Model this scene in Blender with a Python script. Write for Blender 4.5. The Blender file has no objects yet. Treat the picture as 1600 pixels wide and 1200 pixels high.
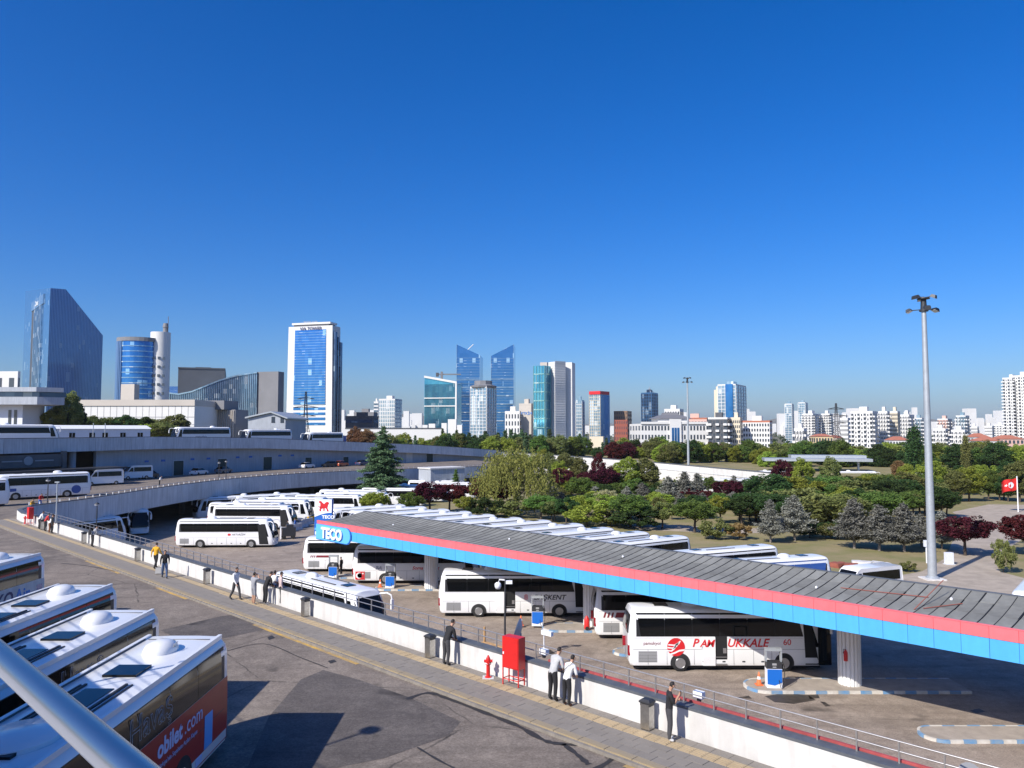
import bpy, bmesh, math, random
import numpy as np
from mathutils import Vector, Matrix

# ------------------------------------------------------------------ camera, sky, sun, exposure
F, HZ, CAMZ = 1202.0, 672.0, 14.6          # focal length and horizon row in photo pixels (1600 x 1200)
PITCH = math.atan((HZ - 600) / F)
SC = bpy.context.scene
COL = SC.collection
cam_d = bpy.data.cameras.new('camera')
cam_d.sensor_width = 36.0
cam_d.lens = 36.0 * F / 1600.0
cam_d.clip_start, cam_d.clip_end = 0.05, 20000
cam = bpy.data.objects.new('camera', cam_d)
COL.objects.link(cam)
cam.location = (0, 0, CAMZ)
cam.rotation_euler = (math.pi / 2 + PITCH, 0, 0)
SC.camera = cam

SHAZ, SEL = math.radians(44), math.radians(38)    # shadows fall 44 deg right of forward
world = bpy.data.worlds.new('World')
SC.world = world
world.use_nodes = True
wn = world.node_tree
sky = wn.nodes.new('ShaderNodeTexSky')
sky.sky_type = 'NISHITA'
sky.sun_disc = False
sky.sun_elevation = SEL
sky.sun_rotation = SHAZ + math.pi
sky.altitude = 0
sky.air_density = 1.0
sky.dust_density = 1.5
sky.ozone_density = 10.0
bg = wn.nodes['Background']
bg.inputs['Strength'].default_value = 0.123
grade = wn.nodes.new('ShaderNodeHueSaturation')       # the camera's richer blue, the same over the whole sky
grade.inputs['Hue'].default_value = 0.51
grade.inputs['Saturation'].default_value = 1.23
wn.links.new(sky.outputs[0], grade.inputs['Color'])
wn.links.new(grade.outputs[0], bg.inputs['Color'])
sun_d = bpy.data.lights.new('sun', 'SUN')
sun_d.energy = 4.6
sun_d.angle = math.radians(0.53)
sun_d.color = (1.0, 0.94, 0.85)
sun = bpy.data.objects.new('sun', sun_d)
COL.objects.link(sun)
SDIR = Vector((math.sin(SHAZ) * math.cos(SEL), math.cos(SHAZ) * math.cos(SEL), -math.sin(SEL)))
sun.rotation_euler = SDIR.to_track_quat('-Z', 'Y').to_euler()
sun.location = (-60, -60, 90)
vs = SC.view_settings
vs.view_transform = 'Standard'
vs.look = 'None'
vs.exposure = 0.35
vs.gamma = 1.0
vs.use_curve_mapping = False

# ------------------------------------------------------------------ helpers
RNG = random.Random(7)
NR = np.random.default_rng(11)
CP, SP = math.cos(PITCH), math.sin(PITCH)
def ray(px, py):
    dx, dy = (px - 800) / F, (600 - py) / F
    return (dx, CP - dy * SP, SP + dy * CP)
def gp(px, py, z=0.0):                       # photo pixel -> point on the level z
    d = ray(px, py); t = (z - CAMZ) / d[2]
    return Vector((d[0] * t, d[1] * t, z))
def at(px, py, Y):                           # photo pixel -> point at depth Y
    d = ray(px, py); t = Y / d[1]
    return Vector((d[0] * t, Y, CAMZ + d[2] * t))
def zat(py, Y): return at(800, py, Y).z
def xat(px, Y, z=CAMZ):
    # x of a photo column at depth Y for things near height z
    return (px - 800) / F * (Y * CP + (z - CAMZ) * SP)
R2 = math.sqrt(0.5)
def UV(u, v, z=0.0): return Vector(((u + v) * R2, (v - u) * R2, z))   # u along the terminal front, v away from it
A45 = -math.pi / 4                           # rotation that turns local x to u
Z0, ZD, ZU = 0.0, 5.1, 12.1                  # lot, middle deck, upper deck

class MB:
    def __init__(s): s.v = []; s.f = []
    def add(s, vs_, fs):
        n = len(s.v); s.v.extend([tuple(p) for p in vs_]); s.f.extend([tuple(i + n for i in f) for f in fs]); return s
    def quad(s, a, b, c, d): return s.add([a, b, c, d], [(0, 1, 2, 3)])
    def bb(s, x0, x1, y0, y1, z0, z1):
        return s.add([(x0, y0, z0), (x1, y0, z0), (x1, y1, z0), (x0, y1, z0), (x0, y0, z1), (x1, y0, z1), (x1, y1, z1), (x0, y1, z1)],
                     [(0, 3, 2, 1), (4, 5, 6, 7), (0, 1, 5, 4), (1, 2, 6, 5), (2, 3, 7, 6), (3, 0, 4, 7)])
    def beam(s, p, q, w, h, off=0.0):        # box from p to q (horizontal-ish), w wide, h high (p, q at mid bottom)
        p, q = Vector(p), Vector(q); d = q - p; n = Vector((-d.y, d.x, 0)).normalized()
        a = n * (w / 2 + off); b = n * (-w / 2 + off); u = Vector((0, 0, h))
        return s.add([p + b, q + b, q + a, p + a, p + b + u, q + b + u, q + a + u, p + a + u],
                     [(0, 3, 2, 1), (4, 5, 6, 7), (0, 1, 5, 4), (1, 2, 6, 5), (2, 3, 7, 6), (3, 0, 4, 7)])
    def prism(s, poly, z0, z1):
        n = len(poly); a = sum(poly[i][0] * poly[(i + 1) % n][1] - poly[(i + 1) % n][0] * poly[i][1] for i in range(n))
        if a < 0: poly = poly[::-1]
        return s.add([(p[0], p[1], z0) for p in poly] + [(p[0], p[1], z1) for p in poly],
                     [tuple(range(n - 1, -1, -1)), tuple(range(n, 2 * n))] + [(i, (i + 1) % n, (i + 1) % n + n, i + n) for i in range(n)])
    def tube(s, pts, r, n=8, caps=True):
        pts = [Vector(p) for p in pts]; rs = r if isinstance(r, (list, tuple)) else [r] * len(pts); rings = []
        for i, p in enumerate(pts):
            d = (pts[min(i + 1, len(pts) - 1)] - pts[max(i - 1, 0)]).normalized()
            ref = Vector((0, 0, 1)) if abs(d.z) < 0.95 else Vector((1, 0, 0))
            x = d.cross(ref).normalized(); y = x.cross(d)
            rings.append([p + (x * math.cos(2 * math.pi * k / n) + y * math.sin(2 * math.pi * k / n)) * rs[i] for k in range(n)])
        return s.loft(rings, caps)
    def loft(s, rings, caps=True, closed=True):
        n = len(rings[0]); vs_ = [p for r in rings for p in r]; fs = []
        for i in range(len(rings) - 1):
            for k in range(n if closed else n - 1):
                k2 = (k + 1) % n
                fs.append((i * n + k, i * n + k2, (i + 1) * n + k2, (i + 1) * n + k))
        if caps:
            fs.append(tuple(range(n - 1, -1, -1))); fs.append(tuple(range((len(rings) - 1) * n, len(rings) * n)))
        return s.add(vs_, fs)
    def lathe(s, prof, n=16, c=(0, 0, 0), sx=1, sy=1):    # prof (r, z) bottom to top
        return s.loft([[(c[0] + r * sx * math.cos(2 * math.pi * k / n), c[1] + r * sy * math.sin(2 * math.pi * k / n), c[2] + z) for k in range(n)] for r, z in prof])
    def wheel(s, c, r, w, n=20, r2=0.0):                  # disc with its axis along y
        def ring(rr, y): return [(c[0] + rr * math.cos(2 * math.pi * k / n), c[1] + y, c[2] + rr * math.sin(2 * math.pi * k / n)) for k in range(n)]
        return s.loft([ring(r * .9, -w / 2), ring(r, -w / 2 + .03), ring(r, w / 2 - .03), ring(r * .9, w / 2)])
    def mesh(s, name, smooth=None, fix=True):
        m = bpy.data.meshes.new(name); m.from_pydata(s.v, [], s.f); m.update()
        if fix:
            bm = bmesh.new(); bm.from_mesh(m); bmesh.ops.recalc_face_normals(bm, faces=bm.faces); bm.to_mesh(m); bm.free()
        if smooth is not None:
            m.polygons.foreach_set('use_smooth', [True] * len(m.polygons)); m.set_sharp_from_angle(angle=math.radians(smooth))
        return m

CACHE = {}
def cached(key, fn):
    if key not in CACHE: CACHE[key] = fn()
    return CACHE[key]
def O(name, me, mat=None, parent=None, loc=None, rz=0.0, rot=None, kind=None, label=None):
    o = bpy.data.objects.new(name, me); COL.objects.link(o)
    if loc is not None: o.location = loc
    if rot is not None: o.rotation_euler = rot
    elif rz: o.rotation_euler = (0, 0, rz)
    if mat is not None and me is not None:
        if len(me.materials) == 0: me.materials.append(mat)
        elif me.materials[0] != mat:
            o.material_slots[0].link = 'OBJECT'; o.material_slots[0].material = mat
    if parent is not None: o.parent = parent
    if kind: o['kind'] = kind
    if label: o['label'] = label
    return o
def tag(o, label, cat, group=None):
    o['label'] = label; o['category'] = cat
    if group: o['group'] = group
    return o
def thing(name, label, cat, loc=(0, 0, 0), rz=0.0, group=None):
    return tag(O(name, None, loc=loc, rz=rz), label, cat, group)
def struct(name, me, mat): return O(name, me, mat, kind='structure')
FONT = {}
def text_mesh(s, size, ext=0.004, shear=0.0, outline=0.0, bold=0.0, align='LEFT', sx=1.0):
    c = bpy.data.curves.new('lettering', 'FONT'); c.body = s; c.size = size; c.extrude = ext; c.shear = shear; c.align_x = align
    c.resolution_u = 3; c.space_character = sx
    if outline: c.fill_mode = 'NONE'; c.extrude = 0; c.bevel_depth = outline; c.bevel_resolution = 0
    elif bold: c.offset = bold
    o = bpy.data.objects.new('t', c); COL.objects.link(o)
    dg = bpy.context.evaluated_depsgraph_get()
    m = bpy.data.meshes.new_from_object(o.evaluated_get(dg))
    bpy.data.objects.remove(o); bpy.data.curves.remove(c)
    m.materials.clear()
    return m
def mesh_np(name, V, k=4):                    # V: (n*k, 3) loose k-gons
    n = len(V) // k; m = bpy.data.meshes.new(name)
    m.vertices.add(len(V)); m.vertices.foreach_set('co', np.asarray(V, np.float32).ravel())
    m.loops.add(len(V)); m.loops.foreach_set('vertex_index', np.arange(len(V), dtype=np.int32))
    m.polygons.add(n); m.polygons.foreach_set('loop_start', np.arange(0, len(V), k, dtype=np.int32))
    m.update(); m.validate(); return m

# ------------------------------------------------------------------ materials
def new_mat(name):
    m = bpy.data.materials.new(name); m.use_nodes = True
    return m, m.node_tree, m.node_tree.nodes['Principled BSDF']
def P(name, col, rough=0.6, metal=0.0, spec=0.5, var=0.0, vscale=3.0, bump=0.0, bscale=40.0, coat=0.0, col2=None, rvar=0.0, rand=0.0, streak=0.0):
    m, t, b = new_mat(name)
    b.inputs['Base Color'].default_value = (*col, 1); b.inputs['Roughness'].default_value = rough
    b.inputs['Metallic'].default_value = metal; b.inputs['Specular IOR Level'].default_value = spec
    b.inputs['Coat Weight'].default_value = coat
    if var or col2 or bump or rvar:
        tc = t.nodes.new('ShaderNodeTexCoord')
    if var or col2:
        nz = t.nodes.new('ShaderNodeTexNoise'); nz.inputs['Scale'].default_value = vscale; nz.inputs['Detail'].default_value = 6; nz.inputs['Roughness'].default_value = 0.65
        t.links.new(tc.outputs['Object'], nz.inputs['Vector'])
        mr = t.nodes.new('ShaderNodeMapRange'); mr.inputs[1].default_value = 0.32; mr.inputs[2].default_value = 0.68
        t.links.new(nz.outputs['Fac'], mr.inputs[0])
        mx = t.nodes.new('ShaderNodeMix'); mx.data_type = 'RGBA'
        c2 = col2 if col2 else tuple(min(1, c * (1 - var)) for c in col)
        mx.inputs[6].default_value = (*c2, 1); mx.inputs[7].default_value = (*(col if col2 else tuple(min(1, c * (1 + var * .5)) for c in col)), 1)
        t.links.new(mr.outputs[0], mx.inputs[0]); t.links.new(mx.outputs[2], b.inputs['Base Color'])
    def tint(fac_out, lo, hi):                  # multiply the colour by a value between lo and hi
        r_ = t.nodes.new('ShaderNodeMapRange'); r_.inputs[3].default_value = lo; r_.inputs[4].default_value = hi; t.links.new(fac_out, r_.inputs[0])
        g_ = t.nodes.new('ShaderNodeHueSaturation'); t.links.new(r_.outputs[0], g_.inputs['Value'])
        l_ = b.inputs['Base Color'].links
        if l_: t.links.new(l_[0].from_socket, g_.inputs['Color'])
        else: g_.inputs['Color'].default_value = (*col, 1)
        t.links.new(g_.outputs[0], b.inputs['Base Color'])
    if rand: tint(t.nodes.new('ShaderNodeObjectInfo').outputs['Random'], 1 - rand, 1 + rand)
    if streak:                                  # rain streaks running down
        ge = t.nodes.new('ShaderNodeNewGeometry'); mp_ = t.nodes.new('ShaderNodeMapping'); mp_.inputs['Scale'].default_value = (2.2, 2.2, .22); t.links.new(ge.outputs['Position'], mp_.inputs[0])
        n3 = t.nodes.new('ShaderNodeTexNoise'); n3.inputs['Scale'].default_value = 1.4; n3.inputs['Detail'].default_value = 5; t.links.new(mp_.outputs[0], n3.inputs['Vector'])
        m3 = t.nodes.new('ShaderNodeMapRange'); m3.inputs[1].default_value = .38; m3.inputs[2].default_value = .62; t.links.new(n3.outputs[0], m3.inputs[0]); tint(m3.outputs[0], 1 - streak, 1.0)
    if bump:
        n2 = t.nodes.new('ShaderNodeTexNoise'); n2.inputs['Scale'].default_value = bscale; n2.inputs['Detail'].default_value = 4
        t.links.new(tc.outputs['Object'], n2.inputs['Vector'])
        bp = t.nodes.new('ShaderNodeBump'); bp.inputs['Strength'].default_value = bump; bp.inputs['Distance'].default_value = 0.02
        t.links.new(n2.outputs['Fac'], bp.inputs['Height']); t.links.new(bp.outputs[0], b.inputs['Normal'])
    return m
def asphalt(name, base, dark, light, crack=0.0, seed=0.0):
    m, t, b = new_mat(name); N = t.nodes; L = t.links
    tc = N.new('ShaderNodeTexCoord'); mp = N.new('ShaderNodeMapping'); mp.inputs['Location'].default_value = (seed, seed * .7, 0)
    L.new(tc.outputs['Object'], mp.inputs[0])
    def noise(sc, det=6, ro=.6, dist=0.0, vec=None):
        n = N.new('ShaderNodeTexNoise'); n.inputs['Scale'].default_value = sc; n.inputs['Detail'].default_value = det
        n.inputs['Roughness'].default_value = ro; n.inputs['Distortion'].default_value = dist; L.new(vec or mp.outputs[0], n.inputs['Vector']); return n
    def ramp(src, lo, hi):
        r = N.new('ShaderNodeMapRange'); r.inputs[1].default_value = lo; r.inputs[2].default_value = hi; L.new(src, r.inputs[0]); return r.outputs[0]
    def mix(fac, a, c, mode='MIX'):
        x = N.new('ShaderNodeMix'); x.data_type = 'RGBA'; x.blend_type = mode
        if isinstance(fac, float): x.inputs[0].default_value = fac
        else: L.new(fac, x.inputs[0])
        for i, q in ((6, a), (7, c)):
            if isinstance(q, tuple): x.inputs[i].default_value = (*q, 1)
            else: L.new(q, x.inputs[i])
        return x.outputs[2]
    big = noise(0.09, 5, .6, 1.2); mid = noise(0.6, 6, .7, .4); fine = noise(13, 4, .85)
    st = N.new('ShaderNodeMapping'); st.inputs['Rotation'].default_value = (0, 0, math.radians(45)); st.inputs['Scale'].default_value = (.06, .9, 1); L.new(mp.outputs[0], st.inputs[0])
    streak = noise(1.0, 5, .6, .6, st.outputs[0])
    c = mix(ramp(big.outputs[0], .35, .65), dark, base)
    c = mix(ramp(mid.outputs[0], .42, .75), c, light)
    sk = mix(ramp(streak.outputs[0], .52, .75), c, tuple(q * .62 for q in dark))
    c = mix(.55, c, sk)
    c = mix(ramp(fine.outputs[0], .3, .8), c, tuple(min(1, q * 1.5) for q in light)) if False else c
    spk = mix(ramp(fine.outputs[0], .35, .7), (.66, .66, .66), (1.3, 1.3, 1.3)); c = mix(1.0, c, spk, 'MULTIPLY')
    blot = noise(2.6, 5, .75, .5); c = mix(1.0, c, mix(ramp(blot.outputs[0], .3, .7), (.80, .79, .78), (1.12, 1.12, 1.12)), 'MULTIPLY')
    oil = noise(0.35, 3, .5, .3); c = mix(ramp(oil.outputs[0], .66, .74), c, tuple(q * .45 for q in dark))
    if crack:
        vo = N.new('ShaderNodeTexVoronoi'); vo.feature = 'DISTANCE_TO_EDGE'; vo.inputs['Scale'].default_value = crack
        dn = noise(.8, 4, .6); va = N.new('ShaderNodeMix'); va.data_type = 'VECTOR'; va.inputs[0].default_value = .25
        L.new(mp.outputs[0], va.inputs[4]); L.new(dn.outputs['Color'], va.inputs[5]); L.new(va.outputs[1], vo.inputs['Vector'])
        k = N.new('ShaderNodeMapRange'); k.inputs[1].default_value = 0.0; k.inputs[2].default_value = .006; k.inputs[3].default_value = 1; k.inputs[4].default_value = 0; L.new(vo.outputs['Distance'], k.inputs[0])
        gate = N.new('ShaderNodeMath'); gate.operation = 'MULTIPLY'; L.new(k.outputs[0], gate.inputs[0]); L.new(ramp(mid.outputs[0], .4, .6), gate.inputs[1])
        c = mix(gate.outputs[0], c, (.03, .028, .027))
    L.new(c, b.inputs['Base Color']); b.inputs['Roughness'].default_value = .88; b.inputs['Specular IOR Level'].default_value = .25
    bp = N.new('ShaderNodeBump'); bp.inputs['Strength'].default_value = .5; bp.inputs['Distance'].default_value = .012
    L.new(fine.outputs[0], bp.inputs['Height']); L.new(bp.outputs[0], b.inputs['Normal'])
    return m
def leafmat(name, c1, c2, trans=.42):
    m, t, b = new_mat(name); N = t.nodes; L = t.links
    tc = N.new('ShaderNodeTexCoord'); oi = N.new('ShaderNodeObjectInfo')
    nz = N.new('ShaderNodeTexNoise'); nz.inputs['Scale'].default_value = 1.1; nz.inputs['Detail'].default_value = 5; nz.inputs['Roughness'].default_value = .75
    L.new(tc.outputs['Object'], nz.inputs['Vector'])
    mr = N.new('ShaderNodeMapRange'); mr.inputs[1].default_value = .3; mr.inputs[2].default_value = .7; L.new(nz.outputs[0], mr.inputs[0])
    mx = N.new('ShaderNodeMix'); mx.data_type = 'RGBA'; mx.inputs[6].default_value = (*c1, 1); mx.inputs[7].default_value = (*c2, 1); L.new(mr.outputs[0], mx.inputs[0])
    hs = N.new('ShaderNodeHueSaturation'); L.new(mx.outputs[2], hs.inputs['Color'])
    r1 = N.new('ShaderNodeMapRange'); r1.inputs[3].default_value = .475; r1.inputs[4].default_value = .52; L.new(oi.outputs['Random'], r1.inputs[0]); L.new(r1.outputs[0], hs.inputs['Hue'])
    r2 = N.new('ShaderNodeMapRange'); r2.inputs[3].default_value = .75; r2.inputs[4].default_value = 1.25; L.new(oi.outputs['Random'], r2.inputs[0]); L.new(r2.outputs[0], hs.inputs['Value'])
    N.remove(b); out = N['Material Output']
    d = N.new('ShaderNodeBsdfDiffuse'); tr = N.new('ShaderNodeBsdfTranslucent'); ms = N.new('ShaderNodeMixShader'); ms.inputs[0].default_value = trans
    L.new(hs.outputs[0], d.inputs[0]); L.new(hs.outputs[0], tr.inputs[0]); L.new(d.outputs[0], ms.inputs[1]); L.new(tr.outputs[0], ms.inputs[2]); L.new(ms.outputs[0], out.inputs[0])
    return m
def glassfront(name, c1, c2, cell=(3.0, 3.0, 3.4), rough=.08, metal=.75, blind=.12, bcol=(.55, .6, .62)):
    # curtain wall: reflecting panes that differ a little from one another, some with pale blinds behind
    m, t, b = new_mat(name); N = t.nodes; L = t.links
    tc = N.new('ShaderNodeTexCoord'); dv = N.new('ShaderNodeVectorMath'); dv.operation = 'DIVIDE'; dv.inputs[1].default_value = cell; L.new(tc.outputs['Object'], dv.inputs[0])
    fl = N.new('ShaderNodeVectorMath'); fl.operation = 'FLOOR'; L.new(dv.outputs[0], fl.inputs[0])
    wn_ = N.new('ShaderNodeTexWhiteNoise'); wn_.noise_dimensions = '3D'; L.new(fl.outputs[0], wn_.inputs['Vector'])
    mx = N.new('ShaderNodeMix'); mx.data_type = 'RGBA'; mx.inputs[6].default_value = (*c1, 1); mx.inputs[7].default_value = (*c2, 1); L.new(wn_.outputs['Value'], mx.inputs[0])
    sp = N.new('ShaderNodeSeparateColor'); L.new(wn_.outputs['Color'], sp.inputs[0])
    gt = N.new('ShaderNodeMath'); gt.operation = 'GREATER_THAN'; gt.inputs[1].default_value = 1 - blind; L.new(sp.outputs[1], gt.inputs[0])
    m2 = N.new('ShaderNodeMix'); m2.data_type = 'RGBA'; m2.inputs[7].default_value = (*bcol, 1); L.new(gt.outputs[0], m2.inputs[0]); L.new(mx.outputs[2], m2.inputs[6])
    L.new(m2.outputs[2], b.inputs['Base Color'])
    mm = N.new('ShaderNodeMath'); mm.operation = 'MULTIPLY_ADD'; mm.inputs[1].default_value = -metal * .7; mm.inputs[2].default_value = metal; L.new(gt.outputs[0], mm.inputs[0]); L.new(mm.outputs[0], b.inputs['Metallic'])
    b.inputs['Roughness'].default_value = rough
    return m
def paver(name, c1, c2, sx=.0):
    m, t, b = new_mat(name); N = t.nodes; L = t.links
    oi = N.new('ShaderNodeObjectInfo'); tc = N.new('ShaderNodeTexCoord'); nz = N.new('ShaderNodeTexNoise'); nz.inputs['Scale'].default_value = 2.2; nz.inputs['Detail'].default_value = 7; nz.inputs['Roughness'].default_value = .7
    ge = N.new('ShaderNodeNewGeometry'); L.new(ge.outputs['Position'], nz.inputs['Vector'])
    ad = N.new('ShaderNodeMath'); ad.operation = 'MULTIPLY_ADD'; ad.inputs[1].default_value = .30; L.new(oi.outputs['Random'], ad.inputs[0]); L.new(nz.outputs[0], ad.inputs[2])
    mr = N.new('ShaderNodeMapRange'); mr.inputs[1].default_value = .35; mr.inputs[2].default_value = .95; L.new(ad.outputs[0], mr.inputs[0])
    mx = N.new('ShaderNodeMix'); mx.data_type = 'RGBA'; mx.inputs[6].default_value = (*c1, 1); mx.inputs[7].default_value = (*c2, 1); L.new(mr.outputs[0], mx.inputs[0]); L.new(mx.outputs[2], b.inputs['Base Color'])
    b.inputs['Roughness'].default_value = .85
    return m

M = {}
M['asph_deck'] = asphalt('deck_asphalt', (.235, .196, .162), (.145, .125, .108), (.305, .258, .213), crack=.16)
M['asph_lot'] = asphalt('lot_asphalt', (.345, .280, .224), (.240, .195, .157), (.420, .350, .285), crack=0.0, seed=40)
M['patch'] = asphalt('patch_asphalt', (.135, .117, .106), (.105, .093, .087), (.165, .145, .130), seed=11)
M['tar'] = P('tar', (.035, .032, .031), .7, var=.3, vscale=8)
M['oil'] = P('oil_stain', (.065, .052, .04), .6, var=.5, vscale=3)
M['grass'] = P('dry_grass', (.175, .172, .055), .95, col2=(.30, .232, .125), vscale=.22, bump=.8, bscale=6)
M['ground'] = P('earth', (.10, .105, .05), .95, col2=(.17, .14, .09), vscale=.02)
M['path'] = P('paved_path', (.40, .335, .262), .9, var=.25, vscale=.6)
M['hill'] = P('hill', (.10, .11, .085), .95, col2=(.17, .15, .12), vscale=.004)
M['white_wall'] = P('white_render', (.72, .71, .69), .75, col2=(.62, .60, .57), vscale=.9, bump=.15, bscale=5, streak=.16)
M['conc'] = P('painted_concrete', (.62, .63, .64), .8, var=.14, vscale=.25, streak=.18, rand=.04)
M['conc_lit'] = P('pale_concrete', (.68, .66, .63), .8, var=.12, vscale=.3, streak=.15)  # pale concrete, with the ramp wall's sunlit tone put into the colour
M['conc_shade'] = P('shade_blue_render', (.42, .45, .49), .85, var=.14, vscale=.15, streak=.14)  # blue-grey of concrete standing in shade, put into the colour
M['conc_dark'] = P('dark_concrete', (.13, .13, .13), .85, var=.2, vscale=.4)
M['black'] = P('black_void', (.012, .012, .013), .9)
M['coping'] = P('coping_membrane', (.10, .11, .125), .6, var=.25, vscale=2)
M['steel'] = P('stainless', (.52, .51, .50), .27, metal=1.0)
M['brushed'] = P('brushed_steel', (.5, .49, .47), .38, metal=1.0, var=.2, vscale=6)
M['galv'] = P('galvanised', (.42, .45, .47), .5, metal=.35, var=.12, vscale=2)
M['rail'] = P('rail_steel', (.52, .50, .48), .4, metal=.8)
M['dkmetal'] = P('dark_metal', (.045, .047, .052), .5, metal=.3)
M['red'] = P('red_paint', (.62, .02, .018), .4, var=.12, vscale=4)
M['redstrip'] = P('faded_red', (.40, .075, .075), .6, var=.3, vscale=2)
M['yellow'] = P('yellow_paint', (.70, .42, .04), .6)
M['paver'] = paver('grey_paver', (.205, .183, .158), (.255, .228, .196))
M['tactile'] = paver('yellow_paver', (.36, .275, .165), (.45, .35, .215))
M['lineyel'] = P('worn_yellow_line', (.60, .37, .07), .8, col2=(.26, .20, .13), vscale=1.3)
M['kerb'] = P('kerb_stone', (.24, .215, .185), .85, var=.25, vscale=3)
M['kerbyel'] = P('worn_yellow_kerb', (.36, .27, .13), .8, col2=(.25, .22, .185), vscale=.5)
M['roofpan'] = P('roof_sheet', (.255, .255, .232), .85, spec=.15, col2=(.17, .17, .157), vscale=.9, rand=.13)
M['seam'] = P('roof_seam', (.02, .02, .021), .7)
M['fblue'] = P('fascia_blue', (.085, .42, .86), .42, var=.10, vscale=.6, rand=.03, streak=.04)
M['fred'] = P('fascia_red', (.87, .165, .18), .45, var=.12, vscale=.6, rand=.03, streak=.04)
M['sblue'] = P('sign_blue', (.02, .13, .48), .4)
M['slight'] = P('sign_light_blue', (.13, .48, .88), .35)
M['swhite'] = P('sign_white', (.85, .86, .87), .4)
M['white'] = P('white_paint', (.80, .80, .79), .45, var=.05, vscale=2)
M['kblue'] = P('kerb_blue', (.10, .27, .50), .7, col2=(.25, .32, .38), vscale=3)
M['kwhite'] = P('kerb_white', (.66, .63, .57), .75, col2=(.50, .46, .40), vscale=3)
M['isl'] = P('island_concrete', (.36, .31, .26), .9, var=.2, vscale=1.5)
M['orange'] = P('cone_orange', (.80, .17, .05), .5)
M['bus'] = P('coach_white', (.82, .82, .81), .28, coat=.4, var=.04, vscale=.8)
M['busgrey'] = P('coach_silver', (.42, .43, .44), .35, metal=.3, coat=.3)
M['busblue'] = P('coach_blue', (.03, .09, .32), .3, coat=.4)
M['busred'] = P('coach_red', (.42, .022, .012), .35, coat=.3, var=.08)
M['skirt'] = P('underbody', (.02, .02, .021), .8)
M['wglass'] = P('dark_glass', (.005, .0055, .006), .06, spec=.32)
M['bglass'] = P('brown_glass', (.022, .016, .012), .09, spec=.6)
M['tyre'] = P('tyre', (.018, .018, .018), .85)
M['rim'] = P('rim', (.45, .45, .45), .35, metal=.8)
M['line'] = P('panel_gap', (.10, .10, .10), .7)
M['tail'] = P('tail_light', (.30, .008, .02), .2)
M['lamp'] = P('lamp_glass', (.75, .76, .78), .15)
M['grille'] = P('grille', (.34, .34, .34), .6)
M['txt_red'] = P('lettering_red', (.62, .015, .02), .5)
M['txt_blk'] = P('lettering_black', (.02, .02, .022), .5)
M['txt_wht'] = P('lettering_white', (.82, .82, .82), .5)
M['txt_blue'] = P('lettering_blue', (.03, .22, .62), .5)
M['txt_navy'] = P('lettering_navy', (.02, .03, .12), .5)
M['txt_lil'] = P('lettering_lilac', (.50, .56, .80), .5)
M['txt_grey'] = P('lettering_grey', (.42, .40, .39), .5)
M['maroon'] = P('maroon', (.22, .02, .03), .5)
M['skyblue'] = P('sky_blue_print', (.10, .38, .80), .4)
M['cabin'] = P('cabin_white', (.72, .74, .77), .6, var=.06)
M['wood'] = P('timber', (.55, .33, .14), .8, var=.4, vscale=4)
M['bark'] = P('bark', (.085, .065, .05), .95, var=.35, vscale=6)
M['barkpale'] = P('pale_bark', (.22, .19, .16), .95, var=.3, vscale=6)
M['skin'] = P('skin', (.46, .26, .17), .55)
M['hair'] = P('hair', (.018, .014, .012), .7)
M['rust'] = P('red_brick', (.30, .09, .06), .9, var=.2)
LEAF = dict(
    green=leafmat('leaf_green', (0.092, 0.168, 0.042), (0.209, 0.294, 0.073)),
    ygreen=leafmat('leaf_yellow_green', (0.209, 0.279, 0.046), (0.429, 0.490, 0.092)),
    olive=leafmat('leaf_olive', (0.145, 0.174, 0.058), (0.299, 0.309, 0.108)),
    dark=leafmat('leaf_dark', (0.040, 0.082, 0.030), (0.095, 0.152, 0.050)),
    plum=leafmat('leaf_plum', (0.052, 0.013, 0.020), (0.135, 0.032, 0.041), .25),
    blue=leafmat('needle_blue', (.165, .170, .140), (.320, .318, .270), .15),
    cedar=leafmat('needle_cedar', (0.056, 0.107, 0.052), (0.168, 0.246, 0.123), .15),
    willow=leafmat('leaf_willow', (0.220, 0.268, 0.068), (0.454, 0.490, 0.145)),
    rust=leafmat('leaf_rust', (0.189, 0.110, 0.049), (0.376, 0.238, 0.118)),
    pale=leafmat('leaf_pale', (0.277, 0.279, 0.139), (0.515, 0.456, 0.277)),
)
# ------------------------------------------------------------------ setting: ground, lot, deck
def sheet(pts, z):
    b = MB(); b.add([(p[0], p[1], z) for p in pts], [tuple(range(len(pts)))]); return b
struct('ground', sheet([(-6500, -600), (6500, -600), (6500, 6600), (-6500, 6600)], -0.02).mesh('ground'), M['ground'])
lot_poly = [UV(40, -12), UV(40, 73.5), UV(-62, 73.5), (-6, 112), (-29, 126), (-30, 172), (-14, 214), (-165, 214), (-165, -10), (-20, -30)]
struct('bus_lot', sheet(lot_poly, 0.0).mesh('bus_lot'), M['asph_lot'])
struct('park_lawn', sheet([(-29, 126.5), (-5, 113), (9, 97), UV(-20, 74), UV(40, 74), (240, 60), (240, 320), (-20, 320), (-14, 216), (-29, 172)], -0.008).mesh('park_lawn'), M['grass'])
struct('path', sheet([gp(*q) for q in [(1372, 905), (1440, 893), (1478, 872), (1488, 846), (1520, 822), (1488, 800), (1545, 788), (1700, 790), (1700, 836), (1605, 838), (1552, 872), (1562, 893), (1680, 925), (1700, 985), (1440, 965)]], 0.004).mesh('path'), M['path'])
struct('path', sheet([gp(*q) for q in [(930, 800), (1010, 818), (1150, 826), (1300, 822), (1300, 828), (1150, 834), (1000, 828), (925, 806)]], 0.004).mesh('path'), M['path'])
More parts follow.
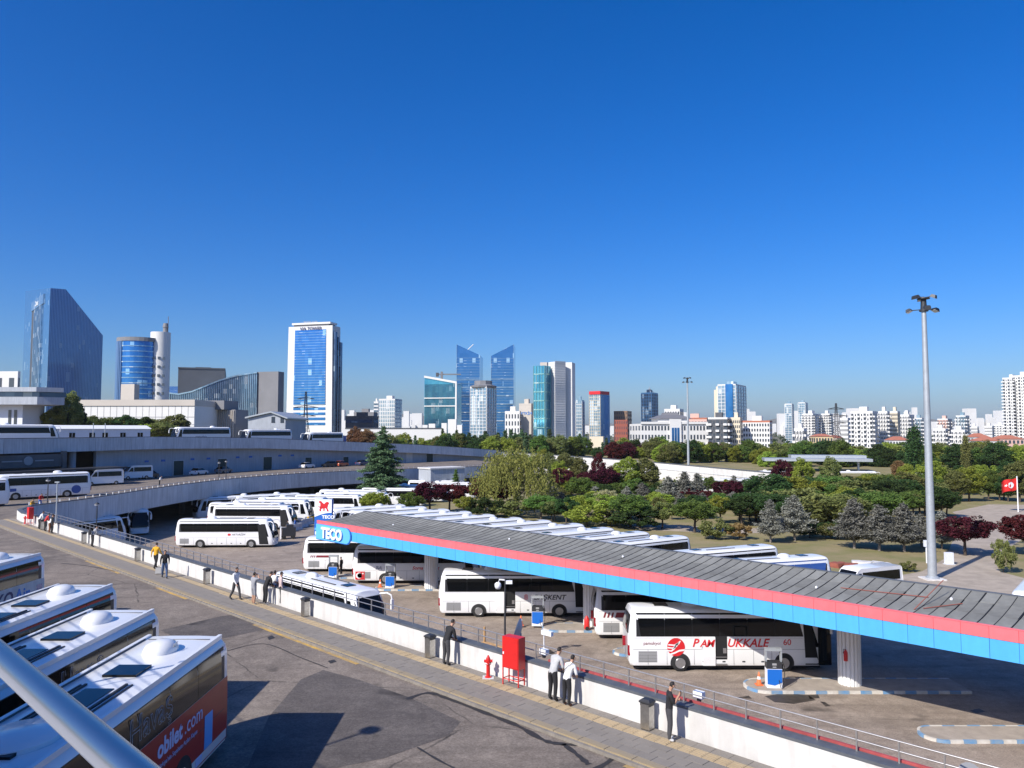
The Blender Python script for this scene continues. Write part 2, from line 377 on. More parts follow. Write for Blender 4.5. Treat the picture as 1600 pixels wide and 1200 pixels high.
# low hills that close the view
hb = MB(); n = 90; rows = [[], [], []]
for i in range(n + 1):
    a = math.radians(-62 + 124 * i / n)
    h = 62 + 34 * math.sin(i * .21 + 1) + 20 * math.sin(i * .53) + 9 * math.sin(i * 1.3) + (28 if 36 < i < 44 else 0)
    for k, (d, z) in enumerate(((3300, -2), (4700, h * .62), (5700, h * 1.1))):
        rows[k].append((math.sin(a) * d, math.cos(a) * d, z))
hb.loft(rows, caps=False, closed=False)
struct('hills', hb.mesh('hills', smooth=60), M['hill'])

def offs(pts, o):                              # offset a polyline to its left
    out = []
    for i, p in enumerate(pts):
        d = (pts[min(i + 1, len(pts) - 1)] - pts[max(i - 1, 0)]); d.z = 0; d.normalize()
        out.append(Vector((p.x - d.y * o, p.y + d.x * o, p.z)))
    return out
def ribbon(pts, o0, o1, z0, z1):               # solid strip along a polyline; z0, z1 numbers or lists
    a, c = offs(pts, o0), offs(pts, o1); N_ = len(pts)
    g = lambda z, i: z[i] if isinstance(z, (list, tuple)) else z
    return MB().loft([[(a[i].x, a[i].y, g(z0, i)), (c[i].x, c[i].y, g(z0, i)), (c[i].x, c[i].y, g(z1, i)), (a[i].x, a[i].y, g(z1, i))] for i in range(N_)])
def resample(pts, step, vals=None):
    out = [pts[0].copy()]; vo = [vals[0]] if vals else None; acc = 0.0
    for i in range(len(pts) - 1):
        L = (pts[i + 1] - pts[i]).length; t = step - acc
        while t <= L:
            out.append(pts[i].lerp(pts[i + 1], t / L))
            if vals: vo.append(vals[i] + (vals[i + 1] - vals[i]) * t / L)
            t += step
        acc = (acc + L) % step
    return (out, vo) if vals else out
def smooth_line(pts, n=4):                     # Catmull-Rom through the points
    out = []
    for i in range(len(pts) - 1):
        p0, p1, p2, p3 = pts[max(i - 1, 0)], pts[i], pts[i + 1], pts[min(i + 2, len(pts) - 1)]
        for k in range(n):
            t = k / n
            out.append(0.5 * ((2 * p1) + (p2 - p0) * t + (2 * p0 - 5 * p1 + 4 * p2 - p3) * t * t + (3 * p1 - p0 - 3 * p2 + p3) * t ** 3))
    return out + [pts[-1]]
NEAR = [UV(34, 21.2), UV(-88, 21.2)]
HAIR = [Vector((-47.2, 77.2, 0)), Vector((-50.4, 80.0, 0)), Vector((-53.0, 83.4, 0)), Vector((-54.1, 87.0, 0)), Vector((-53.6, 90.6, 0)), Vector((-52.8, 94.0, 0))]
FARP = [Vector((-54.1, 87.0, 0)), Vector((-52.8, 94.0, 0)), Vector((-52.4, 102, 0)), Vector((-52.1, 112, 0)), Vector((-51.0, 124, 0)), Vector((-48.6, 136, 0)), Vector((-43.8, 149, 0)), Vector((-36.2, 161, 0)), Vector((-26, 173.5, 0)), Vector((-15, 186, 0)), Vector((-4, 198.5, 0))]
W = [Vector((-118, 62, 0)), Vector((-98, 90, 0)), Vector((-85, 115, 0)), Vector((-77, 138, 0)), Vector((-71.5, 157, 0)), Vector((-60, 182, 0)), Vector((-44.5, 205, 0)), Vector((-28, 225, 0)), Vector((-12, 244, 0)), Vector((0, 259, 0))]
dp = [UV(34, -3), UV(34, 21.2)] + [UV(-88, 21.2)] + HAIR[1:3] + offs(smooth_line(FARP, 4), .25) + [Vector((0, 220, 0)), W[8], W[7], W[6], W[5], W[4], W[3], W[2], W[1], W[0], Vector((-118, 20, 0)), UV(-70, -3)]
struct('terminal_deck', MB().prism([(p[0], p[1]) for p in dp], 3.5, ZD).mesh('terminal_deck'), M['asph_deck'])
db = MB()
for x, y in [(-60, 100), (-60, 118), (-58, 136), (-52, 152), (-43, 166), (-32, 180), (-62, 84), (-72, 108), (-70, 128)]:
    db.lathe([(.55, 0), (.55, 3.5)], 14, (x, y, 0))
struct('deck_piers', db.mesh('deck_piers', smooth=40), M['conc_dark'])

def panels(par, pts, o0, o1, z0, z1, step, gap, mat):
    # one panel object for each piece along the line
    q, zz = resample(pts, step, z1 if isinstance(z1, (list, tuple)) else [z1] * len(pts))
    h = None
    for i in range(len(q) - 1):
        d = (q[i + 1] - q[i]).normalized() * gap / 2
        a, c = q[i] + d, q[i + 1] - d; b0 = z0 if not callable(z0) else None
        za, zc = zz[i], zz[i + 1]
        lo = (za - z0[1], zc - z0[1]) if isinstance(z0, tuple) else (z0, z0)
        O('panel', ribbon([a, c], o0, o1, [lo[0], lo[1]], [za, zc]).mesh('panel'), mat, par)

# near parapet with coping and handrail
pw = thing('parapet_wall', 'long white rendered parapet wall with dark coping between pavement and bus lot', 'wall')
line = [UV(34, 21.1), UV(0, 21.1), UV(-40, 21.1), UV(-86, 21.1)] + HAIR[:4]
O('wall_face', ribbon(line, -.2, .2, 3.3, ZD + .93).mesh('wall_face'), M['white_wall'], pw)
O('coping', ribbon(line, -.23, .21, ZD + .93, ZD + 1.01).mesh('coping'), M['coping'], pw)
hr = thing('handrail', 'two bar steel handrail on posts along the white parapet coping', 'railing')
rl = [UV(34, 21.27), UV(-86, 21.27)]
for h in (1.30, 1.55):
    O('rail_bar', MB().tube([p + Vector((0, 0, ZD + h)) for p in rl], .022, 8).mesh('rail_bar', smooth=50), M['rail'], hr)
pm = MB().bb(-.02, .02, -.02, .02, 0, .55).mesh('post')
for i in range(112):
    O('post', pm, M['rail'], hr, UV(33 - i * 1.06, 21.27, ZD + 1.0), A45)
rs = tag(O('red_strip', ribbon([UV(34, 21.42), UV(-19.5, 21.42)], -.04, .04, ZD + .80, ZD + 1.06).mesh('red_strip'), M['redstrip']), 'faded red metal strip running along the outside of the parapet rail', 'strip')

# far parapet round the opening
fz = [ZD + 1.0] * 6 + [ZD + .95, ZD + .85, ZD + .7, ZD + .5, ZD + .3]
fl = smooth_line([p + Vector((0, 0, 0)) for p in FARP], 4)
fzz = list(np.interp(np.linspace(0, 10, len(fl)), range(11), fz))
fp = thing('deck_parapet', 'pale panelled parapet curving round the opening on the far deck edge', 'wall')
O('core', ribbon(fl, .16, .36, [z - 2.62 for z in fzz], [z - .05 for z in fzz]).mesh('core'), M['conc_dark'], fp)
panels(fp, fl, -.14, .0, ('d', 2.7), fzz, 5.6, .05, M['conc'])
O('coping', ribbon(fl, -.18, .3, [z + .002 for z in fzz], [z + .09 for z in fzz]).mesh('coping'), M['coping'], fp)
fr = thing('handrail', 'low steel rail on white stubs along the curved far parapet', 'railing')
pl_, pz_ = resample(fl, 1.5, fzz)
sm = MB().bb(-.035, .035, -.035, .035, 0, .34).mesh('post')
for p, z in zip(pl_, pz_): O('post', sm, M['white'], fr, (p.x - .1, p.y, z + .08))
O('rail_bar', MB().tube([(p.x - .1, p.y, z + .40) for p, z in zip(pl_, pz_)], .03, 6).mesh('rail_bar'), M['rail'], fr)

# upper viaduct: retaining wall, overhanging band of panels, roadway
wl = smooth_line(W, 4)
wz = list(np.interp(np.linspace(0, 9, len(wl)), range(10), [13.2, 13.2, 13.2, 13.2, 13.2, 12.7, 11.5, 10.35, 8.75, 7.3]))
vd = thing('viaduct', 'curving upper road viaduct with pale panelled parapet over a shade toned blue grey wall', 'viaduct')
k0 = 13
O('retaining_wall', ribbon(wl[k0:], 1.6, 2.2, -.5, [z - 2.0 for z in wz[k0:]]).mesh('retaining_wall'), M['conc_shade'], vd)  # the shade on this wall is part of its blue-grey colour
O('back_wall', ribbon(wl[:k0 + 5], 9, 9.6, -.5, [z - 2.0 for z in wz[:k0 + 5]]).mesh('back_wall'), M['conc_dark'], vd)  # dark colour stands in for the shade inside the open bays
O('under_wall', ribbon(wl[:k0 + 1], 2.4, 2.8, -.5, ZD + 1.0).mesh('under_wall'), M['conc_shade'], vd)
O('roadway', ribbon(wl, .25, 40, [z - 2.3 for z in wz], [z - 1.1 for z in wz]).mesh('roadway'), M['asph_deck'], vd)
O('core', ribbon(wl, .20, .40, [z - 2.35 for z in wz], [z - .06 for z in wz]).mesh('core'), M['conc_dark'], vd)
panels(vd, wl, -.16, .02, ('d', 2.4), wz, 9.0, .06, M['conc'])
O('coping', ribbon(wl, -.2, .3, [z + .002 for z in wz], [z + .1 for z in wz]).mesh('coping'), M['coping'], vd)
for i in range(0, k0 + 1, 3):
    p = offs(wl, 2.0)[i]; O('column', MB().lathe([(.6, ZD), (.6, 11.0)], 12).mesh('column', smooth=40), M['conc_shade'], vd, (p.x, p.y, 0))
lin = offs(wl, 1.56)
def on_wall(px):                               # point and direction on the retaining wall seen in photo column px
    best = None
    for i in range(k0, len(lin) - 1):
        for t in np.linspace(0, 1, 12):
            p = lin[i].lerp(lin[i + 1], t); e = abs(800 + F * p.x / p.y - px)
            if best is None or e < best[0]: best = (e, p.copy(), (lin[i + 1] - lin[i]).normalized())
    return best[1], best[2]
M['door'] = P('dark_green_door', (.02, .045, .04), .6)
for px, w_, h_ in ((282, 2.7, 3.0), (350, 2.6, 3.0), (420, 2.6, 3.0), (483, 2.0, 2.5), (541, 1.8, 2.3), (641, 2.2, 3.0), (672, 2.6, 2.8)):
    p, d = on_wall(px); a = math.atan2(d.y, d.x)
    mb = MB().bb(-w_ / 2, w_ / 2, -.05, .10, 0, h_)
    dd = O('door', mb.mesh('door'), M['door'] if px != 641 else M['conc_lit'], vd, (p.x, p.y, ZD), a)
    O('door_frame', MB().bb(-w_ / 2 - .12, -w_ / 2, -.09, .08, 0, h_ + .1).bb(w_ / 2, w_ / 2 + .12, -.09, .08, 0, h_ + .1).bb(-w_ / 2, w_ / 2, -.09, .08, h_, h_ + .1).mesh('door_frame'), M['conc'], dd)
for px in (233, 258, 304, 327, 373, 393, 440, 459):
    p, d = on_wall(px); O('bay_sign', MB().bb(-.5, .5, -.04, .1, 0, .42).mesh('bay_sign'), M['sblue'], vd, (p.x, p.y, ZD + 3.0), math.atan2(d.y, d.x))
# entrance below the viaduct, with its dark sign board and low canopy
p = gp(62, 770, ZD)
en = thing('station_entrance', 'dark entrance bay with signboard under the viaduct behind the parked coach', 'entrance', (-80, 128, ZD), math.radians(62))
O('sign_board', MB().bb(-6, 5.5, -.1, .1, 3.3, 5.4).mesh('sign_board'), M['conc_dark'], en)
O('emblem', MB().wheel((-.2, -.14, 4.4), .75, .08, 20).mesh('emblem'), M['grille'], en)
O('emblem_bar', MB().bb(-4.4, -1.2, -.16, -.11, 4.3, 4.5).bb(.9, 4.0, -.16, -.11, 4.3, 4.5).mesh('emblem_bar'), M['grille'], en)
for x in (-6.2, 5.8): O('pillar', MB().bb(x - .35, x + .35, -.35, .35, 0, 5.9).mesh('pillar'), M['conc_dark'], en)
O('low_canopy', MB().bb(-9, 14, -5.5, -1.0, 2.75, 3.0).mesh('low_canopy'), M['dkmetal'], en)
O('canopy_post', MB().bb(-8.6, -8.4, -5.3, -5.1, 0, 2.75).bb(13.4, 13.6, -5.3, -5.1, 0, 2.75).mesh('canopy_post'), M['dkmetal'], en)

# sunlit ramp wall beyond the park
RW = [(760, 705, 252), (800, 707, 256), (858, 711, 258), (930, 716, 248), (1010, 722, 234), (1100, 730, 216), (1190, 738, 196), (1215, 741, 190)]
rp = [at(a, b, c) for a, b, c in RW]
rw = thing('ramp_wall', 'sunlit white retaining wall of the ramp running behind the park trees', 'wall')
O('wall_face', ribbon([Vector((p.x, p.y, 0)) for p in rp], 0, .5, -.5, [p.z for p in rp]).mesh('wall_face'), M['conc_lit'], rw)
O('coping', ribbon([Vector((p.x, p.y, 0)) for p in rp], -.1, .6, [p.z + .002 for p in rp], [p.z + .22 for p in rp]).mesh('coping'), M['coping'], rw)
struct('ramp_bank', ribbon([Vector((p.x, p.y, 0)) for p in rp], .6, 70, -.4, [p.z - .9 for p in rp]).mesh('ramp_bank'), M['grass'])
O('wall_lip', ribbon([Vector((p.x, p.y, 0)) for p in rp], -.12, -.003, [p.z - 1.75 for p in rp], [p.z - 1.6 for p in rp]).mesh('wall_lip'), M['conc'], rw)
# low white plant room under the viaduct end
pr = gp(722, 752, 0); prt = thing('plant_room', 'pale flat roofed service block beneath the end of the viaduct', 'building', (pr.x, 172, 0), math.radians(38))
O('wall', MB().bb(-4.5, 4.5, 0, 5, 0, 6.0).mesh('wall'), M['conc_shade'], prt)
O('roof', MB().bb(-4.7, 4.7, -.2, 5.2, 6.0, 6.3).mesh('roof'), M['conc_lit'], prt)

# pavement on the deck: pavers, yellow guiding tiles, kerb
pv = O('pavement', ribbon([UV(34, 19.55), UV(-90, 19.55)], -1.2, 1.34, ZD + .004, ZD + .10).mesh('pavement'), M['kerb'], kind='structure')
def tile(w, d, name, ridges=False):
    b = MB().bb(-w / 2, w / 2, -d / 2, d / 2, 0, .026)
    if ridges:
        for k in range(3): b.bb(-w / 2 + .04, w / 2 - .04, -d / 2 + .06 + k * .11, -d / 2 + .11 + k * .11, .026, .034)
    return b
def tile_rows(name, rows, w, d, n_obj, mat, ridges=False):
    me = tile(w - .012, d - .012, name, ridges).mesh(name); rest = MB(); cnt = 0
    nu = int(100 / w)
    for i in range(nu):
        for j, v in enumerate(rows):
            u = 4 - i * w - (w / 2 if j % 2 else 0)
            jz = RNG.uniform(-.004, .004)
            if cnt < n_obj: O(name, me, mat, pv, UV(u, v, ZD + .098 + jz), A45); cnt += 1
            else:
                c = UV(u, v, 0); e = UV((w - .012) / 2, 0) - UV(0, 0); f_ = UV(0, (d - .012) / 2) - UV(0, 0); z = Vector((0, 0, ZD + .122 + jz))
                rest.quad(c - e - f_ + z, c + e - f_ + z, c + e + f_ + z, c - e + f_ + z)
    O(name + '_run', rest.mesh(name + '_run', fix=False), mat, pv, kind='stuff')
tile_rows('paver', [18.85, 19.25, 19.65, 20.55], .60, .40, 290, M['paver'])
tile_rows('guiding_tile', [20.1], .40, .44, 120, M['tactile'], True)
km = MB().bb(-.49, .49, -.14, .14, 0, .045).mesh('kerb_stone')
for i in range(100):
    O('kerb_stone', km, M['kerbyel'], pv, UV(8 - i, 18.47, ZD + .098), A45)
for ua, ub in ((-27, -36), (-2, -13.6), (-44, -48.5), (-55, -62)):
    struct('road_marking', ribbon([UV(ua, 18.12), UV(ub, 18.12)], -.08, .08, ZD + .004, ZD + .009).mesh('line'), M['lineyel'])
# repair patches and tar lines on the deck
def patch(pix, mat, z=.006, name='asphalt_patch'): struct(name, sheet([gp(a, b, ZD) for a, b in pix], ZD + z).mesh(name), mat)
patch([(250, 985), (345, 963), (420, 955), (470, 972), (385, 990), (300, 1008)], M['patch'])
patch([(470, 1062), (505, 1047), (560, 1062), (640, 1090), (720, 1128), (700, 1150), (600, 1185), (500, 1205), (380, 1215), (420, 1120)], M['patch'])
def tarline(pix, w):
    pts = smooth_line([gp(a, b, ZD) for a, b in pix], 5); ws = [w * RNG.uniform(.5, 1.2) for _ in pts]
    b = MB(); A, C = [], []
    for i, p in enumerate(pts):
        d = (pts[min(i + 1, len(pts) - 1)] - pts[max(i - 1, 0)]).normalized(); n_ = Vector((-d.y, d.x, 0)) * ws[i] / 2
        A.append((p.x + n_.x, p.y + n_.y, ZD + .011)); C.append((p.x - n_.x, p.y - n_.y, ZD + .011))
    b.loft([A, C], caps=False, closed=False); struct('tar_line', b.mesh('tar_line'), M['tar'])
tarline([(635, 1093), (668, 1083), (700, 1092), (760, 1115), (810, 1135), (850, 1157), (880, 1163), (925, 1166), (958, 1182), (930, 1203)], .22)
tarline([(352, 1018), (412, 1006), (470, 1028), (512, 1044)], .07)
tarline([(652, 1168), (685, 1188), (720, 1205), (760, 1218)], .10)
tarline([(880, 1163), (900, 1178), (920, 1195)], .2)
tarline([(95, 880), (140, 885), (180, 893)], .10)
tarline([(230, 880), (180, 868), (120, 862), (60, 858)], .08)
patch([(418, 996), (425, 993), (430, 997), (420, 1000)], M['tar'], .012)
patch([(812 - 300, 1033), (822 - 300, 1031), (826 - 300, 1034), (816 - 300, 1037)], M['tar'], .012)
def stain(pix, name='oil_stain'): struct(name, sheet([gp(a, b, 0) for a, b in pix], .004).mesh(name), M['oil'])
stain([(1195, 1088), (1225, 1083), (1262, 1086), (1275, 1094), (1240, 1100), (1210, 1097)])
stain([(1262, 1086), (1278, 1085), (1281, 1091), (1266, 1092)]); stain([(1281, 1096), (1289, 1097), (1298, 1103), (1290, 1104)])
stain([(840, 1018), (860, 1015), (868, 1021), (850, 1024)]); stain([(1150, 1090), (1170, 1087), (1175, 1092)])
stain([(1515, 1110), (1530, 1107), (1540, 1112), (1525, 1115)])

# terrace of the terminal the picture was taken from
tr = thing('terminal_terrace', 'concrete terrace of the terminal with its wall down to the deck', 'terrace', UV(0, -3, ZD), A45)
O('slab', MB().bb(-75, 34, -6, 3.42, 7.55, 8.0).mesh('slab'), M['conc'], tr)
O('terminal_wall', MB().bb(-75, 34, -6, 2.6, -.2, 7.55).mesh('terminal_wall'), M['conc'], tr)
gr = thing('terrace_railing', 'polished steel tube railing of the terrace crossing the bottom left corner', 'railing', UV(0, .34, ZD + 8.0), A45)
O('handrail', MB().tube([(-40, 0, 1.10), (12, 0, 1.10)], .0215, 24).mesh('handrail', smooth=60), M['steel'], gr)
for h in (.28, .52, .76): O('rail_bar', MB().tube([(-40, 0, h), (12, 0, h)], .012, 8).mesh('rail_bar', smooth=60), M['steel'], gr)
pm2 = MB().tube([(0, 0, 0), (0, 0, 1.085)], .02, 10).mesh('post', smooth=60)
for k in range(26): O('post', pm2, M['steel'], gr, (-38.2 + k * 2.0, 0, 0))
lp = thing('terrace_lamp', 'slim lamp post on the terrace whose shadow falls on the deck', 'lamp', UV(-20.6, .1, ZD + 8.0), A45)
O('pole', MB().tube([(0, 0, 0), (0, 0, 3.1)], .05, 8).mesh('pole'), M['dkmetal'], lp)
O('lamp_head', MB().lathe([(.05, 3.1), (.32, 3.2), (.30, 3.32), (.02, 3.4)], 14).mesh('lamp_head'), M['dkmetal'], lp)

# ------------------------------------------------------------------ fuel station canopy
CU0, CU1, CV = -66.8, 3.0, 40.0
cn = thing('fuel_canopy', 'long winged fuel station canopy with grey sheet roof and red and blue fascia', 'canopy', UV(-36, 45.4, 0), A45)
def cl(u, v, z): return (u + 36, v - 45.4, z)
prof = [(CV + .10 + (45.4 - CV - .10) * t, 5.70 + .62 * t ** 1.7) for t in np.linspace(0, 1, 10)]
def wing_z(v): return float(np.interp(v, [p[0] for p in prof], [p[1] for p in prof]))
und = MB(); und.loft([[cl(CU0, v, z - .12) for v, z in prof], [cl(CU1, v, z - .12) for v, z in prof]], caps=False, closed=False)
O('roof_deck', und.mesh('roof_deck', fix=False), M['seam'], cn)
rprof = [(v, 6.32 - 1.25 * (45.4 - v) / 5.3) for v, z in prof]
bk = MB(); bk.loft([[cl(CU0, 90.8 - v, z) for v, z in rprof], [cl(CU1, 90.8 - v, z) for v, z in rprof]], caps=False, closed=False)
O('rear_wing', bk.mesh('rear_wing'), M['roofpan'], cn)
O('soffit', MB().bb(CU0 + 36.05, CU1 + 36, CV - 45.4 + .12, 50.7 - 45.4, 4.46, 4.52).mesh('soffit'), M['conc'], cn)
O('rear_fascia', MB().bb(CU0 + 36, CU1 + 36, 5.3, 5.42, 4.4, 5.04).mesh('rear_fascia'), M['fblue'], cn)
O('end_panel', MB().add([cl(CU0, v, z - .06) for v, z in prof] + [cl(CU0, 90.8 - v, z - .06) for v, z in rprof[::-1]] + [cl(CU0, 50.7, 4.4), cl(CU0, 40.1, 4.4)], [tuple(range(22))]).mesh('end_panel'), M['fblue'], cn)
pitch = .68; rb = [0, .40, .72, 1.0]
for r in range(3):
    v0, v1 = [prof[0][0] + (prof[-1][0] - prof[0][0]) * q for q in (rb[r], rb[r + 1])]
    vv = np.linspace(v0 + .012, v1 - .012, 4)
    rm = MB().loft([[(-.322, v - 45.4, wing_z(v) - .02), (.322, v - 45.4, wing_z(v) - .02), (.322, v - 45.4, wing_z(v) + .012), (-.322, v - 45.4, wing_z(v) + .012)] for v in vv]).mesh('roof_sheet', smooth=30)
    for i in range(int((CU1 - CU0) / pitch)):
        O('roof_sheet', rm, M['roofpan'], cn, (CU0 + 36 + (i + .5) * pitch, 0, RNG.uniform(-.006, .006)), rot=(RNG.uniform(-.0012, .0012), RNG.uniform(-.006, .006), 0))
rbm = MB().loft([[(-.018, v - 45.4, z - .05), (.018, v - 45.4, z - .05), (.018, v - 45.4, z + .030), (-.018, v - 45.4, z + .030)] for v, z in prof]).mesh('seam_rib')
for i in range(1, int((CU1 - CU0) / pitch)): O('seam_rib', rbm, M['seam'], cn, (CU0 + 36 + i * pitch, 0, 0))
O('ridge_cap', MB().bb(CU0 + 36, CU1 + 36, -.12, .12, 6.30, 6.36).mesh('ridge_cap'), M['coping'], cn)
fw = 1.142; bm_ = MB().bb(-fw / 2 + .008, fw / 2 - .008, -.03, .03, 4.40, 5.27).mesh('blue_panel'); rm_ = MB().bb(-fw / 2 + .006, fw / 2 - .006, -.045, .02, 5.29, 5.82).mesh('red_panel')
for i in range(int((CU1 - CU0) / fw)):
    u = CU0 + 36 + (i + .5) * fw
    O('blue_panel', bm_, M['fblue'], cn, (u, CV - 45.4 + RNG.uniform(-.006, .006), 0)); O('red_panel', rm_, M['fred'], cn, (u, CV - 45.4 + RNG.uniform(-.004, .004), 0))
O('fascia_frame', MB().bb(CU0 + 36, CU1 + 36, CV - 45.4 + .035, CV - 45.4 + .10, 4.42, 5.80).mesh('fascia_frame'), M['line'], cn)
O('gutter_edge', MB().bb(CU0 + 36, CU1 + 36, CV - 45.4 - .06, CV - 45.4 + .12, 5.825, 5.86).mesh('gutter_edge'), M['fred'], cn)
def flute(n=18, R=.63):
    pts = []
    for k in range(n):
        for fr_, rr in ((0, R), (.62, R), (.68, R - .085), (.94, R - .085)):
            a = 2 * math.pi * (k + fr_) / n; pts.append((rr * math.cos(a), rr * math.sin(a)))
    return pts
cm = MB().prism(flute(), 0.1, 4.46).mesh('column')
for u in (-18.1, -37.0, -55.9, .8): O('column', cm, M['white'], cn, cl(u, 45.4, 0))
fe = thing('fire_extinguisher', 'red fire extinguisher hung on the fluted white canopy column', 'extinguisher', UV(-18.1, 45.4, 1.9) + Vector((-.42, -.52, 0)))
O('cylinder', MB().lathe([(.0, -.35), (.11, -.33), (.11, .15), (.05, .25), (.03, .3)], 10).mesh('cylinder', smooth=50), M['red'], fe)
O('hose', MB().tube([(0, -.02, .3), (-.12, -.04, .33), (-.16, -.05, .1)], .02, 6).mesh('hose'), M['txt_blk'], fe)
for u_, v_ in ((-18.6, 42.4), (-32.2, 42.9), (-43.5, 43.2), (-12.2, 43.6), (-58, 42.6)):
    O('roof_lamp', cached('rlamp', lambda: MB().lathe([(.06, 0), (.075, .05), (.045, .11), (.01, .13)], 10).mesh('roof_lamp', smooth=40)), M['swhite'], cn, cl(u_, v_, wing_z(v_) + .02))
for (ua, va, za), (ub, vb, zb_) in (((-12.9, 41.6, .05), (-11.6, 43.2, .06)), ((-13.2, 41.2, .04), (-12.6, 43.8, .9)), ((-17.5, 43.0, .05), (-13.2, 43.4, .07))):
    O('loose_pipe', MB().tube([cl(ua, va, wing_z(va) + za), cl(ub, vb, wing_z(vb) + zb_)], .022, 6).mesh('loose_pipe'), M['rust'], cn)
# sign plate on the left end of the fascia
def stadium(w, h, n=10):
    r = h / 2; return [(w / 2 - r + r * math.cos(a), r * math.sin(a)) for a in np.linspace(-math.pi / 2, math.pi / 2, n)] + [(-w / 2 + .05, h / 2), (-w / 2 + .05, -h / 2)]
def plate(name, poly, mat, par, y0, y1, x, z):
    b = MB().prism([(q[0], q[1]) for q in poly], y0, y1); b.v = [(vx + x, -vz, vy + z) for vx, vy, vz in b.v]
    return O(name, b.mesh(name), mat, par)
sg = thing('canopy_sign', 'rounded light blue sign with big white capitals on the canopy corner', 'sign', UV(CU0, CV, 4.3), A45)
plate('backing', stadium(6.1, 1.52), M['sblue'], sg, .06, .12, 3.05, .50)
plate('face', stadium(5.95, 1.42), M['slight'], sg, .122, .15, 2.98, .52)
O('lettering', text_mesh('TECO', 1.36, .05, bold=.05, sx=1.0), M['swhite'], sg, (1.15, -.22, .05), rot=(math.pi / 2, 0, 0))
O('lettering_shadow', text_mesh('TECO', 1.36, .02, bold=.06, sx=1.0), M['sblue'], sg, (1.22, -.175, .0), rot=(math.pi / 2, 0, 0))
# price totem
tp = gp(506, 905, 0); tt = thing('price_totem', 'tall blue and white totem sign with a red winged beast emblem', 'sign', (xat(506, 84.5, 5), 84.5, 0), math.radians(-8)); tt.scale = (1.03, 1, .92)
O('pylon', MB().bb(-.95, .95, -.22, .22, 0, 7.72).mesh('pylon'), M['sblue'], tt)
def curve_panel(n=10):
    b = MB(); top = 7.70; lo = [(-.94 + 1.88 * k / n, 5.62 + .52 * math.sin(k / n * math.pi / 2)) for k in range(n + 1)]
    poly = lo + [(.94, top), (-.94, top)]
    b.prism(poly, .225, .25); b.v = [(x, -z, y) for x, y, z in b.v]; return b.mesh('white_panel')
O('white_panel', curve_panel(), M['swhite'], tt)
beast = [(-.55, .62), (-.30, .66), (-.05, .38), (.08, .30), (.15, .42), (.30, .55), (.48, .56), (.60, .44), (.56, .30), (.50, .24), (.46, .02), (.42, -.14), (.52, -.38), (.58, -.55), (.40, -.55), (.34, -.34), (.22, -.16), (.12, -.20), (.10, -.50), (-.02, -.50), (-.02, -.22), (-.18, -.22), (-.30, -.36), (-.26, -.55), (-.42, -.55), (-.46, -.34), (-.36, -.10), (-.42, .0), (-.62, .02), (-.60, -.04), (-.44, -.06), (-.34, .10), (-.40, .24), (-.30, .30), (-.48, .44)]
plate('emblem', beast, M['txt_red'], tt, .252, .275, .05, 6.85)
O('lettering', text_mesh('TECO', .52, .012, bold=.02), M['swhite'], tt, (-.12, -.24, 5.46), rot=(math.pi / 2, 0, 0))
for k in range(2): O('price_label', MB().bb(-.86 + k * .9, -.12 + k * .9, -.25, -.222, 3.55, 3.95).mesh('price_label'), M['swhite'], tt)
O('lower_band', MB().bb(-.90, .90, -.245, -.222, 4.1, 4.35).mesh('lower_band'), M['slight'], tt)

# pump islands with painted kerb stones
def island(label, x0, x1, y0, y1, z=.15):
    t = thing('pump_island', label, 'kerb island', ((x0 + x1) / 2, (y0 + y1) / 2, 0), group='pump islands')
    cx, cy, r = (x0 + x1) / 2, (y0 + y1) / 2, (y1 - y0) / 2
    core = [(x1 - cx, r - .12), (x1 - cx, -r + .12)] + [(x0 - cx + r + (r - .12) * math.cos(a), (r - .12) * math.sin(a)) for a in np.linspace(-math.pi / 2, -math.pi * 1.5, 10)]
    O('concrete_top', MB().prism(core, 0, z - .01).mesh('concrete_top'), M['isl'], t)
    # perimeter: front straight, round end, back straight
    path = [(x1 - cx - k * .01, -r) for k in (0,)]; segs = []
    L = x1 - x0 - r; n_ = max(2, round(L / .62))
    for k in range(n_): segs.append([(x1 - cx - L * q / n_, -r) for q in (k, k + 1)])
    arc = np.linspace(-math.pi / 2, -math.pi * 1.5, 6)
    for k in range(5): segs.append([(x0 - cx + r + r * math.cos(a), r * math.sin(a)) for a in np.linspace(arc[k], arc[k + 1], 4)])
    for k in range(n_): segs.append([(x0 - cx + r + L * q / n_, r) for q in (k, k + 1)])
    for i, sg_ in enumerate(segs):
        pts = [Vector((a, b, 0)) for a, b in sg_]; d0 = (pts[-1] - pts[0]).normalized() * .006; pts[0] = pts[0] + d0; pts[-1] = pts[-1] - d0
        O('kerb_stone', ribbon(pts, -.12, 0, 0, z + RNG.uniform(-.008, .008)).mesh('kerb_stone'), M['kblue'] if i % 2 else M['kwhite'], t)
    return t
island('long kerbed pump island with the fluted column on it beside the coach with red lettering', 13.2, 25.5, 43.55, 45.9)
island('kerbed pump island with the orange cone in front of the coach with black lettering', 2.2, 12.5, 56.5, 58.8)
island('kerbed pump island in front of the coach with a flag square', -12.6, -1.5, 70.9, 72.8)
island('empty kerbed island with faded paint between the canopy and the parapet', 19.5, 31, 36.8, 38.7)
island('kerbed pump island in front of the coach behind the price totem', -19.0, -13, 76.6, 78.3)
island('short kerbed island end with a cone behind the coach with red lettering', 6.6, 13, 50.6, 52.2)
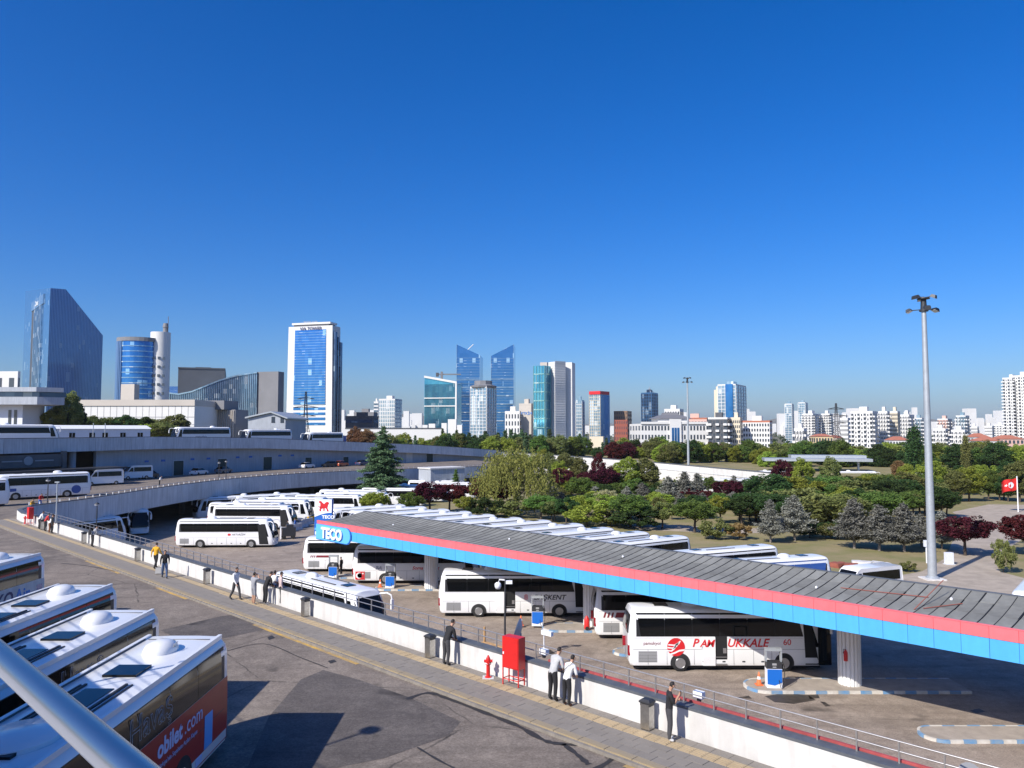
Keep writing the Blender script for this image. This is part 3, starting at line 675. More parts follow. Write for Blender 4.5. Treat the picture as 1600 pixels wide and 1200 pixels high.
# ------------------------------------------------------------------ coaches (local x forward, right side is -y)
COACH = dict(
    coach=dict(prof=[(1.06, .30), (1.20, .35), (1.25, .52), (1.26, 1.2), (1.25, 2.05), (1.20, 3.30), (1.15, 3.50), (1.04, 3.62), (.78, 3.69), (.35, 3.72)],
               xr=lambda z: .30 * max(0, (z - 2.3) / 1.4) ** 1.5 + (.18 * max(0, (.8 - z) / .5)), xf=lambda z: -.04 * max(0, (1.0 - z)) - .95 * max(0, (z - 1.35) / 2.35) ** 1.35),
    city=dict(prof=[(1.12, .28), (1.23, .32), (1.26, .45), (1.265, 1.2), (1.26, 1.7), (1.24, 2.9), (1.20, 3.12), (1.04, 3.34), (.98, 3.36), (.40, 3.38)],
              xr=lambda z: .10 * max(0, (z - 2.6) / .8) ** 2, xf=lambda z: -.25 * max(0, (z - 1.3) / 2.1) ** 1.5))
def coach_body(kind, L):
    c = COACH[kind]; half = c['prof']; ring = [(-y, z) for y, z in half] + [(y, z) for y, z in half[::-1]]
    st = [(0, .0, .84), (0, .05, .93), (0, .16, .985), (0, .40, 1.0)] + [(.5, 0, 1.0)] + [(1, .75, 1.0), (1, .42, .985), (1, .18, .945), (1, .05, .87), (1, .0, .78)]
    if kind == 'city': st = [(0, .0, .95), (0, .03, .985), (0, .10, 1.0), (.5, 0, 1), (1, .2, 1.0), (1, .06, .97), (1, 0, .92)]
    rings = []
    for e, off, sy in st:
        r = []
        for y, z in ring:
            x0, x1 = c['xr'](z), L + c['xf'](z)
            x = x0 + off if e == 0 else (x1 - off if e == 1 else (x0 + x1) / 2)
            r.append((x, y * sy, z - (.30 * (1 - sy) if z > 3.3 else 0)))
        rings.append(r)
    return MB().loft(rings).mesh('body', smooth=38)
def side_y(kind, z):
    p = COACH[kind]['prof']; return float(np.interp(z, [q[1] for q in p], [q[0] for q in p]))
def side_patch(kind, x0, x1, z0, z1, off=.012, cut=None, side=-1, n=4):
    # thin glass or print lying on the curved side; cut = slanted ends (rear, front) in metres
    zs = np.linspace(z0, z1, n); c0, c1 = cut or (0, 0); rows = []
    for o_ in (off, -.01):
        for z in (zs if o_ == off else zs[::-1]):
            t = (z - z0) / (z1 - z0); y = side * (side_y(kind, z) + o_)
            rows.append(((x0 + c0 * t, y, z), (x1 + c1 * t, y, z)))
    return MB().loft([[r[0] for r in rows], [r[1] for r in rows]])
def windscreen(L, z0=1.15, z1=3.08, w=1.19, kind='coach', front=True, off=.015):
    c = COACH[kind]; ys = np.linspace(-w, w, 13); zs = np.linspace(z0, z1, 7)
    cor = ([0, .985, 1.06, 1.19, 1.24, 1.26], [0, 0, .03, .16, .40, .70]) if kind == 'coach' else ([0, 1.16, 1.22, 1.26], [0, 0, .06, .2])
    corr = ([0, 1.05, 1.16, 1.23, 1.26], [0, 0, .05, .16, .40])
    g = []
    for z in zs:
        tw = 1 - .06 * max(0, (z - 2.4) / .7)
        if front: g.append([(L + c['xf'](z) - float(np.interp(abs(y), *cor)) + off, y * tw, z) for y in ys])
        else: g.append([(c['xr'](z) + float(np.interp(abs(y), *corr)) - off, y * tw, z) for y in ys])
    return MB().loft(g, caps=False, closed=False)
def wheel_parts(par, x, y, mat_rim=None, r=.50):
    s = 1 if y > 0 else -1
    w = O('wheel', cached('tyre', lambda: MB().wheel((0, 0, 0), .50, .30, 24).mesh('wheel', smooth=40)), M['tyre'], par, (x, y, r))
    def rim():
        b = MB(); n = 20
        def ring(rr, yy): return [(rr * math.cos(2 * math.pi * k / n), yy, rr * math.sin(2 * math.pi * k / n)) for k in range(n)]
        b.loft([ring(.31, .152), ring(.30, .16), ring(.25, .125), ring(.13, .11), ring(.11, .155), ring(.02, .16)]); return b.mesh('rim', smooth=35)
    O('rim', cached('rim', rim), mat_rim or M['rim'], w, (0, 0, 0), rot=(0, 0, 0 if s > 0 else math.pi))
    def nuts():
        b = MB()
        for k in range(8):
            a = 2 * math.pi * k / 8; b.bb(.18 * math.cos(a) - .03, .18 * math.cos(a) + .03, .10, .124, .18 * math.sin(a) - .03, .18 * math.sin(a) + .03)
        return b.mesh('rim_hole')
    O('rim_hole', cached('nuts', nuts), M['txt_blk'], w, (0, 0, 0), rot=(0, 0, 0 if s > 0 else math.pi))
def arch(kind):
    def f():
        b = MB(); n = 18; R_ = .60
        pts = [(R_ * math.cos(a), R_ * math.sin(a) + .5) for a in np.linspace(-.28, math.pi + .28, n)]
        b.prism(pts, 0, .06); b.v = [(x, z, y) for x, y, z in b.v]; return b.mesh('wheel_arch')
    return cached('arch' + kind, f)
def coach(label, loc, heading, kind='coach', L=12.2, near=True, paint=None, group=None, dome=True, open_doors=False, winds=None, front=True, rim=None, sides=(-1, 1), hatch=2, name='coach', cat='bus', wblue=None, hs=.94):
    t = thing(name, label, cat, loc, heading, group)
    if kind == 'coach': t.scale = (1, 1, hs)
    mid = Matrix.Translation((0, 0, 0)); x0 = -L / 2
    K = lambda k: f'{kind}{L}{k}'
    def A(nm, key, fn, mat, par=t, l=(0, 0, 0), **kw): return O(nm, cached(K(key), fn), mat, par, (l[0] + (x0 if par is t else 0), l[1], l[2]), **kw)
    glass = wblue or M['wglass']
    body = A('body', 'body', lambda: coach_body(kind, L), paint or M['bus'])
    A('underbody', 'under', lambda: MB().bb(.5, L - .5, -1.05, 1.05, .18, .42).mesh('underbody'), M['skirt'])
    zl, zh = (2.10, 3.46) if kind == 'coach' else (2.22, 3.10)
    for s in sides:
        if near:
            A('window_band', f'bd{s}', lambda: side_patch(kind, .50 if kind == 'coach' else .3, L - 1.55, zl - .02, zh + .02, off=.005, cut=(0, -.35 if kind == 'coach' else 0), side=s).mesh('window_band', smooth=30), M['txt_blk'])
            n_ = 6; a0, a1 = .55, L - 1.58; stp = (a1 - a0) / n_
            for k in range(n_):
                cut = (.0, .0)
                xa, xb = a0 + k * stp, a0 + (k + 1) * stp - .018
                if k == 0: cut = (-.0, 0)
                if k == n_ - 1 and kind == 'coach': cut = (0, -.35)
                if k == 0 and kind == 'coach': cut = (-.22, 0); xa += .22
                A('side_window', f'w{k}{s}', lambda: side_patch(kind, xa, xb, zl, zh, cut=cut, side=s).mesh('side_window', smooth=30), glass)
        else:
            A('side_window', f'wb{s}', lambda: side_patch(kind, .55, L - 1.5, zl, zh, cut=(0, -.35), side=s).mesh('side_window', smooth=30), glass)
        if kind == 'coach' and front:
            A('driver_window', f'dw{s}', lambda: side_patch(kind, L - 1.42, L - .62, 1.45, 3.10, cut=(-.15, -.48), side=s).mesh('driver_window', smooth=30), glass)
        for xw in (3.15, L - 2.75):
            A('wheel_arch', f'a', lambda: arch(kind), M['skirt'], l=(xw, s * 1.262 - (.0 if s < 0 else .05) , 0)) if near else None
            wheel_parts_at = (x0 + xw, s * 1.13)
            if near: wheel_parts(t, x0 + xw, s * 1.13, rim)
            else: O('wheel', cached('tyre2', lambda: MB().wheel((0, 0, 0), .5, .3, 14).mesh('wheel')), M['tyre'], t, (x0 + xw, s * 1.13, .5))
        if near:
            def gaps():
                b = MB(); yy = side_y(kind, 1.2) + .002
                for xg in (1.2, 2.35, 4.0, 5.2, 6.4, 7.6, 8.7):
                    if kind == 'coach': b.bb(xg - .008, xg + .008, s * yy - .003, s * yy + .003, .42, 1.30)
                b.bb(.3, L - .9, s * yy - .003, s * yy + .003, 1.315, 1.33)
                b.bb(.3, L - 1.6, s * (side_y(kind, 2.0) + .002) - .003, s * (side_y(kind, 2.0) + .002) + .003, 1.99, 2.0) if kind == 'coach' else None
                return b.mesh('panel_gaps')
            A('panel_gaps', f'g{s}', gaps, M['line'])
            def catches():
                b = MB(); yy = side_y(kind, .6) + .003
                for xg in (4.6, 5.8, 7.0, 8.15): b.bb(xg - .09, xg + .09, s * yy - .006, s * yy + .006, .55, .63)
                return b.mesh('catches')
            if kind == 'coach': A('hatch_catches', f'c{s}', catches, M['txt_blk'])
            A('tail_light', f'tl{s}', lambda: windscreen(L, 1.0, 1.62, 1.2, kind, False, .014).mesh('x') if False else MB().bb(-.012, .20, s * 1.0 if s > 0 else -1.20, 1.20 if s > 0 else -1.0, .95, 1.55).mesh('tail_light'), M['tail'])
    if kind == 'coach':
        if front: A('windscreen', 'ws', lambda: windscreen(L, 1.2, 3.30).mesh('windscreen', smooth=50), glass)
        A('rear_window', 'rw', lambda: windscreen(L, 2.25, 3.32, 1.12, kind, False).mesh('rear_window', smooth=50), glass)
        if near:
            A('radiator_grille', 'gr', lambda: side_patch('coach', .62, 1.75, .55, 1.22, off=.008).mesh('radiator_grille'), M['grille'])
            def slats():
                b = MB()
                for k in range(7): b.bb(.64, 1.73, -1.275, -1.262, .60 + k * .088, .615 + k * .088)
                return b.mesh('slats')
            A('grille_slats', 'gs', slats, M['line'])
        def mirror(s):
            b = MB().tube([(L - .80, s * 1.0, 3.35), (L - .35, s * 1.28, 3.42), (L - .05, s * 1.42, 3.28), (L + .02, s * 1.44, 2.98)], [.06, .06, .055, .05], 8)
            b.add(*(lambda m: (m.v, m.f))(MB().bb(L - .04, L + .10, s * 1.44 - .10, s * 1.44 + .10, 2.3, 3.0))); return b.mesh('mirror', smooth=40)
        if front:
            for s in (-1, 1): A('mirror', f'm{s}', lambda: mirror(s), M['bus'])
            A('head_lights', 'hl', lambda: MB().bb(L - .25, L + .01, -1.08, -.66, .72, .95).bb(L - .25, L + .01, .66, 1.08, .72, .95).mesh('head_lights'), M['lamp'])
            A('number_plate', 'np', lambda: MB().bb(L - .05, L + .02, -.28, .28, .48, .6).mesh('number_plate'), M['swhite'])
    else:
        A('rear_window', 'rw', lambda: windscreen(L, 1.9, 2.95, 1.05, kind, False).mesh('rear_window', smooth=50), glass)
    ztop = 3.71 if kind == 'coach' else 3.37
    hx = [2.2, L - 3.2][:hatch]
    for i, x in enumerate(hx):
        A('roof_hatch', f'h{i}', lambda: MB().bb(x - .42, x + .42, -.38, .38, ztop - .02, ztop + .06).mesh('roof_hatch'), M['wglass'])
    if dome:
        A('air_unit', 'ac', lambda: MB().lathe([(.46, ztop - .06), (.46, ztop + .08), (.38, ztop + .22), (.2, ztop + .30), (.02, ztop + .32)], 20, (4.1 if kind == 'coach' else 1.75, 0, 0), 1.25, .95).mesh('air_unit', smooth=45), M['bus'])
    if near and kind == 'coach':
        A('roof_rails', 'rr', lambda: MB().bb(4.9, L - 4, -.62, -.50, ztop - .06, ztop + .05).bb(4.9, L - 4, .50, .62, ztop - .06, ztop + .05).mesh('roof_rails'), M['line'])
    if open_doors:
        # middle door swung out, doorway dark, steps inside
        A('doorway', 'od', lambda: side_patch('coach', 5.27, 6.0, .38, 2.08, off=.016).mesh('doorway'), M['black'])
        A('open_door', 'odp', lambda: side_patch('coach', 4.53, 5.27, .36, 2.06, off=.10).mesh('open_door'), M['bus'])
        A('door_step', 'ods', lambda: MB().bb(5.3, 5.97, -1.30, -1.27, .40, .48).bb(5.3, 5.97, -1.30, -1.27, .85, .89).bb(5.75, 5.95, -1.30, -1.27, 1.1, 1.4).mesh('door_step'), M['rim'])
        A('front_doorway', 'fd', lambda: side_patch('coach', L - 1.45, L - .62, .40, 3.0, off=.018, cut=(-.1, -.48)).mesh('front_doorway'), M['black'])
        A('open_front_door', 'fdp', lambda: MB().bb(L - .75, L + .02, -1.50, -1.44, .45, 2.7).mesh('open_front_door'), M['wglass'])
    return t, x0
def side_text(par, x0, s, size, x, z, mat, kind='coach', side=-1, L=12.2, **kw):
    me = text_mesh(s, size, .003, **kw); y = side_y(kind, z + size * .3) + .012
    if side < 0: return O('lettering', me, mat, par, (x0 + x, -y, z), rot=(math.pi / 2, 0, 0))
    return O('lettering', me, mat, par, (x0 + x, y, z), rot=(math.pi / 2, 0, math.pi))
def side_shape(par, x0, poly, x, z, mat, nm='emblem', off=.012, side=-1):
    b = MB().prism(poly, 0, .006); y = side_y('coach', z) + off
    b.v = [(px + x0 + x, -y - pz, py + z) for px, py, pz in b.v] if side < 0 else [(-px + x0 + x, y + pz, py + z) for px, py, pz in b.v]
    return O(nm, b.mesh(nm), mat, par)
def circle(r, n=28, a0=0, a1=2 * math.pi): return [(r * math.cos(a), r * math.sin(a)) for a in np.linspace(a0, a1, n, endpoint=a1 - a0 < 6.28)]
def crescent(r=.3):
    o_ = [(r * math.cos(a), r * math.sin(a)) for a in np.linspace(.62, 2 * math.pi - .62, 22)]
    i_ = [(r * .30 + r * .80 * math.cos(a), r * .80 * math.sin(a)) for a in np.linspace(2 * math.pi - .80, .80, 22)]
    return o_ + i_
def star(r): return [(rr * math.cos(a + math.pi), rr * math.sin(a + math.pi)) for k in range(5) for rr, a in ((r, 2 * math.pi * k / 5), (r * .4, 2 * math.pi * (k + .5) / 5))]
def place(px_rear, py, length=12.2, depth=None):  # rear right wheel line -> centre of a coach heading +x
    g = gp(px_rear, py, 0); return Vector((g.x + length / 2, g.y + 1.25, 0))

# coaches in the fuel bays, each heading along the island
t, x0 = coach('white coach with big red capitals and a red round emblem by the pump', (7.05 + 6.1, 47.55 + 1.25, 0), 0, open_doors=True, hs=1.0)
EX, EZ = 2.9, 1.46
side_shape(t, x0, circle(.54), EX, EZ, M['txt_red'], 'emblem')
for k in range(3):
    a = [(-.58 + .05 * k, -.16 + k * .17), (-.30 + .1 * k, -.19 + k * .17), (-.12 + .12 * k, -.02 + k * .15), (.0 + .12 * k, .22 + k * .08), (.05 + .12 * k, .20 + k * .08), (-.06 + .12 * k, -.10 + k * .13), (-.26 + .1 * k, -.27 + k * .17), (-.57 + .05 * k, -.24 + k * .17)]
    side_shape(t, x0, a, EX, EZ, M['bus'], 'emblem_wave', .019)
side_shape(t, x0, [(-.42, -.40), (-.1, -.30), (.2, -.16), (.54, -.12), (.50, -.22), (.2, -.26), (-.05, -.38), (-.3, -.47)], EX, EZ, M['bus'], 'emblem_wave', .019)
side_text(t, x0, 'P', .68, 3.88, 1.48, M['txt_red'], shear=.28, bold=.014); side_text(t, x0, 'UKKALE', .68, 5.98, 1.48, M['txt_red'], shear=.28, bold=.014)
o_ = side_text(t, x0, 'AM', .60, 4.34, 1.50, M['txt_red'], shear=.24, bold=.014, sx=.9); o_.location.y -= .10
side_text(t, x0, 'pamukyol', .27, .92, 1.60, M['maroon']); side_text(t, x0, '60', .50, 9.4, 1.58, M['txt_red'], bold=.004)
t, x0 = coach('white coach with slanted maroon stripes and name bar behind the one with red capitals', (5.75 + 6.1, 54.6 + 1.25, 0), 0, hs=.97)
for k in range(3): side_shape(t, x0, [(0, 0), (.12, 0), (.22, .36), (.10, .36)], .62 + k * .27, 1.58, M['maroon'], 'stripe')
side_shape(t, x0, [(0, 0), (3.0, 0), (3.1, .36), (.1, .36)], 1.45, 1.58, M['maroon'], 'name_bar'); side_text(t, x0, 'ISPARTA PETROL TURİZM', .22, 1.62, 1.68, M['txt_wht'])
t, x0 = coach('white coach with black slanted capitals at the middle pump', (-5.75 + 6.1, 61.1 + 1.25, 0), 0, open_doors=True)
side_text(t, x0, 'BAŞKENT', .56, 7.45, 1.45, M['txt_blk'], shear=.25, bold=.01)
side_text(t, x0, '8', .6, 6.7, 1.45, M['fred'], outline=.017)
t, x0 = coach('white coach with a red flag square and red script lettering', (-15.2 + 6.1, 74.1 + 1.25, 0), 0)
side_shape(t, x0, [(-.45, -.40), (.45, -.40), (.45, .40), (-.45, .40)], .75, .85, M['txt_red'], 'flag_square', .010)
side_shape(t, x0, crescent(.30), .65, .85, M['bus'], 'crescent', .018); side_shape(t, x0, star(.12), 1.02, 1.05, M['bus'], 'star', .018)
side_text(t, x0, 'Soma Seyahat', .46, 5.7, 1.45, M['txt_red'], shear=.3, bold=.008)
side_text(t, x0, 'BA', .5, 2.2, 1.45, M['txt_navy'], shear=.2, outline=.01)
t, x0 = coach('white coach with a small maroon name bar behind the price totem', (-21.6 + 6.1, 80.2 + 1.25, 0), 0, open_doors=True)
for k in range(3): side_shape(t, x0, [(0, 0), (.09, 0), (.17, .22), (.08, .22)], .80 + k * .19, 1.6, M['maroon'], 'stripe')
side_shape(t, x0, [(0, 0), (1.4, 0), (1.46, .22), (.06, .22)], 1.40, 1.6, M['maroon'], 'name_bar')
# coach close below the parapet
coach('white coach parked close along the parapet with its white mirrors showing', UV(-50.2, 30.9, 0), A45, hs=.97)
# manoeuvring coach with open front door
t, x0 = coach('white coach with small red mark and its front door open turning in the yard', (-41.9 + 6.1, 96.6 + 1.25, 0), math.radians(1), open_doors=False)
side_shape(t, x0, stadium(.42, .26), 6.7, 1.72, M['txt_red'], 'mark'); side_text(t, x0, 'AKTURİZM', .32, 7.05, 1.62, M['txt_blk'], shear=.2)
O('front_doorway', cached('fdA', lambda: side_patch('coach', 12.2 - 1.75, 12.2 - .60,   .45, 3.05, off=.02, cut=(-.25, -.5)).mesh('front_doorway')), M['black'], t, (x0, 0, 0))
t, x0 = coach('white coach with grey script on its side next to the barrier blocks', (-44.3 + 6.1, 114.2 + 1.25, 0), math.radians(-3), open_doors=False)
side_text(t, x0, 'altındağ', .80, 6.1, 1.35, M['grille'], shear=.35, sx=.95)
O('front_doorway', CACHE['fdA'], M['black'], t, (x0, 0, 0))
# the crowd of parked coaches in the yard behind them
park = [(-40.5, 119.5, -4), (-38.0, 124.2, -4), (-36.2, 129.0, -5), (-31.5, 134.2, -5), (-27.8, 139.5, -6), (-30, 145.0, -6), (-23, 149.5, -6)]
for i, (x, y, a) in enumerate(park):
    coach('white coach parked side by side in the crowded yard under the far deck', (x, y, 0), math.radians(a), near=(i < 2), group='coaches parked in the yard', hatch=2)
coach('white coach with raked windscreen facing out, first of the slanted pair in the yard', (-47.5, 131.5, 0), math.radians(218), near=False)
coach('dark windowed white coach facing out beside the slanted coach in the yard', (-42.8, 134.5, 0), math.radians(216), near=False)
for i, (x, y) in enumerate([(-20, 158), (-14, 166), (-17, 172)]):
    coach('white coach parked far back in the yard behind the tall cedar', (x, y, 0), math.radians(-4), near=False, group='coaches behind the cedar')
coach('dim white coach standing in the shade under the deck', (-54.5, 113, 0), math.radians(-62), near=False)
coach('white coach with wide side windows parked below the parapet bend under the deck', (-53.6, 97.5, 0), math.radians(66), near=False, L=10.4)
# row parked behind the canopy
for i in range(11):
    u = -45.6 - i * 4.85 + RNG.uniform(-.25, .25); p = UV(u, 71.2 + RNG.uniform(-.4, .4)); h = math.radians(34 + RNG.uniform(-1, 1))
    c = p - Vector((math.cos(h), math.sin(h), 0)) * 6.0
    coach('white coach in the slanted row parked behind the canopy roof', c, h + math.pi, near=(i < 2), group='slanted row behind the canopy')
for (px, py, a, lab) in ((1203, 850, 24, 'white coach with dark sides between the lawn and the canopy'), (1283, 866, 18, 'white coach with blue side band beside the brown rubble on the lawn edge')):
    p = gp(px, py, 3.5); h = math.radians(a); c = Vector((p.x, p.y, 0)) - Vector((math.cos(h), math.sin(h), 0)) * 6.0
    coach(lab, c, h + math.pi, wblue=M['busblue'] if a == 18 else None, dome=(a != 24))
coach('white coach with a square roof hatch parked beside the paved path', Vector((39.0, 57.6, 0)), math.radians(230), near=False, dome=False)

# airport coaches on the deck
def airport(label, x, y, mat_low, gl):
    t, x0 = coach(label, (x, y - 6.1, ZD), -math.pi / 2, kind='city', L=12.2, dome=True, front=False, wblue=gl, hatch=0)
    o = O('lower_panel', cached('lowp', lambda: side_patch('city', .06, 11.9, .40, 2.19, off=.006, side=1).mesh('lower_panel')), mat_low, t, (x0, 0, 0))
    O('roof_edge', cached('redge', lambda: MB().bb(.15, 11.9, 1.00, 1.10, 3.30, 3.42).bb(.15, 11.9, -1.10, -1.00, 3.30, 3.42).mesh('roof_edge')), M['bus'], t, (x0, 0, 0))
    for q in (3.6, 8.4): O('roof_hatch', cached('chatch', lambda: MB().bb(-.42, .42, -.42, .42, 3.36, 3.44).mesh('roof_hatch')), M['wglass'], t, (x0 + q, 0, 0))
    O('air_vent', cached('cvent', lambda: MB().bb(4.9, 6.6, -.34, .34, 3.37, 3.40).mesh('air_vent')), M['wglass'], t, (x0, 0, 0))
    O('vent_rails', cached('cvr', lambda: MB().bb(4.6, 6.9, -.52, -.46, 3.36, 3.42).bb(4.6, 6.9, .46, .52, 3.36, 3.42).bb(4.6, 6.9, -.64, -.60, 3.36, 3.40).bb(4.6, 6.9, .60, .64, 3.36, 3.40).mesh('vent_rails')), M['txt_blk'], t, (x0, 0, 0))
    O('roof_joint', cached('cjt', lambda: MB().bb(.55, .575, -.9, .9, 3.375, 3.39).bb(.55, 11, -1.0, -.985, 3.34, 3.40).mesh('roof_joint')), M['line'], t, (x0, 0, 0))
    O('front_pod', cached('cpod', lambda: MB().lathe([(.9, 3.34), (.88, 3.46), (.75, 3.54), (.02, 3.56)], 18, (7.9, 0, 0), 1.0, .85).mesh('front_pod', smooth=40)), M['bus'], t, (x0, 0, 0))
    return t, x0
t, x0 = airport('airport coach with red lower side, outlined name and ticket site lettering', -9.75, 23.5, M['busred'], M['bglass'])
side_text(t, x0, 'Havaş', .88, 6.0, 2.42, M['txt_grey'], 'city', 1, outline=.010)
side_text(t, x0, 'obilet', .60, 4.6, 1.62, M['txt_lil'], 'city', 1, bold=.02); side_text(t, x0, '.com', .60, 3.08, 1.62, M['txt_lil'], 'city', 1)
side_text(t, x0, "Türkiye'nin Seyahate Açılan Kapısı", .17, 4.6, 1.36, M['txt_lil'], 'city', 1)
O('phone_print', side_patch('city', 1.2, 1.75, .70, 1.60, off=.014, side=1).mesh('phone_print'), M['skyblue'], t, (x0, 0, 0))
O('ticket_print', side_patch('city', 1.9, 2.3, .46, .66, off=.014, side=1).mesh('ticket_print'), M['txt_lil'], t, (x0, 0, 0))
side_text(t, x0, 'NET', .16, 1.9, 3.5, M['grille'], 'city', 1)
t, x0 = airport('airport coach with brown windows and outlined name next to the red sided one', -13.3, 26.8, M['bus'], M['bglass'])
side_text(t, x0, 'Havaş', .88, 5.85, 2.42, M['txt_grey'], 'city', 1, outline=.010)
airport('airport coach with dark chrome lined windows and a black roof fin', -16.95, 31.1, M['bus'], M['wglass'])
t, x0 = airport('airport coach with dark and blue lettering on its pale side', -24.5, 38.8, M['conc_lit'], M['bglass'])
side_text(t, x0, 'KO', .86, 3.75, 1.42, M['txt_navy'], 'city', 1, shear=.15, bold=.02); side_text(t, x0, 'Air', .86, 2.3, 1.42, M['txt_blue'], 'city', 1, bold=.02)
O('notice', side_patch('city', .22, .66, 1.55, 1.95, off=.014, side=1).mesh('notice'), M['busblue'], t, (x0, 0, 0))

# vehicles on the far part of the deck
t, x0 = coach('white coach with blue swoosh and a round blue badge in front of the dark entrance', (-66.0, 108.5, ZD), math.radians(226), paint=None)
side_shape(t, x0, circle(.62), 2.0, 1.15, M['busblue'], 'badge', side=1); side_text(t, x0, 'SAHİL', .3, 2.5, 1.05, M['txt_wht'], side=1)
side_shape(t, x0, [(0, .0), (1.9, .62), (2.6, .62), (2.6, .2)], 12.0, 1.05, M['busblue'], 'swoosh', side=1)
coach('white coach tail with a blue skirt at the edge of the far deck', (-68.0, 93.5, ZD), math.radians(226), near=False)
def van(label, loc, rz, L=6.2, paint=None, g=None):
    t = thing('minibus', label, 'van', loc, rz, g)
    def body():
        side = [(0, .35), (0, 1.2), (.05, 2.55), (.25, 2.68), (L - 1.9, 2.68), (L - 1.55, 2.5), (L - .85, 1.55), (L - .15, 1.25), (L, .95), (L, .35)]
        rings = []
        for y, k in ((-.98, .94), (-1.0, 1), (1.0, 1), (.98, .94)):
            rings.append([(x, y * (1 if z < 1.6 else .92), .35 + (z - .35) * k) for x, z in side])
        return MB().loft(rings).mesh('body', smooth=35)
    O('body', cached(f'vb{L}', body), paint or M['bus'], t, (-L / 2, 0, 0))
    for s in (-1, 1):
        O('side_window', cached(f'vw{L}{s}', lambda: MB().loft([[(.35, s * .985, 1.55), (L - 2.1, s * .985, 1.55), (L - 2.1, s * .935, 2.35), (.35, s * .935, 2.35)], [(.35, s * .9, 1.55), (L - 2.1, s * .9, 1.55), (L - 2.1, s * .9, 2.35), (.35, s * .9, 2.35)]]).mesh('side_window')), M['wglass'], t, (-L / 2, 0, 0))
        O('door_window', cached(f'vd{L}{s}', lambda: MB().loft([[(L - 1.95, s * .985, 1.55), (L - 1.05, s * .985, 1.55), (L - 1.62, s * .94, 2.3), (L - 1.95, s * .94, 2.3)], [(L - 1.95, s * .9, 1.55), (L - 1.05, s * .9, 1.55), (L - 1.62, s * .9, 2.3), (L - 1.95, s * .9, 2.3)]]).mesh('door_window')), M['wglass'], t, (-L / 2, 0, 0))
        for x in (1.2, L - 1.0):
            O('wheel', cached('vt', lambda: MB().wheel((0, 0, 0), .36, .24, 16).mesh('wheel', smooth=40)), M['tyre'], t, (x - L / 2, s * .90, .36))
            O('rim', cached('vr', lambda: MB().wheel((0, 0, 0), .2, .26, 12).mesh('rim')), M['rim'], t, (x - L / 2, s * .905, .36))
    O('windscreen', cached(f'vs{L}', lambda: MB().quad((L - 1.52, -.84, 2.45), (L - 1.52, .84, 2.45), (L - .86, .9, 1.6), (L - .86, -.9, 1.6)).mesh('windscreen')), M['wglass'], t, (-L / 2 + .02, 0, .02))
    return t
p = gp(160, 758, ZD); van('white minibus with dark windows parked behind the round badged coach', (p.x, p.y, ZD), math.radians(226))
p = gp(192, 751, ZD); van('second white minibus half hidden behind the first one on the deck', (p.x + .5, p.y + 4, ZD), math.radians(226), L=5.6)
def car(label, loc, rz, mat, g=None, name='parked_car'):
    t = thing(name, label, 'car', loc, rz, g)
    def body():
        side = [(0, .28), (0, .72), (.12, .95), (.9, 1.0), (3.1, .98), (4.1, .85), (4.3, .62), (4.3, .28)]
        return MB().loft([[(x - 2.15, y, .28 + (z - .28) * k) for x, z in side] for y, k in ((-.86, .9), (-.8, 1), (.8, 1), (.86, .9))]).mesh('body', smooth=40)
    def cab():
        lo = [(.55, .99), (3.3, .98)]
        return MB().loft([[(.45 - 2.15, y1, .98), (3.35 - 2.15, y1, .96), (2.55 - 2.15, y2, 1.46), (1.0 - 2.15, y2, 1.46)] for y1, y2 in ((-.78, -.62), (.78, .62))]).mesh('cabin', smooth=30)
    O('body', cached('carb', body), mat, t); O('cabin', cached('carc', cab), M['wglass'], t)
    O('roof', cached('carr', lambda: MB().bb(-1.13, .42, -.62, .62, 1.455, 1.49).mesh('roof')), mat, t)
    for x in (-1.35, 1.3):
        for s in (-1, 1): O('wheel', cached('cart', lambda: MB().wheel((0, 0, 0), .31, .2, 14).mesh('wheel')), M['tyre'], t, (x, s * .77, .31))
    O('lights', cached('carl', lambda: MB().bb(-2.16, -2.1, -.78, -.5, .7, .85).bb(-2.16, -2.1, .5, .78, .7, .85).mesh('lights')), M['tail'], t)
    return t
CARM = [P('car_black', (.02, .02, .022), .3, coat=.5), P('car_white', (.7, .7, .7), .3, coat=.5), P('car_grey', (.12, .13, .14), .3, coat=.5), P('car_orange', (.5, .1, .03), .3, coat=.5), P('car_navy', (.03, .04, .1), .3, coat=.5)]
for px, k, lab in ((214, 0, 'black car parked next to the white minibuses'), (297, 1, 'white car parked between the first two wall doors'), (335, 2, 'grey car parked in front of the second wall door'), (467, 1, 'white car parked before the wall past the third door'), (503, 0, 'black car beside the orange one along the blue grey wall'), (523, 3, 'orange car parked along the blue grey viaduct wall'), (556, 4, 'navy car parked last in line before the tall cedar')):
    p, d = on_wall(px); n_ = Vector((d.y, -d.x, 0)); q = p + n_ * 3.2
    car(lab, (q.x, q.y, ZD), math.atan2(d.y, d.x) + (0.2 if k else math.pi), CARM[k])
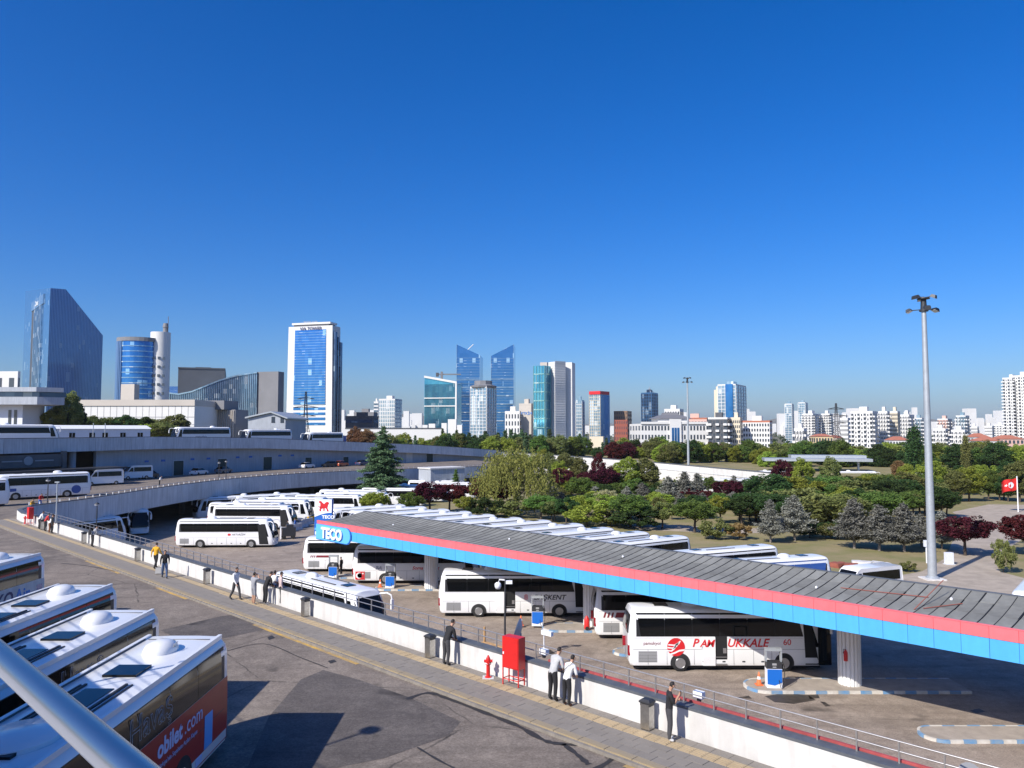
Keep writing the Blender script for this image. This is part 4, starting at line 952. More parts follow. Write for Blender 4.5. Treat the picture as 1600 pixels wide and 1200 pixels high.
# upper deck: three coaches, a fourth at the left edge, site cabin
def on_top(px, off):
    ln = offs(wl, off); best = None
    for i in range(len(ln) - 1):
        for t_ in np.linspace(0, 1, 10):
            p = ln[i].lerp(ln[i + 1], t_); e = abs(800 + F * p.x / p.y - px)
            if best is None or e < best[0]: best = (e, p.copy(), (ln[i + 1] - ln[i]).normalized(), wz[i] + (wz[i + 1] - wz[i]) * t_ - 1.1)
    return best[1:]
for px, lab, s_ in ((317, 'white coach with dark script first in line on the viaduct beside the cabin', 'metrobüs'), (416, 'middle one of three white coaches in line on the viaduct', ''), (507, 'last of three white coaches on the viaduct with a blue tail', 'turizm')):
    p, d, z = on_top(px, 6.0); a = min(math.atan2(d.y, d.x), math.radians(53)) + math.pi
    t, x0 = coach(lab, (p.x, p.y, z), a, L=13.6 if px < 500 else 12.2)
    if s_: side_text(t, x0, s_, .7, 9.0, 1.2, M['txt_navy'], side=1, shear=.3)
    if px == 507: O('tail_panel', MB().bb(-.9, -.02, -1.24, 1.24, .5, 2.7).mesh('tail_panel'), M['busblue'], t, (x0, 0, 0))
p, d, z = on_top(8, 6.0)
coach('white coach nose at the left edge of the viaduct', (p.x, p.y + 4, z), math.radians(46), near=False)
p, d, z = on_top(158, 15)
cb = thing('site_cabin', 'long white prefabricated cabin with pitched roof on the viaduct', 'cabin', (p.x, p.y, z), math.radians(47))
O('wall', MB().bb(-9.2, 9.2, -2.5, 2.5, 0, 2.75).mesh('wall'), M['cabin'], cb)
O('roof', MB().loft([[(x, -2.8, 2.76), (x, 0, 3.5), (x, 2.8, 2.76)] for x in (-9.4, 9.4)]).mesh('roof'), M['white'], cb)
for x in (-6.1, -2.4, 0.1, 3.6, 7.1):
    w_ = O('window', MB().bb(x - .55, x + .55, -2.56, -2.49, 1.05, 1.95).mesh('window'), M['wglass'], cb)
    O('window_frame', MB().bb(x - .03, x + .03, -2.585, -2.56, 1.05, 1.95).bb(x - .62, x - .55, -2.585, -2.5, 1.0, 2.0).bb(x + .55, x + .62, -2.585, -2.5, 1.0, 2.0).mesh('window_frame'), M['white'], w_)
for px, py_ in ((133, 678), (258, 738 + 4)):
    pass

# ------------------------------------------------------------------ street furniture and small things
def on_pave(px, v):                            # point on the pavement in photo column px at distance v from the terminal
    k = (px - 800) / F * (CP); lo = None
    for u in np.linspace(12, -95, 6000):
        p = UV(u, v, ZD + .125); r_ = 800 + F * p.x / (p.y * CP + (p.z - CAMZ) * SP)
        if r_ <= px: return p
def bin_(label, px, py):
    g = on_pave(px, 20.52); t = thing('litter_bin', label, 'bin', g, A45 + .05, 'steel bins along the parapet')
    O('bin_body', cached('binb', lambda: MB().bb(-.16, .16, -.15, .15, .03, .80).mesh('bin_body')), M['brushed'], t)
    O('bin_lid', cached('binl', lambda: MB().loft([[(-.20, -.18, .83), (.20, -.18, .83), (.20, .18, .83), (-.20, .18, .83)], [(-.20, -.18, .88), (.20, -.18, .88), (.20, .18, .88), (-.20, .18, .88)], [(-.13, -.11, .94), (.13, -.11, .94), (.13, .11, .94), (-.13, .11, .94)]]).mesh('bin_lid')), M['dkmetal'], t)
    O('bin_foot', cached('binf', lambda: MB().bb(-.15, .15, -.13, .13, 0, .03).bb(-.17, -.13, -.15, .15, .74, .82).bb(.13, .17, -.15, .15, .74, .82).mesh('bin_foot')), M['dkmetal'], t)
for px, py, lab in ((131, 851, 'beside the person with a backpack'), (215, 877, 'beside the person in yellow'), (323, 909, 'before the group of five people'), (477, 958, 'below the coach with white mirrors'), (672, 1023, 'beside the lone person in black jacket'), (1012, 1132, 'beside the person holding a phone'), (66, 832, 'among the people at the parapet bend')):
    bin_('square steel litter bin at the white parapet ' + lab, px, py)
def hydrant(label, px, py):
    g = on_pave(px, 20.45); t = thing('fire_hydrant', label, 'hydrant', g)
    O('barrel', cached('hyb', lambda: MB().lathe([(.15, 0), (.15, .04), (.085, .06), (.085, .52), (.13, .55), (.13, .60), (.10, .64), (.10, .78), (.06, .86), (.03, .92)], 14).mesh('barrel', smooth=35)), M['red'], t)
    O('outlets', cached('hyo', lambda: MB().tube([(-.19, 0, .68), (.19, 0, .68)], .06, 10).tube([(0, -.17, .66), (0, 0, .66)], .07, 10).mesh('outlets', smooth=35)), M['red'], t)
    O('bonnet', cached('hyc', lambda: MB().lathe([(.14, .58), (.14, .615)], 14).mesh('bonnet')), M['swhite'], t)
    t.scale = (.86, .86, .9)
    O('plinth', cached('hyp', lambda: MB().bb(-.25, .25, -.25, .25, -.03, .012).mesh('plinth')), M['conc'], t)
hydrant('red fire hydrant with white ring on the pavement near the hose cabinet', 763, 1050)
hydrant('red fire hydrant beside the tall cabinet at the parapet bend', 39, 821)
def cabinet(label, px, py, rz=A45):
    g = on_pave(px, 20.55); t = thing('hose_cabinet', label, 'cabinet', g, rz)
    O('box', cached('hcb', lambda: MB().bb(-.38, .38, -.2, .2, .62, 1.75).mesh('box')), M['red'], t)
    O('door', cached('hcd', lambda: MB().bb(-.36, .36, -.225, -.203, .65, 1.72).mesh('door')), M['red'], t)
    O('door_handle', cached('hch', lambda: MB().bb(-.32, -.27, -.25, -.226, 1.12, 1.2).mesh('door_handle')), M['swhite'], t)
    for x in (-.36, .36):
        for y in (-.18, .18): O('leg', cached('hcl', lambda: MB().bb(-.018, .018, -.018, .018, 0, .62).mesh('leg')), M['red'], t, (x, y, 0))
    O('crossbar', cached('hcr', lambda: MB().bb(-.36, .36, -.19, -.17, .2, .23).bb(-.36, .36, .17, .19, .2, .23).bb(-.37, -.35, -.18, .18, .2, .23).bb(.35, .37, -.18, .18, .2, .23).mesh('crossbar')), M['red'], t)
cabinet('tall red fire hose cabinet on legs beside the camera pole', 803, 1063, A45 + .12)
cabinet('red cabinet at the bend of the parapet near the leaning people', 47, 824)
def cone(label, px, py, z=.15, g=None):
    t = thing('traffic_cone', label, 'cone', gp(px, py, z), 0, g)
    O('cone_body', cached('cob', lambda: MB().lathe([(.15, .03), (.035, .70), (.02, .72)], 14).mesh('cone_body', smooth=50)), M['orange'], t)
    O('cone_base', cached('cobs', lambda: MB().bb(-.2, .2, -.2, .2, 0, .04).mesh('cone_base')), M['orange'], t)
    O('cone_band', cached('cobd', lambda: MB().lathe([(.107, .33), (.082, .47)], 14).mesh('cone_band', smooth=50)), M['swhite'], t)
cone('orange traffic cone beside the pump in front of the coach with red capitals', 1186, 1070); cone('orange traffic cone on the island end behind the coach with red capitals', 992, 1018)
cone('orange traffic cone on the island beside the middle pump', 814, 977); cone('orange traffic cone at the pump by the coach with the flag square', 594, 917)
def pump(label, px, py):
    g = gp(px, py, .15); t = thing('fuel_pump', label, 'fuel pump', g, math.radians(-4), 'fuel pumps')
    O('cabinet', cached('pb', lambda: MB().bb(-.42, .42, -.25, .25, .0, 1.05).mesh('cabinet')), M['swhite'], t)
    O('blue_front', cached('pf', lambda: MB().loft([[(-.40, y, .22), (0, y, .15), (.40, y, .32), (.40, y, 1.03), (-.40, y, 1.03)] for y in (-.27, -.252)]).mesh('blue_front')), P('pump_blue', (.01, .14, .55), .4) if 'pumpblue' not in M else M['pumpblue'], t)
    O('display', cached('pd', lambda: MB().bb(-.42, .42, -.24, .24, 1.052, 1.42).mesh('display')), M['dkmetal'], t)
    O('display_screen', cached('pds', lambda: MB().bb(-.12, .12, -.255, -.242, 1.25, 1.36).bb(-.10, .10, -.255, -.242, 1.12, 1.18).mesh('display_screen')), M['grille'], t)
    O('frame', cached('pfr', lambda: MB().bb(-.46, -.38, -.12, .12, 1.42, 2.0).bb(.38, .46, -.12, .12, 1.42, 2.0).bb(-.46, .46, -.14, .14, 2.0, 2.16).mesh('frame')), M['galv'], t)
    O('hose', cached('ph', lambda: MB().tube([(.44, -.1, 1.5), (.56, -.18, 1.2), (.55, -.25, .5), (.45, -.42, .06), (.25, -.5, .12), (.20, -.42, .5)], .022, 6).mesh('hose')), M['txt_blk'], t)
    O('nozzle', cached('pn', lambda: MB().bb(.44, .52, -.08, .08, .85, 1.25).mesh('nozzle')), M['txt_blk'], t)
M['pumpblue'] = P('pump_blue', (.01, .14, .55), .4)
pump('fuel pump with blue front beside the coach with red capitals', 1209, 1073); pump('fuel pump with blue front before the coach with black lettering', 840, 977)
pump('fuel pump with blue front before the coach with the flag square', 610, 918); pump('fuel pump with blue front before the coach at the price totem', 521, 902)
# poles
def mast(label, px, py, top, r0, arms):
    g = gp(px, py, 0); d = g.y; h = zat(top, d); t = thing('floodlight_mast', label, 'light mast', g)
    O('pole', MB().tube([(0, 0, .2), (0, 0, h * .5), (0, 0, h)], [r0, r0 * .78, r0 * .5], 18).mesh('pole', smooth=50), M['galv'], t)
    O('base_plate', MB().bb(-r0 * 2.2, r0 * 2.2, -r0 * 2.2, r0 * 2.2, -.01, .12).mesh('base_plate'), M['conc_lit'], t)
    O('flange', MB().lathe([(r0 * 1.5, .12), (r0 * 1.5, .2), (r0 * 1.1, .34)], 18).mesh('flange'), M['galv'], t)
    O('head_ring', MB().lathe([(.42, h - .75), (.42, h - .55), (.3, h - .5), (.25, h + .45), (.6, h + .5), (.55, h + .62)], 14).mesh('head_ring', smooth=30), M['dkmetal'], t)
    for k in range(arms):
        a = 2 * math.pi * k / arms + .25; c, s = math.cos(a), math.sin(a); hh = h - .65 if k % 2 == 0 else h + .55
        rr = 1.35 if k % 2 == 0 else .9
        f = O('floodlight', cached('flood', lambda: MB().loft([[(-.28, -.34, .0), (.28, -.34, .0), (.28, .34, .0), (-.28, .34, .0)], [(-.2, -.26, .26), (.16, -.26, .30), (.16, .26, .30), (-.2, .26, .26)]]).mesh('floodlight')), M['dkmetal'], t, (c * rr, s * rr, hh), rot=(0, .45, a))
        O('lamp_glass', cached('floodg', lambda: MB().bb(-.25, .25, -.3, .3, -.03, -.004).mesh('lamp_glass')), M['lamp'], f)
        O('arm', MB().tube([(c * .2, s * .2, hh + .1), (c * rr, s * rr, hh + .12)], .05, 6).mesh('arm'), M['dkmetal'], t)
mast('tall galvanised floodlight mast on a concrete base beside the paved path', 1457, 905, 475, .42, 6)
mast('tall floodlight mast rising out of the blue grey trees in the park', 1076, 748, 594, .40, 6)
def lamppost(label, px, py, top, z, cat='lamp post', kind='lamp'):
    g = gp(px, py, z); h = zat(top, g.y) - z; t = thing('street_lamp' if kind == 'lamp' else 'camera_pole', label, cat, g)
    O('pole', MB().tube([(0, 0, 0), (0, 0, h)], [.075, .05], 10).mesh('pole', smooth=50), M['dkmetal'], t)
    if kind == 'lamp':
        O('lamp_head', cached('lph', lambda: MB().lathe([(.05, -.05), (.26, .05), (.28, .14), (.12, .30), (.02, .32)], 14).mesh('lamp_head', smooth=45)), M['lamp'], t, (0, 0, h)); O('lamp_cap', cached('lpc', lambda: MB().lathe([(.30, .14), (.15, .32), (.02, .36)], 14).mesh('lamp_cap')), M['dkmetal'], t, (0, 0, h))
    return t, h
t, h = lamppost('dark camera pole with white dome cameras rising behind the red hose cabinet', 789, 1043, 905, 0, 'camera pole', 'cam')
O('arm', MB().tube([(0, 0, h - .05), (-.35, 0, h - .02), (-.42, 0, h - .25)], .05, 8).mesh('arm'), M['swhite'], t)
O('dome_camera', MB().lathe([(.02, -.42), (.14, -.38), (.20, -.24), (.20, -.08), (.12, 0)], 14, (-.44, 0, h - .2)).mesh('dome_camera', smooth=50), M['swhite'], t)
O('fixed_camera', MB().bb(.05, .45, -.1, .1, h - .28, h - .08).mesh('fixed_camera'), M['swhite'], t)
lamppost('dark street lamp with round head standing beyond the parapet near the bend', 149, 875, 790, 0)
lamppost('street lamp in front of the round badged coach', 74, 790, 752, ZD)
lamppost('street lamp on the far parapet near the second wall door', 342, 752, 724, ZD); lamppost('twin of the parapet lamp standing right beside it', 353, 751, 722, ZD)
for px in (149, 168):
    p, d, z = on_top(px, .1); t = thing('slim_pole', 'slim grey pole fixed to the viaduct parapet', 'pole', (p.x, p.y - .3, z - 1.4), 0, 'poles on the viaduct'); O('pole', MB().tube([(0, 0, 0), (0, 0, 5.2)], .07, 6).mesh('pole'), M['galv'], t); O('bracket', MB().bb(-.15, .15, 0, .3, .8, 1.0).mesh('bracket'), M['galv'], t)
p = gp(87, 832, ZD); t = thing('slim_pole', 'pale slim mast on the parapet beside the group of people', 'pole', p); O('pole', MB().tube([(0, 0, 0), (0, 0, 4.6)], .06, 8).mesh('pole'), M['galv'], t); O('cap', MB().bb(-.2, .2, -.1, .1, 4.6, 4.7).mesh('cap'), M['galv'], t)
# small things around the parapet
t = thing('satellite_dish', 'grey satellite dish fixed to the outside of the parapet rail', 'dish', UV(-5.95, 21.9, ZD + .4), A45 + .7)
O('reflector', MB().lathe([(.02, 0), (.20, .03), (.36, .11), (.40, .14)], 20).mesh('reflector', smooth=60), M['grille'], t, (0, -.1, .45), rot=(1.15, 0, .3)); O('arm', MB().tube([(0, 0, 0), (0, 0, .45), (.05, -.45, .5)], .02, 6).mesh('arm'), M['galv'], t)
t = thing('satellite_dish', 'dish seen edge on behind the red hose cabinet', 'dish', UV(-21.6, 22.1, ZD + .5), A45)
O('reflector', MB().lathe([(.02, 0), (.3, .04), (.52, .16), (.55, .19)], 20).mesh('reflector', smooth=60), M['galv'], t, (0, 0, 1.0), rot=(1.3, 0, -1.0)); O('arm', MB().tube([(0, 0, 0), (0, 0, 1.0)], .03, 6).mesh('arm'), M['galv'], t)
t = thing('wall_camera', 'white box camera on a short post beside the hose cabinet', 'camera', UV(-20.0, 21.7, ZD + 1.0), A45)
O('post', MB().tube([(0, 0, 0), (0, 0, .85)], .02, 6).mesh('post'), M['swhite'], t); O('housing', MB().bb(-.08, .42, -.07, .07, .82, .98).mesh('housing'), M['swhite'], t)
for u, lab in ((-19.9, 'white spotlight clamped to the rail beside the box camera'), (-13.3, 'white spotlight on the red strip past the leaning couple')):
    t = thing('spotlight', lab, 'spotlight', UV(u, 21.6, ZD + 1.12), A45); O('housing', MB().bb(-.16, .16, -.1, .1, 0, .2).mesh('housing'), M['swhite'], t); O('bracket', MB().bb(-.05, .05, -.05, .05, -.12, 0).mesh('bracket'), M['dkmetal'], t)
t = thing('timber_pile', 'pale timber boards on a low frame below the parapet rail', 'timber', gp(768, 1015, 3.0), A45); t.location.z = 0
for k in range(6): O('board', MB().bb(-1.5, 1.5, -.9 + k * .31, -.62 + k * .31, 2.9, 2.96).mesh('board'), M['wood'], t, (0, 0, RNG.uniform(0, .05)))
for x in (-1.4, 1.4):
    for y in (-.8, .8): O('leg', MB().bb(x - .04, x + .04, y - .04, y + .04, 0, 2.9 + (.9 if y > 0 else 0)).mesh('leg'), M['wood'], t)
# barrier blocks and trolley in the yard
for i in range(7):
    g = gp(462 + i * 9.0, 829 - i * 4.6, 0)
    t = tag(O('barrier_block', cached('jersey', lambda: MB().loft([[(x, -.3, 0), (x, -.3, .12), (x, -.12, .45), (x, -.1, .95), (x, .1, .95), (x, .12, .45), (x, .3, .12), (x, .3, 0)] for x in (-1.45, 1.45)]).mesh('barrier_block')), M['yellow'] if i in (3, 4) else M['conc_lit'], loc=g, rz=math.radians(72)), 'yellow painted concrete barrier block in the line beside the totem' if i in (3, 4) else 'grey concrete barrier block in the line beside the totem', 'barrier', 'barrier blocks')
g = gp(447, 842, 0); t = thing('handcart', 'dark loaded handcart with a board standing at the end of the barrier', 'cart', g, .4)
O('load', MB().bb(-.5, 1.2, -.5, .5, .4, 1.5).bb(.0, .9, -.4, .4, 1.5, 1.9).mesh('load'), M['dkmetal'], t); O('board', MB().bb(-.75, -.68, -.5, .5, .05, 1.7).mesh('board'), M['cabin'], t)
for x in (-.3, .9): O('wheel', MB().wheel((x, -.5, .25), .25, .1, 12).wheel((x, .5, .25), .25, .1, 12).mesh('wheel'), M['tyre'], t)
g = gp(917, 984, .15); t = thing('fire_extinguisher', 'red wheeled extinguisher at the foot of the middle column', 'extinguisher', g)
O('cylinder', MB().lathe([(.0, .05), (.2, .08), (.2, .75), (.08, .95), (.05, 1.0)], 12).mesh('cylinder', smooth=50), M['red'], t); O('wheel', MB().wheel((0, -.2, .14), .14, .06, 12).wheel((0, .2, .14), .14, .06, 12).mesh('wheel'), M['tyre'], t)
# flags
def flag(label, px, py, top, w, h, red):
    g = gp(px, py, 0); H = zat(top, g.y); t = thing('flagpole', label, 'flag', g)
    O('pole', MB().tube([(0, 0, 0), (0, 0, H)], .09, 8).mesh('pole'), M['swhite'], t)
    rows = [[(-.12 - w * k / 12 * .96, .35 * math.sin(k * .9) * k / 12, H - .3 - h * j / 4 - .055 * k - .10 * math.sin(k * .7)) for k in range(13)] for j in range(5)]
    O('cloth', MB().loft(rows, caps=False, closed=False).mesh('cloth', smooth=80), M['red'] if red else M['swhite'], t)
    if red:
        def onflag(x, y): k = -(x + .12) / (w * .96) * 12; return (x, .35 * math.sin(k * .9) * k / 12 - .03, H - .3 - h / 2 + y - .055 * k - .10 * math.sin(k * .7))
        for nm, poly, cx in (('crescent', [(-a, b) for a, b in crescent(.55)], -1.15), ('star', [(-a, b) for a, b in star(.26)], -1.95)):
            O(nm, MB().add([onflag(cx + a, b) for a, b in poly], [tuple(range(len(poly)))]).mesh(nm), M['swhite'], t)
flag('red flag with white crescent and star on a pole at the plaza', 1591, 800, 744, 3.0, 2.1, True)
flag('white flag hanging limp on a pole beside the mast', 1415, 787, 752, 1.0, 1.7, False)
g = gp(1483, 882, 0); t = thing('utility_box', 'small pale utility box on the kerb of the paved path', 'utility box', g); O('box', MB().bb(-.4, .4, -.25, .25, .1, 1.3).mesh('box'), M['cabin'], t); O('plinth', MB().bb(-.5, .5, -.35, .35, -.01, .1).mesh('plinth'), M['conc'], t)
g = gp(1448, 880, 0); t = thing('meter_post', 'white meter box on a thin post at the lawn', 'meter box', g); O('post', MB().bb(-.05, .05, -.05, .05, 0, 1.9).mesh('post'), M['swhite'], t); O('box', MB().bb(-.24, .24, -.12, .12, 1.8, 2.5).mesh('box'), M['cabin'], t)
g = gp(1352, 886, 2.6); van('pale panel van parked between the rubble and the canopy', (g.x, g.y, 0), math.radians(204), L=6.9)
for i in range(14):
    g = gp(1300 + i * 6.5 + RNG.uniform(-3, 3), 884 + RNG.uniform(-3, 3), 0); s = RNG.uniform(.25, .6)
    tag(O('rubble_block', MB().loft([[(a * s * RNG.uniform(.8, 1.2), b * s * RNG.uniform(.8, 1.2), z * s) for a, b in ((-1, -1), (1, -1), (1, 1), (-1, 1))] for z in (0, .9)]).mesh('rubble_block'), M['rust'] if i < 6 else M['conc_lit'], loc=g, rz=RNG.uniform(0, 3)), 'broken reddish block in the rubble heap behind the coaches' if i < 6 else 'broken grey block in the rubble heap behind the coaches', 'rubble', 'rubble blocks')
# shelters and more coaches across the park
g = at(1275, 735, 215)
sh = thing('bus_shelter', 'long flat grey canopy on slim posts among the park trees', 'shelter', (g.x, 215, 0), math.radians(-12))
z1_ = zat(716, 215)
O('roof', MB().bb(-14, 14, -3.5, 3.5, z1_ - .75, z1_).mesh('roof'), M['galv'], sh); O('roof_upper', MB().bb(-6, 14, 3.51, 9.5, z1_ - .2, z1_ + .7).mesh('roof_upper'), M['galv'], sh)
for x in (-9, -2, 4.5, 11): O('post', MB().bb(x - .25, x + .25, -.4, .4, 0, z1_ - .75).mesh('post'), M['galv'], sh)
for px, Y, lab in ((1205, 212, 'white coach end showing beside the plum tree at the shelter'), (1335, 210, 'white coach standing under the grey shelter'), (1462, 205, 'white coach behind the mast among the trees'), (1135, 178, 'white coach half hidden by plum trees in the park')):
    coach(lab, (xat(px, Y), Y, 0 if px != 1135 else 0), math.radians(4), near=False)
# ------------------------------------------------------------------ trees
def leaves(C, size, rng, flat=0.0, long=1.6):
    n = len(C); nrm = rng.normal(size=(n, 3)); nrm[:, 2] += flat * np.sign(nrm[:, 2] + 1e-6) * 2
    nrm /= np.linalg.norm(nrm, axis=1)[:, None]
    a = np.cross(nrm, rng.normal(size=(n, 3))); a /= np.linalg.norm(a, axis=1)[:, None] + 1e-9; b = np.cross(nrm, a)
    s = (size * rng.uniform(.6, 1.25, n))[:, None]; a = a * s * long * .5; b = b * s * .5
    return np.stack([C - a, C - b * .9, C + a, C + b * .9], 1).reshape(-1, 3)
def ball(n, rng):
    d = rng.normal(size=(n, 3)); d /= np.linalg.norm(d, axis=1)[:, None]; return d
def crown_round(seed, R=2.3, H=3.6, zc=3.4, clumps=72, per=125, size=.175):
    rng = np.random.default_rng(seed); C = []
    lob = [(ball(1, rng)[0], rng.uniform(.75, 1.15)) for _ in range(9)]
    for k in range(clumps):
        d = ball(1, rng)[0]; d[2] = d[2] * .9 + .12
        bump = 1 + .30 * max((float(d @ l) - .55) * w for l, w in lob) - .10
        r = rng.uniform(.52, 1.0) ** .6 * bump
        c = np.array([d[0] * R * r, d[1] * R * r, zc + d[2] * H * .5 * r])
        rc = R * rng.uniform(.17, .29)
        q = ball(per, rng) * (rng.uniform(.35, 1.0, per) ** .5)[:, None] * np.array([rc, rc, rc * .72]); C.append(c + q)
    return leaves(np.concatenate(C), size, rng, .3)
def crown_layered(seed, R, H, z0, levels, size, per=26, tilt=.0, wob=.25, power=.85):
    rng = np.random.default_rng(seed); C = []
    for i in range(levels):
        t = i / (levels - 1); z = z0 + H * t; Rl = R * (1 - t) ** power * rng.uniform(1 - wob, 1 + wob * .6) + .12
        nb = max(4, int(11 * (1 - t) + 4)); a0 = rng.uniform(0, 6.28)
        for k in range(nb):
            a = a0 + 2 * math.pi * k / nb + rng.uniform(-.3, .3); L = Rl * rng.uniform(.5, 1.12); m = max(3, int(L / .30)); zj = rng.uniform(-.5, .5) * H / levels
            for j in range(m):
                s = (j + .6) / m; w = .16 + .34 * L * .5 * s * (1.25 - s)
                c = np.array([math.cos(a) * L * s, math.sin(a) * L * s, z + zj + tilt * L * s - .10 * s * s * L])
                n = int(per * (.5 + s * .6)); q = rng.normal(size=(n, 3)) * np.array([w, w, .11 + .05 * w]); C.append(c + q)
    return leaves(np.concatenate(C), size, rng, .5, 2.2)
def crown_willow(seed, R=5.6, H=10.5):
    rng = np.random.default_rng(seed); C = []
    for k in range(520):
        d = ball(1, rng)[0]; d[2] = abs(d[2]); r = rng.uniform(.55, 1.0)
        lump = 1 + .16 * math.sin(5 * math.atan2(d[1], d[0]) + 1) + .1 * math.sin(9 * d[2])
        p = np.array([d[0] * R * r * lump, d[1] * R * r * lump, H * .46 + d[2] * H * .52 * r]); L = rng.uniform(1.6, 4.2) * (1.15 - .45 * d[2])
        n = int(L * 11); t = np.linspace(0, 1, n); sw = rng.normal(size=2) * .25
        q = np.stack([p[0] + sw[0] * t + d[0] * .5 * np.sin(t * 2), p[1] + sw[1] * t + d[1] * .5 * np.sin(t * 2), np.maximum(p[2] - L * t, .6)], 1) + rng.normal(size=(n, 3)) * .10
        C.append(q)
    Cn = np.concatenate(C); V = leaves(Cn, .20, rng, 0, 1.0); V = V.reshape(-1, 4, 3); c = V.mean(1, keepdims=True); V = c + (V - c) * np.array([1, 1, 1.7]); return V.reshape(-1, 3)
def crown_column(seed, R=1.5, H=12, size=.3):
    rng = np.random.default_rng(seed); C = []
    for k in range(150):
        t = rng.uniform(0, 1); a = rng.uniform(0, 6.28); r = R * math.sin(math.pi * (.12 + .86 * t)) ** .6 * rng.uniform(.5, 1.0)
        c = np.array([math.cos(a) * r, math.sin(a) * r, 1.2 + H * t]); C.append(c + rng.normal(size=(42, 3)) * np.array([.3, .3, .5]))
    return leaves(np.concatenate(C), size, rng, .1)
def trunk_mesh(seed, h, r, limbs, spread, zl):
    rng = random.Random(seed); b = MB(); bend = (rng.uniform(-.15, .15), rng.uniform(-.15, .15))
    b.tube([(0, 0, -.1), (bend[0] * .4, bend[1] * .4, h * .35), (bend[0], bend[1], h * .7), (bend[0] * .6, bend[1] * .6, h)], [r * 1.25, r, r * .75, r * .25], 8)
    for k in range(limbs):
        a = 2 * math.pi * k / limbs + rng.uniform(-.4, .4); z = zl + (h - zl) * rng.uniform(0, .5); L = spread * rng.uniform(.6, 1)
        b.tube([(bend[0] * .6, bend[1] * .6, z), (math.cos(a) * L * .5, math.sin(a) * L * .5, z + L * .45), (math.cos(a) * L, math.sin(a) * L, z + L * .8)], [r * .5, r * .32, r * .1], 6)
    return b.mesh('trunk', smooth=50)
PROTO = {}
def proto(k, crown, trunk): PROTO[k] = (mesh_np('crown', crown), trunk)
for i in range(4): proto(f'round{i}', crown_round(20 + i, R=[2.3, 2.5, 2.1, 2.4][i], H=[3.4, 3.0, 3.9, 3.3][i], zc=[3.4, 3.3, 3.6, 3.2][i]), trunk_mesh(i, 3.6, .13, 6, 1.8, 1.5))
for i in range(3): proto(f'tall{i}', crown_round(40 + i, R=[3.3, 3.0, 3.7][i], H=[9.4, 10.2, 9.2][i], zc=[5.7, 5.9, 5.3][i], clumps=135, per=115, size=.25), trunk_mesh(10 + i, 7.5, .22, 8, 2.6, 2.4))
for i in range(2): proto(f'shrub{i}', crown_round(60 + i, R=1.5, H=2.2, zc=1.05, clumps=44, per=90, size=.14), trunk_mesh(20 + i, 1.2, .06, 6, .9, .2))
for i in range(3): proto(f'bluecedar{i}', crown_layered(70 + i, [2.3, 2.5, 2.2][i], [4.8, 4.5, 5.2][i], 1.25, 12, .15, per=34, tilt=.42, wob=.35, power=.62), trunk_mesh(30 + i, 5.6, .14, 5, 1.2, 1.0))
for i in range(2): proto(f'conifer{i}', crown_layered(80 + i, [2.4, 2.0][i], [8.6, 9.2][i], 1.0, 17, .20, per=26, tilt=.05, wob=.3), trunk_mesh(40 + i, 9.4, .18, 3, .8, 2))
proto('cedar', crown_layered(90, 5.6, 13.2, 1.6, 25, .22, per=36, tilt=.10, wob=.32, power=.72), trunk_mesh(50, 14.0, .34, 5, 2.2, 2.5))
proto('willow', crown_willow(95), trunk_mesh(51, 8.6, .38, 9, 3.6, 2.2))
proto('poplar', crown_column(96), trunk_mesh(52, 11, .22, 4, 1.0, 2))
FORM = dict(round='round', tall='tall', shrub='shrub', bluecedar='bluecedar', conifer='conifer', cedar='cedar', willow='willow', poplar='poplar')
NVAR = dict(round=4, tall=3, shrub=2, bluecedar=3, conifer=2, cedar=0, willow=0, poplar=0)
def tree(form, leaf, pos, h, label, group=None, wide=1.0, name=None, bark='bark'):
    k = form if NVAR[form] == 0 else form + str(RNG.randrange(NVAR[form])); cr, tk = PROTO[k]
    base = dict(round=5.3, tall=11.2, shrub=2.2, bluecedar=6.5, conifer=9.8, cedar=15.0, willow=10.6, poplar=13.4)[form]; s = h / base
    t = thing(name or dict(shrub='shrub', bluecedar='blue_cedar', conifer='conifer_tree', cedar='cedar_tree', willow='willow_tree', poplar='poplar_tree').get(form, 'plum_tree' if leaf == 'plum' else ('garden_tree' if form == 'round' else 'park_tree')), label, 'shrub' if form == 'shrub' else 'tree', pos, RNG.uniform(0, 6.28), group)
    t.scale = (s * wide * RNG.uniform(.94, 1.06), s * wide * RNG.uniform(.94, 1.06), s)
    O('trunk', tk, M[bark], t); O('crown', cr, LEAF[leaf], t)
    return t
def T(px, base, top, form, leaf, label, group=None, wide=1.0, **kw):    # tree by the photo row of its foot and of its top
    g = gp(px, base, 0); h = zat(top, g.y); return tree(form, leaf, g, max(h, .5), label, group, wide, **kw)
def TD(px, Y, top, form, leaf, label, group=None, wide=1.0, z=0.0, **kw):  # foot hidden: depth given
    p = Vector((xat(px, Y, z + 3), Y, z)); return tree(form, leaf, p, max(zat(top, Y) - z, .8), label, group, wide, **kw)
T(598, 788, 668, 'cedar', 'cedar', 'tall dark cedar with layered boughs beside the crowded bus yard')
T(806, 803, 688, 'willow', 'willow', 'broad weeping willow with trailing yellow green branches in front of the ramp')
T(586, 806, 768, 'round', 'ygreen', 'bright yellow green round tree at the foot of the tall cedar', wide=1.35)
T(642, 806, 767, 'round', 'green', 'round green tree between the tall cedar and the plum trees', wide=1.2)
T(570, 804, 772, 'round', 'ygreen', 'small yellow green tree beside the barrier blocks under the cedar', wide=1.1)
for px, b, tp, w in ((672, 803, 752, 1.35), (702, 800, 752, 1.3), (758, 798, 746, 1.35), (782, 800, 752, 1.1)):
    T(px, b, tp, 'round', 'plum', 'dark plum tree in the clump between cedar and willow', 'plum trees behind the canopy roof', w)
